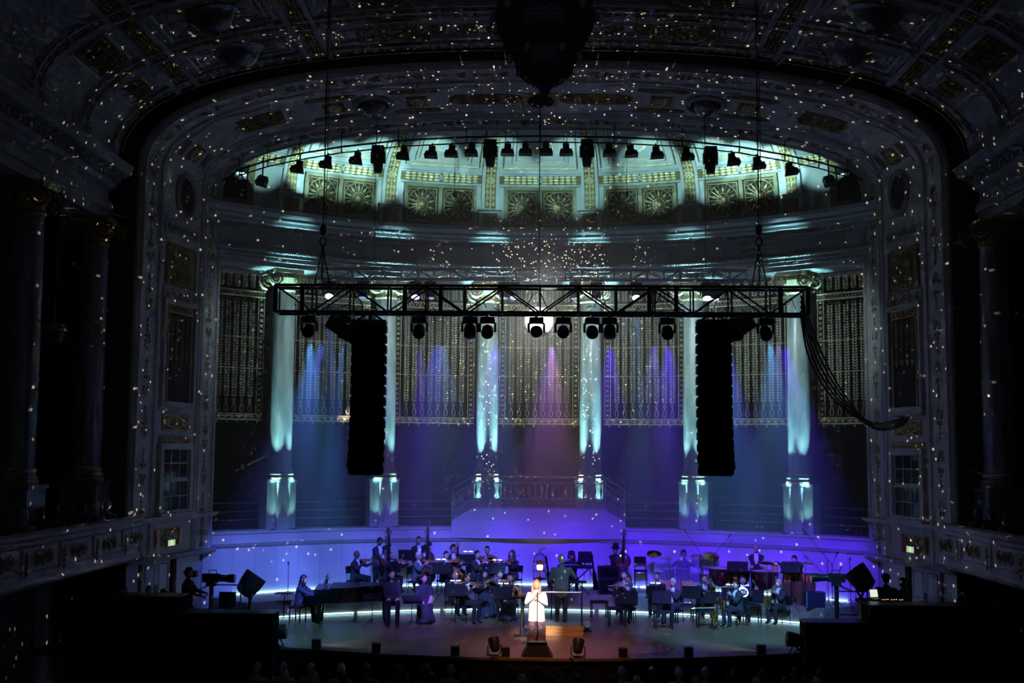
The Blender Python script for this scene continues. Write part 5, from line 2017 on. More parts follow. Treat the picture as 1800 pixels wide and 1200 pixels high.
# ================================================================== furniture
def chair(label, loc, rz, seat=.46, group='orchestra chairs'):
    t = thing('orchestra_chair', label, 'chair', loc, rz, group)
    if 'seat' not in CHC:
        CHC['seat'] = MB().box((0, 0, -.02), (.43, .42, .045), top=(.95, .95)).mesh('seat', M_['blackm'])
        mb = MB()
        mb.loft([[(x, .20 + .03 * (1 - (x / .2) ** 2) + d, z) for x in np.linspace(-.2, .2, 5)] + [(x, .215 + .03 * (1 - (x / .2) ** 2) + d, z) for x in np.linspace(.2, -.2, 5)] for z, d in ((.20, .0), (.42, .03))])
        CHC['back'] = mb.mesh('backrest', M_['blackm'])
        CHC['post'] = MB().tube([(0, .19, -.03), (0, .215, .2), (0, .25, .40)], .013, 5).mesh('back_post', M_['steel'])
    put('seat', CHC['seat'], t, (0, 0, seat))
    put('backrest', CHC['back'], t, (0, 0, seat))
    for s in (-1, 1):
        put('back_post', CHC['post'], t, (s * .17, 0, seat))
    key = round(seat, 2)
    for sx in (-1, 1):
        for sy in (-1, 1):
            put('leg', leg_mesh(key, sx, sy), t)
    return t
CHC = {}
def leg_mesh(h, sx, sy):
    k = ('leg', h, sx, sy)
    if k not in CHC:
        CHC[k] = MB().cyl((sx * .18, sy * .17, h - .04), (sx * .20, sy * .20, 0.003), .013, 6).mesh('leg', M_['black'])
    return CHC[k]
def stool(label, loc, rz, h=.5, w=.42, d=.34, name='stool', group='stage stools', m=None):
    t = thing(name, label, 'stool', loc, rz, group)
    MB().box((0, 0, h - .03), (w, d, .06), top=(.94, .92)).build('seat', m or M_['blackm'], t)
    lm = MB().box((0, 0, (h - .06) / 2), (.035, .035, h - .062)).mesh('leg', M_['black'])
    for sx in (-1, 1):
        for sy in (-1, 1):
            put('leg', lm, t, (sx * (w / 2 - .03), sy * (d / 2 - .03), .001))
    return t
SHEET = M_['paper']
def music_stand(label, loc, rz, h=1.05, lamp_=True, tilt=22, w=.56, sheet=True, group='music stands', lampc=None):
    """desk faces local +y (towards its player), the audience sees its black back"""
    t = thing('music_stand', label, 'music stand', loc, rz, group)
    key = (round(h, 2), tilt, w)
    M = T(0, 0, h) @ RX(-tilt + 0)
    d = MB()
    d.box((0, 0, .02), (w, .012, .36), M)
    d.box((0, .035, -.155), (w, .07, .012), M)
    dk = d.build('desk', M_['blackm'], t)
    if sheet:
        q = MB()
        q.box((-.11, .010, .0), (.215, .006, .30), M)
        q.box((.11, .010, .0), (.215, .006, .30), M)
        q.build('sheet_music', SHEET, dk)
    MB().cyl((0, 0, .16), (0, -.01, h - .08), .012, 6).build('pole', M_['black'], t)
    for a in (90, 210, 330):
        MB().tube([(0, 0, .20), (.14 * cos(radians(a)), .14 * sin(radians(a)), .10), (.28 * cos(radians(a)), .28 * sin(radians(a)), .006)], .009, 5).build('leg', M_['black'], t)
    if lamp_:
        g = MB()
        g.tube([(0, -.03, .2), (0, -.04, .27), (0, .02, .30)], .006, 5, M)
        l = g.build('stand_lamp', M_['black'], t)
        e = MB()
        for s in (-1, 1):
            e.box((s * .085, .02, .30), (.12, .035, .018), M)
        e.build('lamp_bar', lampc or M_['standlamp'], l)
    return t
def mic_stand(label, loc, rz, h=1.5, boom=None, group='microphone stands', base='tripod'):
    t = thing('microphone_stand', label, 'microphone', loc, rz, group)
    MB().cyl((0, 0, .02), (0, 0, h), .010, 6).build('pole', M_['black'], t)
    if base == 'tripod':
        for a in (30, 150, 270):
            MB().tube([(0, 0, .22), (.3 * cos(radians(a)), .3 * sin(radians(a)), .006)], .009, 5).build('leg', M_['black'], t)
    else:
        MB().lathe([(.14, 0.002), (.14, .015), (.03, .03)], 18).build('base', M_['black'], t)
    tip, d = Vector((0, 0, h)), Vector((0, -.05, .12))
    if boom:
        tip = Vector(boom) + Vector((0, 0, h))
        MB().cyl(Vector((0, 0, h)) - Vector(boom) * .25, tip, .008, 6).build('boom', M_['black'], t)
        d = Vector(boom).normalized() * .16
    MB().tube([tip, tip + d * .5, tip + d * .6, tip + d, tip + d * 1.1], [.012, .015, .024, .026, .01], 8).build('microphone', M_['black'], t)
    return t

# ================================================================== instruments
OUTL = [(0, 0), (.015, .12), (.06, .225), (.14, .28), (.22, .293), (.31, .27), (.38, .215), (.42, .172), (.5, .155), (.57, .168), (.61, .20), (.68, .23), (.78, .237), (.87, .21), (.94, .15), (.985, .07), (1, 0)]
def fiddle(name, label, cat, M, L, wood, group, end=0.0, ribs=.10):
    """+y from the tail to the scroll, +z out of the belly"""
    t = tag(put(name, None, None, M=M), label, cat, group)
    B = L * .60
    pts = [(w * B, y * B) for y, w in OUTL] + [(-w * B, y * B) for y, w in OUTL[-2:0:-1]]
    b = MB()
    n = len(pts)
    def rg(s, z):
        return [(x * s, B * .5 + (y - B * .5) * s, z) for x, y in pts]
    h = B * ribs
    b.loft([rg(.86, -h * .85), rg(.985, -h * .6), rg(.96, -h * .5), rg(.96, h * .5), rg(.985, h * .6), rg(.80, h * .95)])
    b.build('body', wood, t, True)
    b = MB()
    b.tube([(0, B * .97, h * .35), (0, B * 1.3, h * .45), (0, B * 1.52, h * .5)], [B * .045, B * .032, B * .028], 6)
    nk = b.build('neck', wood, t)
    b = MB()
    b.tube([(0, B * 1.50, h * .45), (0, B * 1.60, h * .5), (0, B * 1.665, h * .15), (0, B * 1.64, -h * .35), (0, B * 1.59, -h * .25), (0, B * 1.60, h * .0)], [B * .034, B * .036, B * .04, B * .036, B * .03, B * .02], 6)
    for s in (-1, 1):
        for q in (1.53, 1.57):
            b.cyl((0, B * q, h * .3), (s * B * .10, B * q, h * .3), B * .012, 5)
    b.build('scroll', wood, nk)
    MB().loft([[(-B * .055, B * .70, h * 1.25), (B * .055, B * .70, h * 1.25), (B * .055, B * .70, h * 1.4), (-B * .055, B * .70, h * 1.4)], [(-B * .033, B * 1.5, h * .85), (B * .033, B * 1.5, h * .85), (B * .033, B * 1.5, h), (-B * .033, B * 1.5, h)]]).build('fingerboard', M_['ebony'], t)
    MB().box((0, B * .52, h * 1.25), (B * .12, B * .012, h * .75), top=(.6, 1)).build('bridge', M_['woodp'], t)
    MB().loft([[(-B * .05, B * .06, h * 1.05), (B * .05, B * .06, h * 1.05), (0, B * .06, h * 1.2)], [(-B * .06, B * .34, h * 1.3), (B * .06, B * .34, h * 1.3), (0, B * .34, h * 1.45)]]).build('tailpiece', M_['ebony'], t)
    b = MB()
    for s in (-1, 1):
        b.tube([(s * B * .10, B * .42, h * 1.0), (s * B * .085, B * .5, h * 1.0), (s * B * .11, B * .58, h * .98)], B * .008, 4)
    b.build('sound_holes', M_['ebony'], t)['kind'] = 'stuff'
    if end:
        MB().cyl((0, 0, 0), (0, -end, 0), L * .006, 6).build('endpin', M_['steel'], t)
    return t
def bow(label, a, b, group='bows'):
    a, b = Vector(a), Vector(b)
    t = tag(put('bow', None), label, 'bow', group)
    d = (b - a).normalized()
    o = d.cross(Vector((0, 0, 1)))
    u = o.cross(d).normalized() if o.length > .01 else Vector((1, 0, 0))
    MB().tube([a, a.lerp(b, .5) - u * .004, b, b - u * .02], [.006, .005, .004, .004], 5).build('stick', M_['basswood'], t)
    MB().bar(a - u * .022 + d * .03, b - u * .02, .005).build('bow_hair', M_['keys'], t)
    MB().box((0, 0, 0), (.02, .02, .02), Matrix.Translation(a - u * .012 + d * .03)).build('frog', M_['ebony'], t)
    return t
def pipe(name, label, cat, a, b, r, m, keys, bell=None, group='wind instruments'):
    a, b = Vector(a), Vector(b)
    t = tag(put(name, None), label, cat, group)
    d = b - a
    pts = [a, a + d * .06, a + d * .12, a + d * .9] + ([b] if not bell else [a + d * .93, b])
    rs = [r * .5, r * .6, r, r] + ([r] if not bell else [r * 1.1, bell])
    MB().tube(pts, rs, 8).build('tube', m, t)
    k = MB()
    u = d.cross(Vector((0, 0, 1))).normalized()
    w = u.cross(d).normalized()
    for i in range(9):
        k.ball(tuple(a + d * (.22 + .065 * i) + w * (r + .004)), .009, 6, 4)
    k.tube([a + d * .25 + u * (r + .006), a + d * .6 + u * (r + .008)], .003, 4)
    k.build('keywork', keys, t)['kind'] = 'stuff'
    return t
def sax(label, M, s=1.0, group='saxophones', m=None):
    t = tag(put('saxophone', None, None, M=M), label, 'saxophone', group)
    m = m or M_['brass']
    MB().tube([(0, .0, 0), (0, -.03, .02), (0, -.09, .01), (0, -.13, -.05)], [.008 * s, .009 * s, .011 * s, .013 * s], 8).build('neck', m, t)
    MB().tube([(0, -.0, .0), (0, .045, -.012)], [.010, .008], 6).build('mouthpiece', M_['ebony'], t)
    MB().tube([(0, -.13, -.05), (0, -.14, -.2), (0, -.155, -.45 * s), (0, -.17, -.60 * s), (0, -.22, -.67 * s), (0, -.29, -.62 * s), (0, -.32, -.5 * s), (0, -.35, -.38 * s), (0, -.37, -.34 * s)],
              [.013, .019, .030, .037, .043, .05, .055, .075, .095], 10).build('body', m, t, True)
    k = MB()
    for i in range(8):
        k.ball((.02 + .004 * i, -.155 - .002 * i, -.12 - .055 * i), .013 + .001 * i, 6, 4)
    k.tube([(.03, -.14, -.1), (.05, -.16, -.55)], .004, 4)
    k.build('keywork', M_['silver'], t)['kind'] = 'stuff'
    return t
def horn(label, M, group='brass instruments'):
    t = tag(put('french_horn', None, None, M=M), label, 'horn', group)
    b = MB()
    for r, z in ((.15, 0), (.13, .02), (.11, -.02)):
        b.tube([(r * cos(a), r * sin(a), z) for a in np.linspace(0, 2 * pi, 25)[:-1]], .011, 6, loop=True)
    b.build('coiled_tubing', M_['silver'], t, True)
    MB().tube([(.12, -.06, 0), (.05, -.16, .01), (-.08, -.20, .03), (-.18, -.17, .05), (-.24, -.12, .06)], [.014, .02, .035, .07, .15], 14).build('bell', M_['silver'], t, True)
    MB().tube([(-.10, .12, 0), (0, .22, 0), (.10, .27, 0)], [.01, .008, .012], 6).build('lead_pipe', M_['silver'], t)
    b = MB()
    for i in range(3):
        b.cyl((-.03 + .035 * i, 0, -.04), (-.03 + .035 * i, 0, .05), .015, 8)
    b.build('valves', M_['silver'], t)['kind'] = 'stuff'
    return t
def lathe_drum(name, label, cat, loc, prof, skin_r, z, m, legs=None, group='percussion', head=None, lugs=6):
    t = thing(name, label, cat, loc, 0, group)
    MB().lathe(prof, 22).build('shell', m, t, True)
    MB().lathe([(.001, z + .004), (skin_r, z)], 22).build('drumhead', head or M_['keys'], t)
    MB().tube([(skin_r * cos(a), skin_r * sin(a), z) for a in np.linspace(0, 2 * pi, 25)[:-1]], .012, 5, loop=True).build('hoop', M_['steel'], t)
    if legs:
        for a in range(3):
            q = radians(90 + 120 * a)
            MB().tube([(skin_r * .9 * cos(q), skin_r * .9 * sin(q), z * .8), (skin_r * 1.05 * cos(q), skin_r * 1.05 * sin(q), .006)], .012, 5).build('leg', M_['steel'], t)
    return t
def cymbal(label, loc, r, h, tilt, rz, group='cymbals'):
    t = thing('cymbal', label, 'cymbal', loc, rz, group)
    M = T(0, 0, h) @ RX(tilt)
    MB().lathe([(r, -.012), (r * .5, .006), (r * .2, .012), (r * .12, .03), (.005, .035)], 22, M).build('plate', M_['brass'], t, True)
    MB().cyl((0, 0, .15), (0, 0, h + .03), .010, 6).build('pole', M_['steel'], t)
    for a in (30, 150, 270):
        MB().tube([(0, 0, .3), (.24 * cos(radians(a)), .24 * sin(radians(a)), .006)], .009, 5).build('leg', M_['steel'], t)
    return t

# ================================================================== players
def spot(px, D, fl, ytop):
    q = P(px, ytop, D)
    return Vector((q.x, D, fl)), q.z - fl
def vmat(o, org, ydir, zdir):
    y = Vector(ydir).normalized()
    z = Vector(zdir)
    z = (z - y * z.dot(y)).normalized()
    return o.matrix_basis @ frame(org, y.cross(z), y, z)
def wp(o, p):
    return o.matrix_basis @ Vector(p)
def player(role, who, px, D, ytop, rz, fl=RIS_Z, seat_label=None, **kw):
    """one musician with what she or he plays; heights follow the top of the head in the photograph"""
    loc, h = spot(px, D, fl, ytop)
    standing = kw.pop('standing', False)
    group = kw.pop('group', 'orchestra players')
    inst_label = kw.pop('inst', None)
    bow_label = kw.pop('bowl', None)
    kw.setdefault('extra', bowtie)
    lean = kw.get('lean', 4)
    kw['lean'] = lean
    R = radians(rz)
    seat = None
    if not standing:
        seat = max(.40, .46 + (h - 1.37) + (1 - cos(radians(lean))) * .7)
    hz = (seat + .09) if seat is not None else .93 * h / 1.75
    f = sin(radians(lean))
    S = lambda x, y, z: (x, y - f * max(0, z), hz + z)         # follow the lean of the trunk
    hands = kw.pop('hands', None)
    poles = kw.pop('poles', None)
    later = None
    if role in ('violin', 'viola'):
        L = .60 if role == 'violin' else .68
        vd = Vector((.55, -.80, -.06)).normalized()
        org = Vector(S(.05, -.09, .505))
        hands = {1: org + vd * (L * .74) + Vector((.03, .03, -.075)), -1: org + vd * .24 + Vector((-.33, -.04, -.06)), ('n', 1): (-.5, .3, .6), ('c', 1): 1.0}
        def later(o):
            fiddle('violin' if role == 'violin' else 'viola', inst_label, role, vmat(o, org, vd, (.15, .1, 1)), L, M_['violin'], 'violins and violas')
            c = org + vd * (L * .36) + Vector((0, 0, .062))
            a = Vector(hands[-1]) + Vector((.01, -.09, .0))
            d = (c - a).normalized()
            bow(bow_label, wp(o, a), wp(o, a + d * .70))
    elif role == 'violin_rest':
        org = Vector(S(.10, -.30, .10))
        vd = Vector((.10, -.05, 1)).normalized()
        hands = {1: org + vd * .38 + Vector((.04, .04, 0)), -1: Vector((-.12, -.33, hz + .10)), ('n', 1): (-1, -.2, 0), ('c', 1): 1.0, ('n', -1): (0, 0, -1)}
        def later(o):
            fiddle('violin', inst_label, 'violin', vmat(o, org, vd, (-.1, -1, 0)), .60, M_['violin'], 'violins and violas')
    elif role == 'cello':
        org = Vector((0, -.52, .30))
        vd = Vector((.10, .30, 1)).normalized()
        hands = {1: org + vd * .86 + Vector((.05, .03, 0)), -1: Vector((-.30, -.52, hz + .12)), ('n', 1): (-1, -.3, 0), ('c', 1): 1.0}
        kw['knees'] = .26
        def later(o):
            fiddle('cello', inst_label, 'cello', vmat(o, org, vd, (0, -1, .3)), 1.22, M_['cello'], 'large strings', end=.31)
            a = Vector(hands[-1]) + Vector((0, -.08, 0))
            bow(bow_label, wp(o, a), wp(o, a + Vector((.68, -.05, .10))))
    elif role == 'bass':
        org = Vector((.16, -.36, .16))
        vd = Vector((.06, .10, 1)).normalized()
        hands = {1: org + vd * 1.36 + Vector((.04, .04, 0)), -1: org + vd * .62 + Vector((-.06, -.16, 0)), ('n', 1): (-1, -.2, 0), ('c', 1): 1.1, ('n', -1): (.8, -.3, 0)}
        poles = {1: (1, .2, .1), -1: (-1, .2, -.3)}
        def later(o):
            fiddle('double_bass', inst_label, 'double bass', vmat(o, org, vd, (-.25, -1, .1)), 1.80, M_['basswood'], 'large strings', end=.15)
    elif role == 'clarinet':
        a, b = Vector(S(0, -.125, .615)), Vector(S(0, -.50, .17))
        d = b - a
        hands = {1: a + d * .34 + Vector((.05, .03, -.02)), -1: a + d * .66 + Vector((-.05, .03, -.02)), ('n', 1): (-1, -.3, .1), ('n', -1): (1, -.3, .1), ('c', 1): .9, ('c', -1): .9}
        def later(o):
            pipe('clarinet', inst_label, 'clarinet', wp(o, a), wp(o, b), .013, M_['ebony'] if not kw.get('_s') else M_['silver'], M_['silver'], .034)
    elif role == 'flute':
        a, b = Vector(S(.07, -.125, .625)), Vector(S(-.56, -.24, .53))
        d = b - a
        hands = {1: a + d * .35 + Vector((.0, -.06, -.05)), -1: a + d * .62 + Vector((0, .0, -.08)), ('n', 1): (0, 1, .2), ('n', -1): (0, -.6, 1), ('c', 1): .8, ('c', -1): .8}
        poles = {1: (.5, -.3, -1), -1: (-.6, .2, -1)}
        def later(o):
            pipe('flute', inst_label, 'flute', wp(o, a), wp(o, b), .0115, M_['silver'], M_['silver'])
    elif role == 'sax':
        hands = {1: S(.05, -.26, .40), -1: S(-.07, -.30, .16), ('n', 1): (-1, -.3, .1), ('n', -1): (1, -.3, .1), ('c', 1): .9, ('c', -1): .9}
        org = Vector(S(0, -.165, .60))
        def later(o):
            sax(inst_label, o.matrix_basis @ T(*org) @ RY(10), 1.0)
    elif role == 'horn':
        hands = {1: S(.10, -.28, .32), -1: S(-.20, -.22, .20), ('n', 1): (-1, 0, 0), ('n', -1): (-1, 0, 0)}
        c = Vector(S(-.02, -.30, .34))
        def later(o):
            horn(inst_label, o.matrix_basis @ T(*c) @ RX(70) @ RZ(-20))
    elif role == 'trombone':
        a = Vector(S(0, -.125, .60))
        hands = {1: a + Vector((.06, -.12, -.05)), -1: a + Vector((-.05, -.42, -.26)), ('n', 1): (-1, 0, 0), ('n', -1): (1, 0, 0)}
        def later(o):
            t = tag(put('trombone', None), inst_label, 'trombone', 'brass instruments')
            q = lambda x, y, z: wp(o, a + Vector((x, y, z)))
            MB().tube([q(0, 0, 0), q(0, -.3, -.15), q(0, -.75, -.42), q(-.05, -.78, -.44), q(-.05, -.3, -.16), q(-.05, -.05, 0)], .009, 6).build('slide', M_['silver'], t)
            MB().tube([q(-.05, -.05, 0), q(.0, .22, .16), q(.10, .24, .17), q(.10, -.1, -.02), q(.10, -.32, -.13), q(.10, -.42, -.19)], [.009, .010, .012, .02, .04, .10], 10).build('bell', M_['brass'], t, True)
    elif role == 'lap':
        hands = {1: (.13, -.34, hz + .06), -1: (-.13, -.34, hz + .06), ('n', 1): (0, 0, -1), ('n', -1): (0, 0, -1), ('c', 1): .4, ('c', -1): .4}
    kw.pop('_s', None)
    o, HM, wr = person(who, loc, R, h=h, seat=seat, hands=hands, poles=poles, group=group, **kw)
    if later:
        later(o)
    if seat is not None and seat_label:
        d = Matrix.Rotation(R, 3, 'Z') @ Vector((0, .0, 0))
        chair(seat_label, loc + d, R, seat=round(seat - .03, 2))
    return o, loc, hz

AMB = emat('amber_stand_lamp', (1.0, .62, .30), 2.0)
V = 'violins'
# ---- left block: strings on the riser
player('violin', 'bald violinist in dark suit seated in profile above the piano lid', 625, 36.6, 966, 72, hair=('bald', 'black'), skin=2, inst='violin shining green under the chin of the bald violinist', bowl='bow of the bald violinist above the piano', seat_label='chair of the bald violinist above the piano', lean=2)
player('bass', 'standing bass player in dark jacket and open white shirt, leftmost of the players', 664, 37.5, 942, 40, standing=True, skin=2, lean=10, look=(10, 18), inst='dark double bass of the leftmost standing player')
player('violin', 'violinist leaning over behind a tall black stand near the piano tail', 683, 36.9, 971, 60, hair=('rim', 'grey'), lean=14, look=(0, 22), inst='violin of the leaning player behind the tall stand', bowl='bow of the leaning player behind the tall stand', seat_label='chair of the violinist leaning near the piano tail')
player('bass', 'young bass player in tailcoat standing behind the grey-haired violist', 735, 38.1, 941, 25, standing=True, look=(0, 5), inst='double bass held upright left of the stage centre group')
player('viola', 'grey-haired violist seated in profile with a white shirt front', 733, 36.7, 974, 66, hair=('short', 'white'), suit=SUITG, extra=glasses, inst='viola of the grey-haired player in glasses', bowl='bow of the grey-haired violist in glasses', seat_label='chair of the grey-haired violist')
player('violin', 'violinist half hidden behind a stand left of the amber cello', 783, 37.0, 968, 30, inst='violin of the player left of the amber cello', bowl='bow of the player left of the amber cello', seat_label='chair of the violinist left of the amber cello')
player('cello', 'dark-haired cellist with raised neck of an amber cello', 796, 38.2, 956, 18, hair=('curly', 'black'), inst='amber varnished cello glowing orange among the strings', bowl='bow of the amber cello', seat_label='chair of the amber cello player')
player('violin', 'dark-haired violinist in tailcoat turning right with a bright shirt front', 836, 36.8, 966, 58, inst='violin of the tailcoat player with the bright shirt front', bowl='bow of the tailcoat player with the bright shirt front', seat_label='chair of the tailcoat violinist with the bright shirt')
player('viola', 'bearded viola player facing the hall at the back of the strings', 857, 38.0, 958, -8, inst='viola of the bearded player at the back', bowl='bow of the bearded player at the back', seat_label='chair of the bearded viola player')
player('violin', 'long-haired woman in black drawing a long bow beside the back wall', 903, 37.6, 968, -45, hair=('long', 'brown'), dress='long', shirt=False, extra=None, inst='violin of the long-haired woman in black', bowl='long bow of the woman in black by the wall', seat_label='chair of the long-haired woman by the wall')
# ---- left block: players on the stage floor
player('violin', 'dark-haired violinist in suit and purple-lit shirt seated in front', 817, 34.0, 1007, 62, fl=0, inst='violin of the front suited player in purple light', bowl='bow of the front suited player in purple light', seat_label='chair of the front suited violinist', skin=1)
player('violin', 'woman violinist with long dark hair between the two front stands', 850, 35.3, 1000, 28, fl=0, hair=('long', 'black'), dress='long', shirt=False, extra=None, suit=mat('navy_cloth', (.03, .045, .07), .8), inst='violin of the woman between the front stands', bowl='bow of the woman between the front stands', seat_label='chair of the woman violinist between the front stands')
player('violin', 'violinist in suit mostly hidden behind the right front stand', 878, 36.1, 1008, 15, fl=0, hair=('short', 'brown'), inst='violin hidden behind the right front stand', bowl='bow behind the right front stand', seat_label='chair behind the right front stand')
player('violin_rest', 'woman with tied hair resting a brown violin upright on her lap', 898, 34.7, 1006, -12, fl=0, hair=('bun', 'black'), dress='long', shirt=False, extra=None, inst='brown violin held upright on a lap beside the singer', seat_label='chair of the woman with the resting violin', sleeves=False)
player('violin', 'violinist seen only in part behind the centre left stand', 798, 35.6, 1012, 40, fl=0, hair=('rim', 'grey'), inst='violin behind the centre left stand', bowl='bow behind the centre left stand', seat_label='chair behind the centre left stand')
o, l, hz = player('lap', 'man in black on a high stool looking up to the right', 689, 33.3, 1001, 14, fl=0, shirt=False, extra=None, look=(25, -14), lean=-3, hands=None, skin=0)
stool('high black stool under the man looking up', l, radians(14), hz - .11, .36, .34)
o, l, hz = player('lap', 'dark-haired woman in a long black dress seated in purple light', 745, 34.0, 1007, 16, fl=0, hair=('bun', 'brown'), dress='long', shirt=False, extra=None, look=(20, -4), sleeves=False)
stool('black stool under the woman in the long dress', l, radians(16), hz - .11, .36, .34)

POD = PZ(981, 1117, 0.0)
COND_Y = POD.y + .62
# ---- conductor, keyboard player and the top-hatted bassist
o, l, hz = player('none', 'conductor seen from behind in a grey-blue jacket on the podium', 987, COND_Y, 973, 176, fl=.26, standing=True, suit=SUITG, shirt=False, extra=None, hair=('short', 'grey'), hands={-1: (-.34, -.42, 1.22), 1: (.24, -.30, 1.04), ('n', -1): (0, 0, -1), ('n', 1): (0, 0, -1)}, lean=3, feet=((-.10, .02, .085), (.12, -.10, .085)), group='conductor')
COND = l
player('none', 'keyboard player in a dark cap behind the conductor', 1004, 37.4, 972, 5, hands={-1: (-.2, -.42, 1.0), 1: (.2, -.42, 1.0)}, extra=cap, shirt=False, hair=('long', 'black'), seat_label='chair of the keyboard player behind the conductor')
player('bass', 'bass player in a black top hat standing at the wall', 1081, 38.0, 960, 8, standing=True, extra=tophat, shirt=False, look=(5, 12), inst='dark double bass of the top-hatted player')

# ---- right block: winds
player('horn', 'horn player in tailcoat behind the flautist', 1098, 36.3, 1004, -18, fl=0, skin=0, inst='silver horn of the player behind the flautist', seat_label='chair of the horn player behind the flautist')
player('flute', 'grey-haired flautist blowing a flute towards the singer', 1104, 34.6, 1012, -14, fl=0, hair=('rim', 'white'), inst='long flute pointing left towards the singer', seat_label='chair of the grey-haired flautist')
player('clarinet', 'dark-haired oboist in tailcoat between the stands', 1156, 35.8, 1004, -20, fl=0, inst='black oboe of the dark-haired player between the stands', seat_label='chair of the dark-haired oboist')
player('clarinet', 'white-haired clarinettist in a bright shirt front', 1185, 34.4, 1015, -32, fl=0, hair=('short', 'white'), inst='clarinet of the white-haired player', _s=True, seat_label='chair of the white-haired clarinettist')
player('trombone', 'trombonist in tailcoat with slide pointing down to the right', 1237, 35.6, 1011, 6, fl=0, skin=1, inst='trombone with slide pointing at the floor', seat_label='chair of the trombonist')
player('horn', 'player half hidden behind the saxophonist in front of the kettledrums', 1305, 35.05, 1010, -5, fl=0, inst='horn half hidden behind the front saxophonist', seat_label='chair behind the front saxophonist')
player('sax', 'saxophonist in dark suit facing left at the front right', 1297, 34.0, 1022, -62, fl=0, hair=('short', 'black'), inst='brass saxophone of the player facing left at the front', seat_label='chair of the front saxophonist')
player('sax', 'balding saxophonist in tailcoat at the far right of the winds', 1371, 34.6, 1016, -48, fl=0, hair=('rim', 'grey'), inst='brass saxophone at the far right of the winds', seat_label='chair of the balding saxophonist')
# ---- percussion
player('none', 'curly-haired drummer behind the drum kit', 1202, 37.6, 966, -4, hair=('curly', 'brown'), hands={-1: (-.25, -.45, 1.02), 1: (.22, -.45, 1.02)}, shirt=False, extra=glasses, seat_label='seat of the drummer behind the kit')
player('none', 'bald timpanist in tailcoat standing with folded hands', 1329, 36.5, 955, -10, standing=True, hair=('bald', 'grey'), hands={-1: (.10, -.20, 1.02), 1: (-.10, -.22, .98), ('n', -1): (0, .6, -.5), ('n', 1): (0, .6, -.5)})
player('none', 'percussionist in tailcoat bending over the hand drums', 1402, 35.5, 966, -28, standing=True, lean=34, look=(-10, 12), hands={-1: (-.48, -.52, 1.20), 1: (.10, -.62, 1.02)})

# ---- the singer
o, HM, wr = person('fair-haired woman singer in a bright white blouse under the follow spot', SINGER, radians(-6), h=P(943, 1017, SINGER.y).z, look=(-6, -8), hair=('long', 'fair'), skin=3, suit=M_['white'],
       trou=mat('patterned_trousers', (.22, .13, .20), .8, scale=34, c2=(.030, .018, .035), stretch=(1, 1, .35)), shirt=False, dress='tunic', hands={-1: (-.05, -.20, 1.30), 1: (.05, -.21, 1.24), ('n', -1): (1, 0, .3), ('n', 1): (-1, 0, .3), ('c', 1): 1.1, ('c', -1): 1.1}, group='singer', vox=.02, lean=2, poles={-1: (-1, .1, -.7), 1: (1, .1, -.7)})
ms = thing('microphone_stand', 'straight microphone stand held by the woman in white', 'microphone', SINGER + Vector((0.02, -.26, 0)), 0, 'microphone stands')
MB().lathe([(.13, .002), (.13, .016), (.03, .03)], 18).build('base', M_['black'], ms)
MB().cyl((0, 0, .02), (0, 0, 1.24), .012, 8).build('pole', M_['black'], ms)
MB().tube([(0, 0, 1.22), (0, .02, 1.30), (0, .03, 1.34), (0, .045, 1.39), (0, .05, 1.405)], [.012, .014, .024, .026, .01], 8).build('microphone', M_['black'], ms)

# ================================================================== piano and pianist
PY = 33.6
px0 = P(556, 1050, PY).x
t = thing('grand_piano', 'black lacquered concert grand piano on the left of the stage', 'piano', (px0, PY, 0), radians(6))
out = [(0, -.74), (.30, -.75), (.75, -.74), (1.15, -.55), (1.55, -.22), (1.95, -.05), (2.2, .10), (2.32, .32), (2.28, .55), (2.1, .70), (1.7, .75), (0, .75)]
pm = MB()
for j in range(10):
    pass
MB().prism(out, .64, 1.03).build('case', M_['ebony'], t)
lid = MB().prism([(x * 1.005 if x > .4 else .42, y * 1.01) for x, y in out if x > .25 or True][1:-1] + [(.42, .76)], 1.035, 1.065)
lid.build('lid', mat('piano_lid_lacquer', (.006, .006, .007), .3, spec=.25), t)
MB().box((-.16, 0, .66), (.34, 1.46, .10)).build('key_bed', M_['ebony'], t)
for s in (-1, 1):
    MB().box((-.15, s * .72, .76), (.34, .06, .20), top=(.8, 1)).build('cheek', M_['ebony'], t)
kb = MB()
for j in range(52):
    kb.box((-.20, -.61 + 1.22 * (j + .5) / 52, .725), (.15, 1.22 / 52 * .93, .02))
kb.build('white_keys', M_['keys'], t)['kind'] = 'stuff'
kb = MB()
for j in range(51):
    if j % 7 not in (1, 4):
        kb.box((-.165, -.61 + 1.22 * (j + 1) / 52, .745), (.09, .011, .018))
kb.build('black_keys', M_['ebony'], t)['kind'] = 'stuff'
fb_ = MB().box((.01, 0, .85), (.03, 1.3, .22)).build('fallboard', M_['ebony'], t)
md = MB()
framebox(md, .74, .30, .03, .018, M=T(.26, .1, 1.22) @ RZ(-90) @ RX(72))
md.bar((.26, -.2, 1.05), (.30, -.2, 1.25), .02)
md.bar((.26, .4, 1.05), (.30, .4, 1.25), .02)
md.build('music_desk', M_['ebony'], t)
MB().box((0, 0, 0), (.22, .30, .006), T(.24, -.12, 1.23) @ RZ(-90) @ RX(72)).build('music_sheet', mat('lit_music_page', (.62, .46, .34), .8), t)  # page has a plain tan paper colour
for x, y in ((.12, -.58), (.12, .58), (1.95, .33)):
    g = MB()
    g.lathe([(.045, .05), (.05, .12), (.075, .3), (.085, .5), (.10, .56), (.10, .62)], 12, T(x, y, 0))
    lg = g.build('leg', M_['ebony'], t, True)
    g = MB().cyl((x - .02, y, .035), (x + .02, y, .035), .034, 10)
    g.build('castor', M_['brass'], lg)
g = MB()
for y in (-.06, .06):
    g.cyl((.16, y, .12), (.16, y, .62), .014, 6)
g.box((.14, 0, .10), (.14, .24, .07))
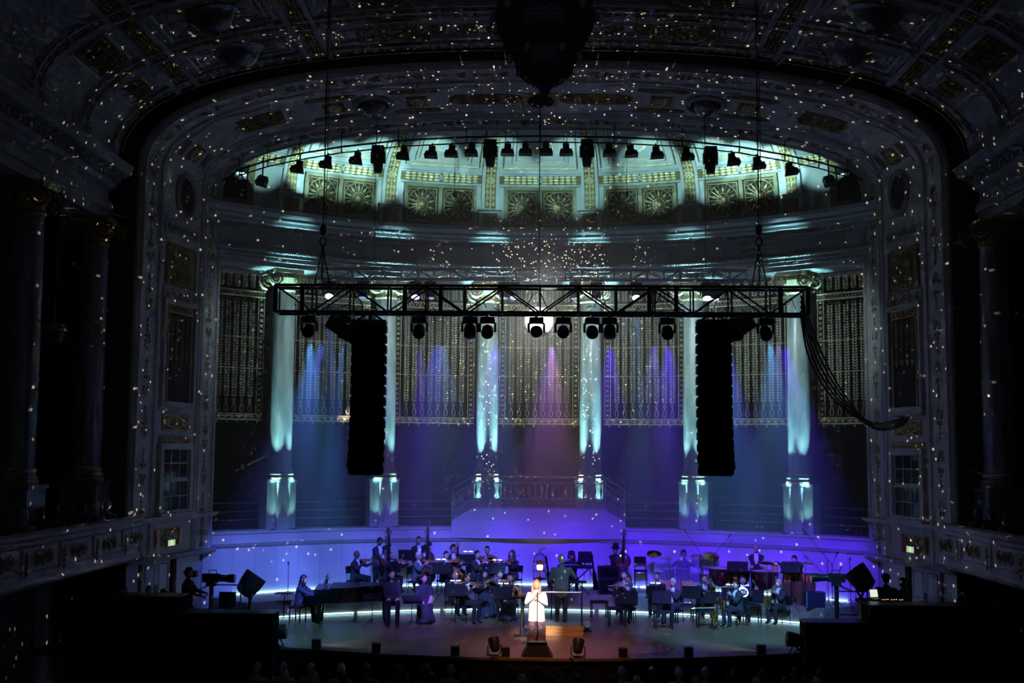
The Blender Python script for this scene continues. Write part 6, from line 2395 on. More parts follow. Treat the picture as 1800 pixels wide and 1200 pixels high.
ly = g.build('pedal_lyre', M_['ebony'], t)
for y in (-.07, 0, .07):
    MB().box((.04, y, .07), (.10, .025, .012)).build('pedal', M_['brass'], ly)
loc, h = spot(527, 33.75, 0, 1008)
st = h - 1.37 + .46
o, HM, wr = person('long-haired pianist in dark blue suit seated at the grand piano', loc, radians(84), seat=st, lean=8, hands={1: (.14, -.56, .80), -1: (-.16, -.56, .80), ('n', 1): (0, 0, -1), ('n', -1): (0, 0, -1), ('c', 1): .5, ('c', -1): .5}, hair=('long', 'black'), suit=mat('midnight_cloth', (.022, .028, .042), .8), shirt=False, look=(0, 12), group='pianist', feet=-.05)
stool('padded black piano bench under the pianist', loc + Vector((-.03, .0, 0)), radians(84), st + .01, .62, .36, 'piano_bench', 'piano bench')

# ================================================================== music stands
def stand(px, D, ytop, rz, label, fl=0.0, **kw):
    q = P(px, ytop, D)
    return music_stand(label, (q.x, D, fl), radians(rz), max(.7, q.z - fl - .19), **kw)
stand(694, 36.3, 986, 60, 'tall black music stand before the leaning violinist', .5, w=.5, lamp_=False)
stand(716, 37.2, 966, 10, 'black music stand in front of the two bass players', .5, lampc=None, lamp_=False)
stand(776, 36.2, 988, 8, 'black music stand right of the grey-haired violist with a lit lamp bar', .5)
stand(823, 37.3, 974, 4, 'black music stand left of the bearded viola player with lamp bars above', .5)
stand(873, 36.6, 989, -6, 'wide black music stand in front of the woman drawing a long bow', .5, lampc=AMB)
stand(801, 33.5, 1026, 8, 'black music stand in front of the hidden violinist left of centre', 0, lampc=None)
stand(884, 33.6, 1031, -6, 'black music stand with white page edge left of the singer', 0, lampc=None)
stand(724, 33.0, 1040, 20, 'low flat music stand beside the woman in the long dress', 0, lamp_=False, tilt=70)
stand(655, 33.2, 1036, 12, 'low music stand beside the man on the high stool', 0, lamp_=False, tilt=70)
stand(1104, 33.9, 1040, -8, 'black music stand in front of the grey-haired flautist', 0, lamp_=False)
stand(1152, 35.2, 1030, -8, 'black music stand with two lit bars before the oboist', 0)
stand(1163, 33.8, 1039, -12, 'black music stand with cream page edge before the clarinettist', 0, lamp_=False)
stand(1215, 35.0, 1030, -14, 'black music stand left of the trombonist', 0, lamp_=False)
stand(1252, 34.6, 1042, -14, 'angled music stand in front of the trombonist', 0, lamp_=False, w=.46)
stand(1284, 35.6, 1038, -16, 'black music stand behind the front saxophonist with lit bars', 0)
stand(1326, 35.2, 1040, -20, 'black music stand right of the front saxophonist', 0, lamp_=False)
stand(1296, 35.4, 985, -14, 'tilted black music stand at the kettledrums', .5, lamp_=False, tilt=40, w=.62)
stand(1390, 34.5, 986, -20, 'tilted black music stand before the bending percussionist', .5, lamp_=False, tilt=35)
# conductor's desk
q = P(1018, 1030, 34.6)
t = thing('conductor_desk', 'wide flat conductor desk with glowing edge in front of the podium', 'music stand', (P(996, 1030, 34.9).x, 34.7, 0), 0)
MB().box((0, 0, 1.12), (1.15, .5, .03), RX(0)).build('desk', M_['black'], t)
MB().box((-.30, 0, 1.14), (.42, .34, .012)).build('open_score', SHEET, t)
for s in (-1, 1):
    MB().cyl((s * .45, 0, .02), (s * .45, 0, 1.1), .02, 6).build('post', M_['black'], t)
    MB().box((s * .45, 0, .012), (.06, .5, .022)).build('foot', M_['black'], t)
MB().tube([(.50, 0, 1.14), (.53, .05, 1.4), (.45, .05, 1.48)], .008, 5).build('lamp_arm', M_['black'], t)
# podium of wooden boards
c = PZ(1008, 1118, 0)
t = thing('conductor_podium', 'low wooden conductor podium with a thin back rail', 'podium', (POD.x, POD.y + .62, 0))
for k in range(3):
    MB().box((0, -.62, .045 + .085 * k), (1.36, .03, .082)).build('front_board', M_['woodp'], t)
for s in (-1, 1):
    MB().box((s * .665, 0, .13), (.03, 1.2, .25)).build('side_board', M_['woodp'], t)
MB().box((0, 0, .245), (1.32, 1.21, .028)).build('top_board', mat('podium_carpet', (.12, .16, .20), .8), t)
for s in (-1, 1):
    MB().cyl((s * .63, -.58, .26), (s * .63, -.58, 1.15), .018, 8).build('rail_post', M_['black'], t)
MB().cyl((-.63, -.58, 1.15), (.63, -.58, 1.15), .018, 8).build('rail', M_['steel'], t)

# ================================================================== birdcage lantern, bar table, props
q = P(949, 990, 34.2)
t = thing('birdcage', 'black domed birdcage holding a glowing lantern behind the singer', 'birdcage', (q.x, 34.2, 0))
zb = P(949, 1018, 34.2).z
zt = P(949, 985, 34.2).z
MB().lathe([(.02, .0), (.16, .012), (.16, .03), (.02, .05), (.018, zb - .02), (.2, zb), (.2, zb + .03), (.001, zb + .03)], 16).build('pedestal', M_['black'], t)
for j in range(12):
    a = 2 * pi * j / 12
    c_, s_ = cos(a), sin(a)
    MB().tube([(.19 * c_, .19 * s_, zb + .02), (.19 * c_, .19 * s_, zt - .02), (.16 * c_, .16 * s_, zt + .10), (.09 * c_, .09 * s_, zt + .18), (0, 0, zt + .22)], .006, 4).build('bar', M_['black'], t)
for z in (zb + .25, zt - .03):
    MB().tube([(.19 * cos(a), .19 * sin(a), z) for a in np.linspace(0, 2 * pi, 19)[:-1]], .006, 4, loop=True).build('hoop', M_['black'], t)
MB().tube([(0, 0, zt + .22), (0, 0, zt + .30), (.1, 0, zt + .36), (.17, 0, zt + .34)], .014, 5).build('hanging_hook', M_['black'], t)
t = thing('lantern', 'small copper lantern with a warm light inside the birdcage', 'lantern', (q.x, 34.2, zb + .031))
hl = P(949, 1003, 34.2).z - zb
MB().lathe([(.06, 0), (.07, .03), (.03, .05), (.03, hl - .02), (.085, hl)], 14).build('stem', mat('copper', (.5, .2, .1), .3, .9), t, True)
MB().lathe([(.075, hl), (.09, hl + .05), (.09, hl + .12), (.07, hl + .15)], 14).build('glass', emat('warm_lantern_glow', (1.0, .62, .34), 5), t, True)
MB().lathe([(.10, hl + .15), (.105, hl + .19), (.06, hl + .25), (.02, hl + .28), (.001, hl + .28)], 14).build('cap', mat('copper_cap', (.5, .2, .1), .35, .9), t, True)
lamp('lantern_light', 'POINT', (q.x, 34.02, zb + hl + .12), 1.5, (1.0, .6, .3), radius=.04)
q = PZ(918, 1118, 0)
t = thing('bar_table', 'tall black round-base table left of the singer', 'table', (q.x, q.y, 0))
zt = P(918, 1048, q.y).z
MB().box((0, 0, .012), (.46, .46, .022)).build('base', M_['black'], t)
MB().cyl((0, 0, .02), (0, 0, zt - .03), .05, 10).build('post', M_['black'], t)
MB().box((.05, 0, zt - .015), (.62, .5, .03)).build('table_top', M_['ebony'], t)
t = thing('glass_jar', 'pale glass jar of golden drink on the tall black table', 'jar', (q.x - .06, q.y - .1, zt + .001))
MB().lathe([(.05, 0), (.07, .03), (.07, .11), (.045, .14)], 14).build('drink', mat('golden_drink', (.50, .38, .14), .2), t, True)
MB().lathe([(.045, .14), (.05, .17), (.045, .24), (.05, .27)], 14).build('neck', mat('pale_glass', (.35, .5, .58), .1), t, True)
t = thing('water_glass', 'tiny stemmed glass standing on the tall black table', 'glass', (q.x + .16, q.y - .05, zt + .001))
MB().lathe([(.03, 0), (.005, .01), (.005, .07), (.03, .11), (.028, .15)], 10).build('bowl', mat('clear_glass', (.5, .6, .65), .08), t, True)
t = thing('draped_coat', 'dark coat hung over the tall table beside the singer', 'coat', (q.x + .30, q.y, 0))
MB().loft([[(x, y, z) for x, y in ((-.08, -.2), (.08, -.22), (.1, 0), (.08, .2), (-.08, .2))] for z in (zt + .02, zt - .3)] + [[(x * 1.3 + .08, y * 1.1, zt - .85) for x, y in ((-.08, -.2), (.08, -.22), (.1, 0), (.08, .2), (-.08, .2))]]).build('cloth', SUIT, t)

# instruments on stands behind the conductor
def guitar_stand(px, D, label, ytop, tilt):
    q = P(px, ytop, D)
    H = q.z - RIS_Z
    t = thing('upright_instrument', label, 'instrument', (q.x, D, RIS_Z), 0, 'stick basses on stands')
    M = RY(tilt)
    MB().box((0, 0, H * .30), (.20, .10, H * .46), M, top=(.55, .8)).build('body', M_['ebony'], t)
    MB().box((0, 0, H * .72), (.06, .05, H * .46), M).build('neck', M_['ebony'], t)
    MB().box((0, 0, H * .965), (.09, .05, H * .09), M, top=(.3, 1)).build('headstock', M_['ebony'], t)
    fr_ = MB()
    fr_.tube([M @ Vector((-.09, 0, H * .42)), M @ Vector((-.13, 0, H * .75)), M @ Vector((-.04, 0, H * .84))], .014, 5)
    fr_.build('shoulder_frame', M_['black'], t)
    for a in (30, 150, 270):
        MB().tube([(0, 0, .28), (.28 * cos(radians(a)), .28 * sin(radians(a)), .006)], .011, 5).build('stand_leg', M_['black'], t)
guitar_stand(969, 37.6, 'slim electric upright bass on a stand left of the conductor', 976, -9)
guitar_stand(1049, 37.3, 'dark electric upright bass leaning on its stand right of the conductor', 971, -8)
q = P(1023, 1008, 37.4)
t = thing('keyboard', 'slim electronic keyboard on legs behind the conductor', 'keyboard', (P(1012, 1008, 36.7).x, 36.75, RIS_Z))
MB().box((0, 0, .86), (1.15, .30, .09)).build('case', M_['blackm'], t)
MB().box((0, .10, .91), (1.02, .12, .012)).build('keys', M_['keys'], t)
for s in (-1, 1):
    MB().bar((s * .45, -.12, .01), (-s * .45, .12, .82), .03).build('cross_leg', M_['black'], t)
t = thing('computer_screen', 'flat dark screen on the keyboard behind the conductor', 'screen', (P(1028, 995, 36.6).x, 36.62, RIS_Z + .91))
MB().box((0, 0, .26), (.42, .03, .36)).build('display', M_['blackm'], t)
MB().cyl((0, .0, .002), (0, 0, .10), .02, 6).build('foot', M_['black'], t)
# amplifier pair
for z0, w, h_, lab in ((0, .62, .5, 'black bass amplifier cabinet, the lower of two left of the top-hatted bassist'), (.502, .66, .36, 'black amplifier head on top of the cabinet left of the top-hatted bassist')):
    t = thing('amplifier', lab, 'amplifier', (P(1069, 1000, 37.0).x, 37.0, RIS_Z + z0), 0, 'amplifiers')
    MB().box((0, 0, h_ / 2), (w, .4, h_)).build('cabinet', M_['blackm'], t)
    MB().box((0, -.205, h_ * .5), (w - .08, .012, h_ - .1)).build('grille_cloth', M_['cloth'], t)
    MB().tube([(-.1, 0, h_), (-.1, 0, h_ + .03), (.1, 0, h_ + .03), (.1, 0, h_)], .008, 5).build('handle', M_['black'], t) if z0 else None
# empty chair and stools
q = P(1126, 990, 38.3)
chair('empty black chair against the purple wall right of the top-hatted bassist', (q.x, 38.3, RIS_Z), 0, .62)
for px, D, h_, lab in ((1053, 35.3, .50, 'low black bench right of the podium'), (1085, 33.5, .55, 'black bench in front of the flautist'), (1166, 33.2, .50, 'black padded stool in front of the clarinettist'), (1240, 33.6, .5, 'flat stool with a bassoon lying across in front of the trombonist'), (1322, 34.9, .5, 'black stool between the two saxophonists'), (1203, 34.6, .5, 'stool holding spare instruments beside the clarinettist')):
    stool(lab, (P(px, 1080, D).x, D, 0), radians(6), h_, .52, .34)
pipe('bassoon', 'brass-coloured instrument lying on the flat stool before the trombonist', 'instrument', (P(1240, 1080, 33.6).x - .42, 33.55, .53), (P(1240, 1080, 33.6).x + .40, 33.6, .55), .022, M_['brass'], M_['silver'], .05)
pipe('trumpet', 'silver instrument resting on the stool beside the clarinettist', 'instrument', (P(1203, 1080, 34.6).x - .2, 34.55, .54), (P(1203, 1080, 34.6).x + .2, 34.6, .55), .02, M_['silver'], M_['silver'], .055)
q = P(1266, 1080, 33.3)
sax('baritone saxophone standing upright left of the front saxophonist', Matrix.Translation((q.x, 33.4, .86)) @ RZ(-40), 1.15)
t = thing('instrument_stand', 'low black tripod under the upright baritone saxophone', 'stand', (q.x - .1, 33.3, 0))
for a in (30, 150, 270):
    MB().tube([(.0, 0, .16), (.26 * cos(radians(a)), .26 * sin(radians(a)), .006)], .012, 5).build('leg', M_['black'], t)
MB().cyl((0, 0, .1), (0, 0, .34), .014, 6).build('post', M_['black'], t)

# ================================================================== percussion
DK = P(1190, 1000, 37.4)
sparkle = mat('dark_drum_lacquer', (.05, .03, .09), .2, .3, var=.4, scale=30)
def dloc(px, D): return Vector((P(px, 1000, D).x, D, RIS_Z))
t = thing('bass_drum', 'pale wooden bass drum facing the hall in front of the drummer', 'drum', dloc(1186, 37.3), 0, 'drum kit')
M = T(0, 0, .31) @ RX(90)
MB().lathe([(.29, -.2), (.29, .2)], 26, M).build('shell', sparkle, t, True)
MB().lathe([(.001, .205), (.27, .203)], 26, M).build('drumhead', mat('amber_drumhead', (.62, .36, .16), .6), t)
MB().tube([M @ Vector((.285 * cos(a), .285 * sin(a), .2)) for a in np.linspace(0, 2 * pi, 27)[:-1]], .018, 5, loop=True).build('hoop', M_['woodp'], t)
for px, D, h_, r, lab in ((1176, 37.1, .78, .17, 'left tom drum of the kit, purple glinting'), (1198, 37.1, .80, .18, 'right tom drum of the kit in front of the drummer'), (1222, 37.5, .62, .22, 'floor tom at the right of the drum kit'), (1160, 37.6, .66, .19, 'snare drum at the left of the drum kit')):
    lathe_drum('tom_drum', lab, 'drum', dloc(px, D), [(r, h_ - .26), (r * 1.02, h_ - .24), (r * 1.02, h_ - .02), (r, h_)], r, h_ + .001, sparkle, True, 'drum kit')
for px, D, h_, r, tl, lab in ((1150, 37.5, 1.22, .24, 25, 'leftmost tilted cymbal of the drum kit'), (1172, 37.9, 1.05, .2, 12, 'small cymbal between the left toms'), (1226, 37.8, 1.12, .24, 18, 'cymbal right of the drummer'), (1250, 37.4, 1.18, .26, 28, 'large tilted cymbal at the right of the kit')):
    cymbal(lab, dloc(px, D), r, h_, tl, 0)
acr = mat('clear_acrylic', (.55, .6, .75), .05, trans=.0, alpha=.16)
for px, D, lab in ((1163, 36.75, 'clear acrylic screen at the left of the drum kit'), (1190, 36.7, 'clear acrylic screen in the middle of the drum kit'), (1216, 36.75, 'clear acrylic screen at the right of the drum kit')):
    t = thing('drum_screen', lab, 'screen', dloc(px, D), 0, 'drum screens')
    MB().box((0, 0, .62), (.46, .012, 1.2)).build('pane', acr, t)
    for s in (-1, 1):
        MB().box((s * .225, 0, .62), (.012, .02, 1.22)).build('edge_strip', M_['alul'], t)
for px, lab in ((1167, 'amber wooden crate below the drum kit, left of two'), (1207, 'amber wooden crate below the drum kit, right of two')):
    t = thing('wooden_box', lab, 'box', dloc(px, 36.45), 0, 'wooden boxes at the kit')
    MB().box((0, 0, .25), (.36, .28, .49)).build('body', mat('amber_wood', (.50, .27, .11), .5, var=.2, scale=6), t)
    MB().box((0, -.146, .25), (.30, .012, .42)).build('front_panel', mat('amber_panel', (.55, .32, .14), .5), t)
copper = mat('dark_copper_bowl', (.16, .07, .05), .25, .8, var=.2, scale=6)
for i, (px, D, r) in enumerate(((1266, 36.7, .36), (1297, 36.25, .38), (1345, 35.95, .42))):
    lathe_drum('timpani', ['leftmost copper kettledrum beside the drum kit', 'middle copper kettledrum in front of the timpanist', 'rightmost copper kettledrum before the bald timpanist'][i], 'drum', dloc(px, D),
               [(.06, .30), (r * .55, .36), (r * .9, .54), (r, .78), (r, .86)], r + .01, .862, copper, True, 'kettledrums')
vibes = thing('vibraphone', 'low dark vibraphone with amber bars right of the drum kit', 'vibraphone', dloc(1262, 37.3))
MB().box((0, 0, .80), (1.1, .42, .07), top=(1, .9)).build('frame', M_['black'], vibes)
wb = mat('amber_bars', (.6, .34, .14), .35)
bm = MB().box((0, 0, 0), (.036, .34, .02)).mesh('bar', wb)
for j in range(22):
    put('bar', bm, vibes, (-.5 + j * .0476, 0, .85))
for s in (-1, 1):
    for e in (-1, 1):
        MB().cyl((s * .5, e * .16, .006), (s * .5, e * .16, .78), .018, 6).build('leg', M_['steel'], vibes)
conga_m = mat('dark_conga_staves', (.10, .045, .025), .3, var=.3, scale=5)
conga_refl = mat('orange_conga_band', (.85, .30, .05), .3)  # colour of the reflections drawn on the conga shells
for i, (px, D, h_) in enumerate(((1385, 34.95, .90), (1404, 34.9, .92), (1423, 34.85, .90))):
    lathe_drum('conga', ['left orange conga drum under the bending percussionist', 'middle orange conga drum under the bending percussionist', 'right orange conga drum under the bending percussionist'][i], 'drum', dloc(px, D),
               [(.11, .002), (.12, .05), (.165, h_ * .5), (.17, h_ * .65), (.145, h_)], .145, h_ + .001, conga_m, None, 'congas')
    cb = MB()  # orange triangles paint light reflections onto the upper shell
    for j in range(8):
        a_ = 2 * pi * j / 8
        cb.add([(.152 * cos(a_ - .34), .152 * sin(a_ - .34), h_ - .02), (.152 * cos(a_ + .34), .152 * sin(a_ + .34), h_ - .02), (.176 * cos(a_), .176 * sin(a_), h_ - .26)], [(0, 2, 1)])
    cb.build('orange_pennant', conga_refl, [o_ for o_ in bpy.data.objects if o_.name.startswith('conga') and o_.type == 'EMPTY'][-1])['kind'] = 'stuff'
for px, D, h_, lab in ((1362, 35.2, 1.12, 'left small amber hand drum on a stand'), (1376, 35.5, 1.15, 'right small amber hand drum on a stand')):
    lathe_drum('bongo', lab, 'drum', dloc(px, D), [(.08, h_ - .17), (.10, h_ - .05), (.10, h_)], .10, h_ + .001, mat('amber_bongo', (.55, .26, .10), .4), True, 'bongos')
for px, D, h_, tl, lab in ((1348, 35.3, 1.18, 8, 'flat cymbal before the bald timpanist'), (1416, 34.6, 1.24, 4, 'thin flat cymbal at the hand drums')):
    cymbal(lab, dloc(px, D), .24, h_, tl, 0)

# microphones
for px, D, fl, h_, b_, lab in ((1232, 37.3, .5, 1.25, (-.42, 0, .62), 'boom microphone leaning left above the drum kit'), (1256, 37.2, .5, 1.25, (.42, 0, .50), 'boom microphone leaning right beside the drum kit'), (1455, 34.7, .5, 1.35, (-.62, 0, .75), 'long boom microphone right of the hand drums'),
                           (507, 35.2, .5, .95, None, 'slim microphone on a pole left of the pianist'), (580, 38.0, .5, 1.0, None, 'plain thin pole behind the pianist'), (1463, 34.9, .5, 1.2, (.1, 0, .2), 'short microphone stand at the right wall'), (1494, 34.5, .5, 1.3, None, 'microphone stand near the right proscenium pier')):
    if px == 580:
        continue
    mic_stand(lab, (P(px, 1000, D).x, D, fl), 0, h_, b_)
t = thing('side_table', 'small flat black tray table left of the pianist', 'table', (P(500, 1042, 34.3).x, 34.3, 0))
zt = P(500, 1042, 34.3).z
MB().box((0, 0, zt), (.5, .36, .025)).build('tray', M_['black'], t)
MB().cyl((0, 0, .02), (0, 0, zt), .016, 6).build('pole', M_['black'], t)
for a in (30, 150, 270):
    MB().tube([(0, 0, .2), (.28 * cos(radians(a)), .28 * sin(radians(a)), .006)], .01, 5).build('leg', M_['black'], t)

# ================================================================== stage front: wedge, floor lamps, small boxes
q = PZ(944, 1156, 0)
t = thing('stage_monitor', 'black wedge monitor at the stage edge in front of the singer', 'loudspeaker', (q.x, stage_front(q.x) + .34, 0))
MB().loft([[(s * .385, -.22, .002), (s * .385, .20, .002), (s * .225, .20, .30), (s * .225, .08, .30)] for s in (-1, 1)]).build('cabinet', M_['blackm'], t)
MB().loft([[(s * .33, -.205, .025), (s * .33, -.195, .025), (s * .21, .075, .285), (s * .21, .065, .285)] for s in (-1, 1)]).build('grille', M_['cloth'], t)
MB().box((0, .15, .312), (.50, .26, .02)).build('top_board', M_['black'], t)
def floor_par(label, px, py, pan, tilt, lens, s=1.0):
    q = PZ(px, py, 0)
    t = thing('floor_lamp', label, 'lamp', (q.x, q.y, 0), pan, 'floor lamps on the stage edge')
    MB().tube([(-.25 * s, 0, .42 * s), (-.27 * s, 0, .2 * s), (-.22 * s, .1, .01), (.22 * s, .1, .01), (.27 * s, 0, .2 * s), (.25 * s, 0, .42 * s)], .022 * s, 6).build('yoke', M_['black'], t)
    MB().tube([(-.26 * s, 0, .25 * s), (-.24 * s, -.18, .01), (.24 * s, -.18, .01), (.26 * s, 0, .25 * s)], .018 * s, 6).build('floor_foot', M_['black'], t)
    M = T(0, 0, .42 * s) @ RX(tilt)
    hd = MB().lathe([(.10 * s, -.26 * s), (.16 * s, -.22 * s), (.19 * s, -.05 * s), (.215 * s, .12 * s), (.215 * s, .24 * s), (.19 * s, .25 * s)], 18, M).build('housing', M_['black'], t, True)
    MB().lathe([(.192 * s, .235 * s), (.001, .24 * s)], 18, M).build('lens', lens, hd)
    return t
floor_par('black floor lamp tilted at the dome, left of the wedge monitor', 869, 1153, radians(24), -30, LD, .66)
floor_par('black floor lamp tilted at the dome, right of the wedge monitor', 1016, 1156, radians(-16), -30, LD, .66)
LS = emat('lit_side_lens', (.72, .80, 1.0), 9)
floor_par('floor lamp with lit lens beside the left masking box', 488, 1136, radians(-90), -84, LS, .85)
floor_par('floor lamp with lit lens beside the right masking box', 1398, 1150, radians(90), -84, LS, .85)
lamp('side_floor_light', 'SPOT', PZ(488, 1136, 0) + Vector((.34, 0, .4)), 160, (.6, .72, 1.0), PZ(760, 1100, .4), 60, .6, .1)
lamp('side_floor_light', 'SPOT', PZ(1398, 1150, 0) + Vector((-.34, 0, .4)), 160, (.6, .72, 1.0), PZ(1150, 1100, .4), 60, .6, .1)
BN = ['leftmost', 'second', 'third', 'fourth', 'fifth', 'sixth', 'seventh', 'last']
for i, px in enumerate((545, 658, 800, 889, 1095, 1213, 1349)):
    x = P(px, 1150, 28.6).x
    t = thing('footlight_box', 'small black box on the stage edge, %s from the left' % BN[i].replace('leftmost', 'first'), 'box', (x, stage_front(x) + .22, 0), 0, 'small boxes on the stage edge')
    MB().box((0, 0, .105), (.20, .20, .21)).build('body', M_['blackm'], t)
    MB().box((0, .0, .213), (.21, .21, .008)).build('cap', M_['black'], t)
q = PZ(1032, 1110, 0)
t = thing('small_floor_spot', 'small black lamp on the floor right of the podium', 'lamp', (q.x, q.y, 0))
MB().box((0, 0, .02), (.26, .2, .04)).build('base', M_['black'], t)
MB().lathe([(.08, -.1), (.11, .0), (.11, .12)], 12, T(0, 0, .16) @ RX(60)).build('housing', M_['black'], t, True)

# ================================================================== masking boxes and technicians at the sides
def masking(label, x0, x1, ztop, D, dep, grp='black masking boxes'):
    t = thing('masking_box', label, 'stage box', ((x0 + x1) / 2, D + dep / 2, 0), 0, grp)
    w = x1 - x0
    MB().box((0, 0, ztop / 2 - .55), (w, dep, ztop + 1.1 - .04)).build('black_cladding', M_['cloth'], t)
    MB().box((0, .0, ztop - .012), (w + .03, dep + .04, .024)).build('top_edge', M_['alu'], t)
    return t
L1, L2, L3 = P(128, 1046, 28.6), P(315, 1046, 28.6), P(479, 1078, 28.6)
masking('tall black masking box at the left, below the balcony', L1.x, L2.x, L1.z, 28.6, .7)
masking('low black masking box at the left stage corner', L2.x + .03, L3.x, L3.z, 28.6, .75)
R1, R2, R3 = P(1416, 1093, 28.6), P(1530, 1063, 28.6), P(1792, 1063, 28.6)
masking('low black masking box at the right stage corner', R1.x, R2.x - .03, R1.z, 28.6, .65)
masking('tall black masking box at the right, below the balcony', R2.x, R3.x, R2.z, 28.6, .7)

def tech(label, px, D, ytop, rz, fl=0.0, **kw):
    loc, h = spot(px, D, fl, ytop)
    kw.setdefault('shirt', False)
    st = kw.pop('sit', False)
    if st:
        return person(label, loc, radians(rz), seat=max(.4, h - 1.37 + .46), group='technicians', **kw)
    return person(label, loc, radians(rz), h=h, group='technicians', **kw)
tech('camera operator in dark clothes standing in profile at the left', 331, 30.9, 997, 88, hands={1: (.10, -.42, 1.14), -1: (-.12, -.42, 1.08)}, hair=('curly', 'black'))
tech('dark figure with round hair behind the tall left masking box', 217, 29.95, 1030, 20, sit=True, hair=('curly', 'black'))
tech('dark figure in the middle behind the tall left masking box', 262, 30.75, 1027, 10, sit=True)
tech('dark figure half hidden at the right end of the tall left masking box', 288, 29.95, 1034, -30, sit=True)
o_ = tech('technician in a pale cap at the desk behind the right masking box', 1557, 30.6, 1008, 160, extra=cap, sit=True)
tech('technician in a black cap standing right of the desk', 1586, 31.5, 1015, 120, extra=cap, sit=True)
tech('dark seated figure below the right balcony', 1691, 30.0, 1037, 100, sit=True)

def tv_camera(label, px, py, D, rz, s=1.0):
    q = P(px, py, D)
    t = thing('television_camera', label, 'camera', (q.x, D, 0), rz, 'television cameras')
    H = q.z
    MB().lathe([(.30, .02), (.30, .06), (.10, .14), (.08, .5), (.06, .52), (.06, H - .12)], 12).build('pedestal', M_['black'], t)
    MB().box((0, 0, H - .06), (.26, .20, .10)).build('pan_head', M_['black'], t)
    b = MB().box((-.02, 0, H + .10), (.44, .18, .22)).build('body', M_['black'], t)
    MB().tube([(.18, 0, H + .10), (.42, 0, H + .09), (.45, 0, H + .09), (.62, 0, H + .09)], [.09, .095, .11, .115], 12).build('lens', M_['black'], t, True)
    MB().box((-.26, 0, H + .25), (.20, .2, .16), RY(-8)).build('viewfinder', M_['black'], t)
    MB().tube([(-.08, 0, H + .21), (-.08, 0, H + .30), (.12, 0, H + .30), (.12, 0, H + .21)], .014, 5).build('carry_handle', M_['black'], t)
    for s_ in (-1, 1):
        MB().tube([(0, s_ * .12, H - .06), (-.25, s_ * .16, H - .18), (-.42, s_ * .16, H - .24)], .014, 5).build('pan_bar', M_['black'], t)
    return t
tv_camera('broadcast camera with long lens beside the left operator', 372, 1022, 31.0, 0)
tv_camera('broadcast camera at the right stage side in front of the desk', 1470, 1022, 31.5, radians(165))
def big_lamp(label, px, py, D, pan, tilt):
    q = P(px, py, D)
    t = thing('large_spotlight', label, 'lamp', (q.x, D, 0), pan, 'large side spotlights')
    H = q.z
    M = T(0, 0, H) @ RX(tilt)
    MB().lathe([(.12, -.34), (.24, -.28), (.30, .0), (.31, .26), (.29, .28)], 18, M).build('housing', M_['black'], t, True)
    MB().lathe([(.285, .27), (.001, .275)], 18, M).build('lens', mat('grey_lens_' + str(px), (.12, .16, .18), .2), t)
    MB().tube([(-.36, 0, H), (-.38, 0, H - .3), (0, 0, H - .48), (.38, 0, H - .3), (.36, 0, H)], .03, 6).build('yoke', M_['black'], t)
    MB().cyl((0, 0, .05), (0, 0, H - .46), .05, 8).build('post', M_['black'], t)
    MB().box((0, 0, .03), (.6, .6, .055)).build('base', M_['black'], t)
big_lamp('large round spotlight tilted upwards at the left stage side', 440, 1026, 31.2, radians(-70), -35)
big_lamp('large boxy spotlight tilted upwards at the right stage side', 1513, 1016, 30.3, radians(60), -40)
q = P(1550, 1048, 29.9)
t = thing('mixing_desk', 'dark sloping control desk with tiny lights behind the right masking box', 'desk', (q.x, 29.9, 0))
MB().box((0, 0, q.z - .12), (1.2, .5, .10), RX(0)).build('console', M_['blackm'], t)
for s in (-1, 1):
    MB().box((s * .55, 0, (q.z - .17) / 2), (.05, .4, q.z - .17)).build('leg', M_['black'], t)
sl = MB()
for j in range(8):
    sl.box((.0 + .07 * j, -.12 + .04 * (j % 3), q.z - .066), (.02, .02, .012))
sl.build('indicator_lights', emat('indicator_lights', (1.0, .5, .25), 2), t)['kind'] = 'stuff'
t = thing('laptop', 'laptop with a bright screen on the right control desk', 'laptop', (P(1540, 1032, 29.85).x, 29.85, q.z - .068), radians(25))
MB().box((0, 0, .012), (.28, .2, .02)).build('base', M_['alu'], t)
M = T(0, .10, .14) @ RX(-12)
MB().box((0, 0, 0), (.27, .014, .23), M).build('lid', M_['black'], t)
MB().box((0, -.008, 0), (.24, .004, .19), M).build('screen', emat('laptop_screen', (.85, .95, .72), .8), t)
t = thing('flight_case', 'dark blue flight case beside the hand drums', 'case', (P(1432, 1060, 34.4).x, 34.4, RIS_Z))
MB().box((0, 0, .22), (.56, .4, .44)).build('body', mat('blue_case', (.012, .012, .03), .4), t)
for s in (-1, 1):
    MB().box((s * .27, -.19, .22), (.03, .03, .45)).build('edge_strip', M_['alul'], t)
for k, (x, lab) in enumerate(((P(395, 1050, 30.0).x, 'thin metal guard rail at the left camera platform'), (P(1500, 1050, 29.9).x, 'thin metal guard rail at the right stage side'))):
    t = thing('guard_rail', lab, 'railing', (x, 30.05, 0), 0, 'guard rails')
    z = P(395, 1028, 30).z
    for s in (-1, 1):
        MB().cyl((s * .4, 0, .005), (s * .4, 0, z), .02, 6).build('post', M_['alu'], t)
    for f in (1, .6):
        MB().cyl((-.4, 0, z * f), (.4, 0, z * f), .018, 6).build('rail', M_['alu'], t)
t = thing('draped_chair', 'black draped chair at the left stage side behind the masking box', 'chair', (P(395, 1050, 30.4).x, 30.5, 0))
MB().box((0, 0, .68), (.44, .4, .10)).build('seat', M_['blackm'], t)
MB().box((0, .18, .95), (.44, .05, .5)).build('backrest', M_['blackm'], t)
for s in (-1, 1):
    for e in (-1, 1):
        MB().cyl((s * .2, e * .17, .005), (s * .2, e * .17, .63), .018, 6).build('leg', M_['black'], t)

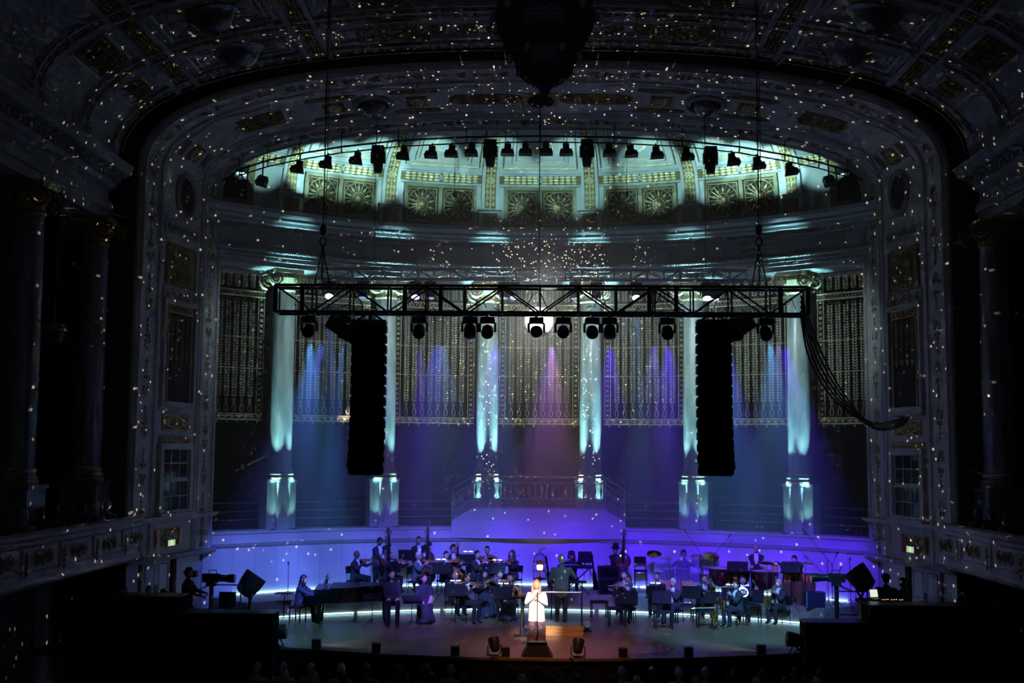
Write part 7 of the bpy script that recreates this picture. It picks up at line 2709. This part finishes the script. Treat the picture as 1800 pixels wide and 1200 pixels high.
# ================================================================== audience
def seat_row():
    me = MB()
    me.box((0, 0, .42), (.52, .48, .12))
    return me.mesh('seat', M_['velvet'])
AUD = []
shades = [mat('audience_cloth_%s' % c, v, .85) for c, v in (('a', (.05, .05, .06)), ('b', (.25, .26, .34)), ('c', (.10, .06, .05)))]
for i, (hr, su) in enumerate(((('short', 'black'), shades[0]), (('long', 'brown'), shades[2]), (('short', 'grey'), shades[1]))):
    o, HM, wr = person('audience member seen from behind in the dark stalls', (0, 0, 0), 0, seat=.46, hands={1: (.12, -.34, .60), -1: (-.12, -.34, .60)}, hair=hr, suit=su, shirt=False, group='audience in the stalls', vox=.035)
    AUD.append(o)
used = [False] * 3
smesh, bmesh_ = seat_row(), MB().box((0, .26, .72), (.52, .07, .56), top=(.94, 1)).mesh('backrest', M_['velvet'])
lgm = MB().box((0, 0, .18), (.06, .4, .36)).mesh('leg', M_['black'])
def audience(loc, rz, label, group, k, seatlab, seatgrp):
    if not used[k]:
        o = AUD[k]
        used[k] = True
        o.location = loc
        o.rotation_euler = (0, 0, rz)
        o['label'] = label; o['group'] = group
    else:
        dup(AUD[k], loc, rz, label, group)
    t = thing('theatre_seat', seatlab, 'seat', loc, rz, seatgrp)
    put('seat', smesh, t)
    put('backrest', bmesh_, t)
    for s in (-1, 1):
        put('leg', lgm, t, (s * .22, 0, .003))
rr = random.Random(11)
FL = -1.095
ORD3 = ORD2 + ['nineteenth', 'twentieth', 'twenty-first', 'twenty-second']
for row, D, n0, off in (('front', 25.9, 21, 0), ('second', 24.9, 19, .27)):
    x = -(n0 - 1) / 2 * .62 + off
    k = 0
    for j in range(n0):
        if rr.random() < .88:
            w = '%s row of the dark stalls, %s from the left' % (row, ORD3[k])
            audience(Vector((x + rr.uniform(-.05, .05), D + rr.uniform(-.05, .05), FL)), pi + rr.uniform(-.15, .15), 'audience member seen from behind, ' + w, 'audience in the stalls', rr.randrange(3), 'theatre seat, ' + w, 'stalls seats')
            k += 1
        x += .62
for sg, nm, spots in ((-1, 'left', (29.55, 28.75, 27.95, 27.15, 26.35, 25.55, 24.75)), (1, 'right', (29.5, 28.6, 27.6))):
    for j, D in enumerate(spots):
        w = '%s balcony, %s from the stage' % (nm, ORD[j])
        audience(Vector((sg * 11.03, D, 2.262)), -sg * radians(168), 'dark audience member on the ' + w, 'audience on the %s balcony' % nm, rr.randrange(3), 'dark red seat on the ' + w, '%s balcony seats' % nm)

# small pieces that cannot be told apart in the photograph stay joined
for o in bpy.data.objects:
    b = o.name.split('.')[0]
    if b in ('pierced_border', 'upright_border', 'spear_leaf', 'herringbone', 'rib_relief', 'leaf_garland', 'wheel_grille', 'wreath', 'leaf_drop', 'palmette', 'leaf_stem', 'scrollwork', 'frieze_relief', 'gilt_frame', 'diamond_lines', 'meander_relief', 'bead_relief', 'leaf_relief',
             'coffer_relief', 'square_grille', 'round_grille', 'coffer_fillet', 'parapet_scrollwork', 'parapet_bracket_relief', 'gilded_emblem', 'gilded_cross', 'panel_lines', 'frieze_moulding', 'vault_rib', 'rigging_plate', 'field_fillet', 'door_moulding', 'leaf_tip'):
        o['kind'] = 'stuff'

# ================================================================== thin stage haze
mb = MB()
mb.prism(([(p.x, p.y) for p in [ap(13.3, a) for a in np.linspace(-43, 43, 40)]] + [(9.6, 33.0), (9.6, 25.0), (-9.6, 25.0), (-9.6, 33.0)])[::-1], 2.75, 11.9)
hz = mb.build('stage_haze', None)
hz.data.materials.clear()
m = bpy.data.materials.new('haze')
m.use_nodes = True
m.node_tree.nodes.clear()
vs = m.node_tree.nodes.new('ShaderNodeVolumeScatter')
vs.inputs['Color'].default_value = (0.9, 0.93, 1.0, 1)
vs.inputs['Density'].default_value = 0.027
vs.inputs['Anisotropy'].default_value = 0.25
out = m.node_tree.nodes.new('ShaderNodeOutputMaterial')
m.node_tree.links.new(vs.outputs[0], out.inputs['Volume'])
hz.data.materials.append(m)
tag(hz, 'thin drifting haze hanging over the stage in front of the columns', 'haze')
hz['kind'] = 'stuff'
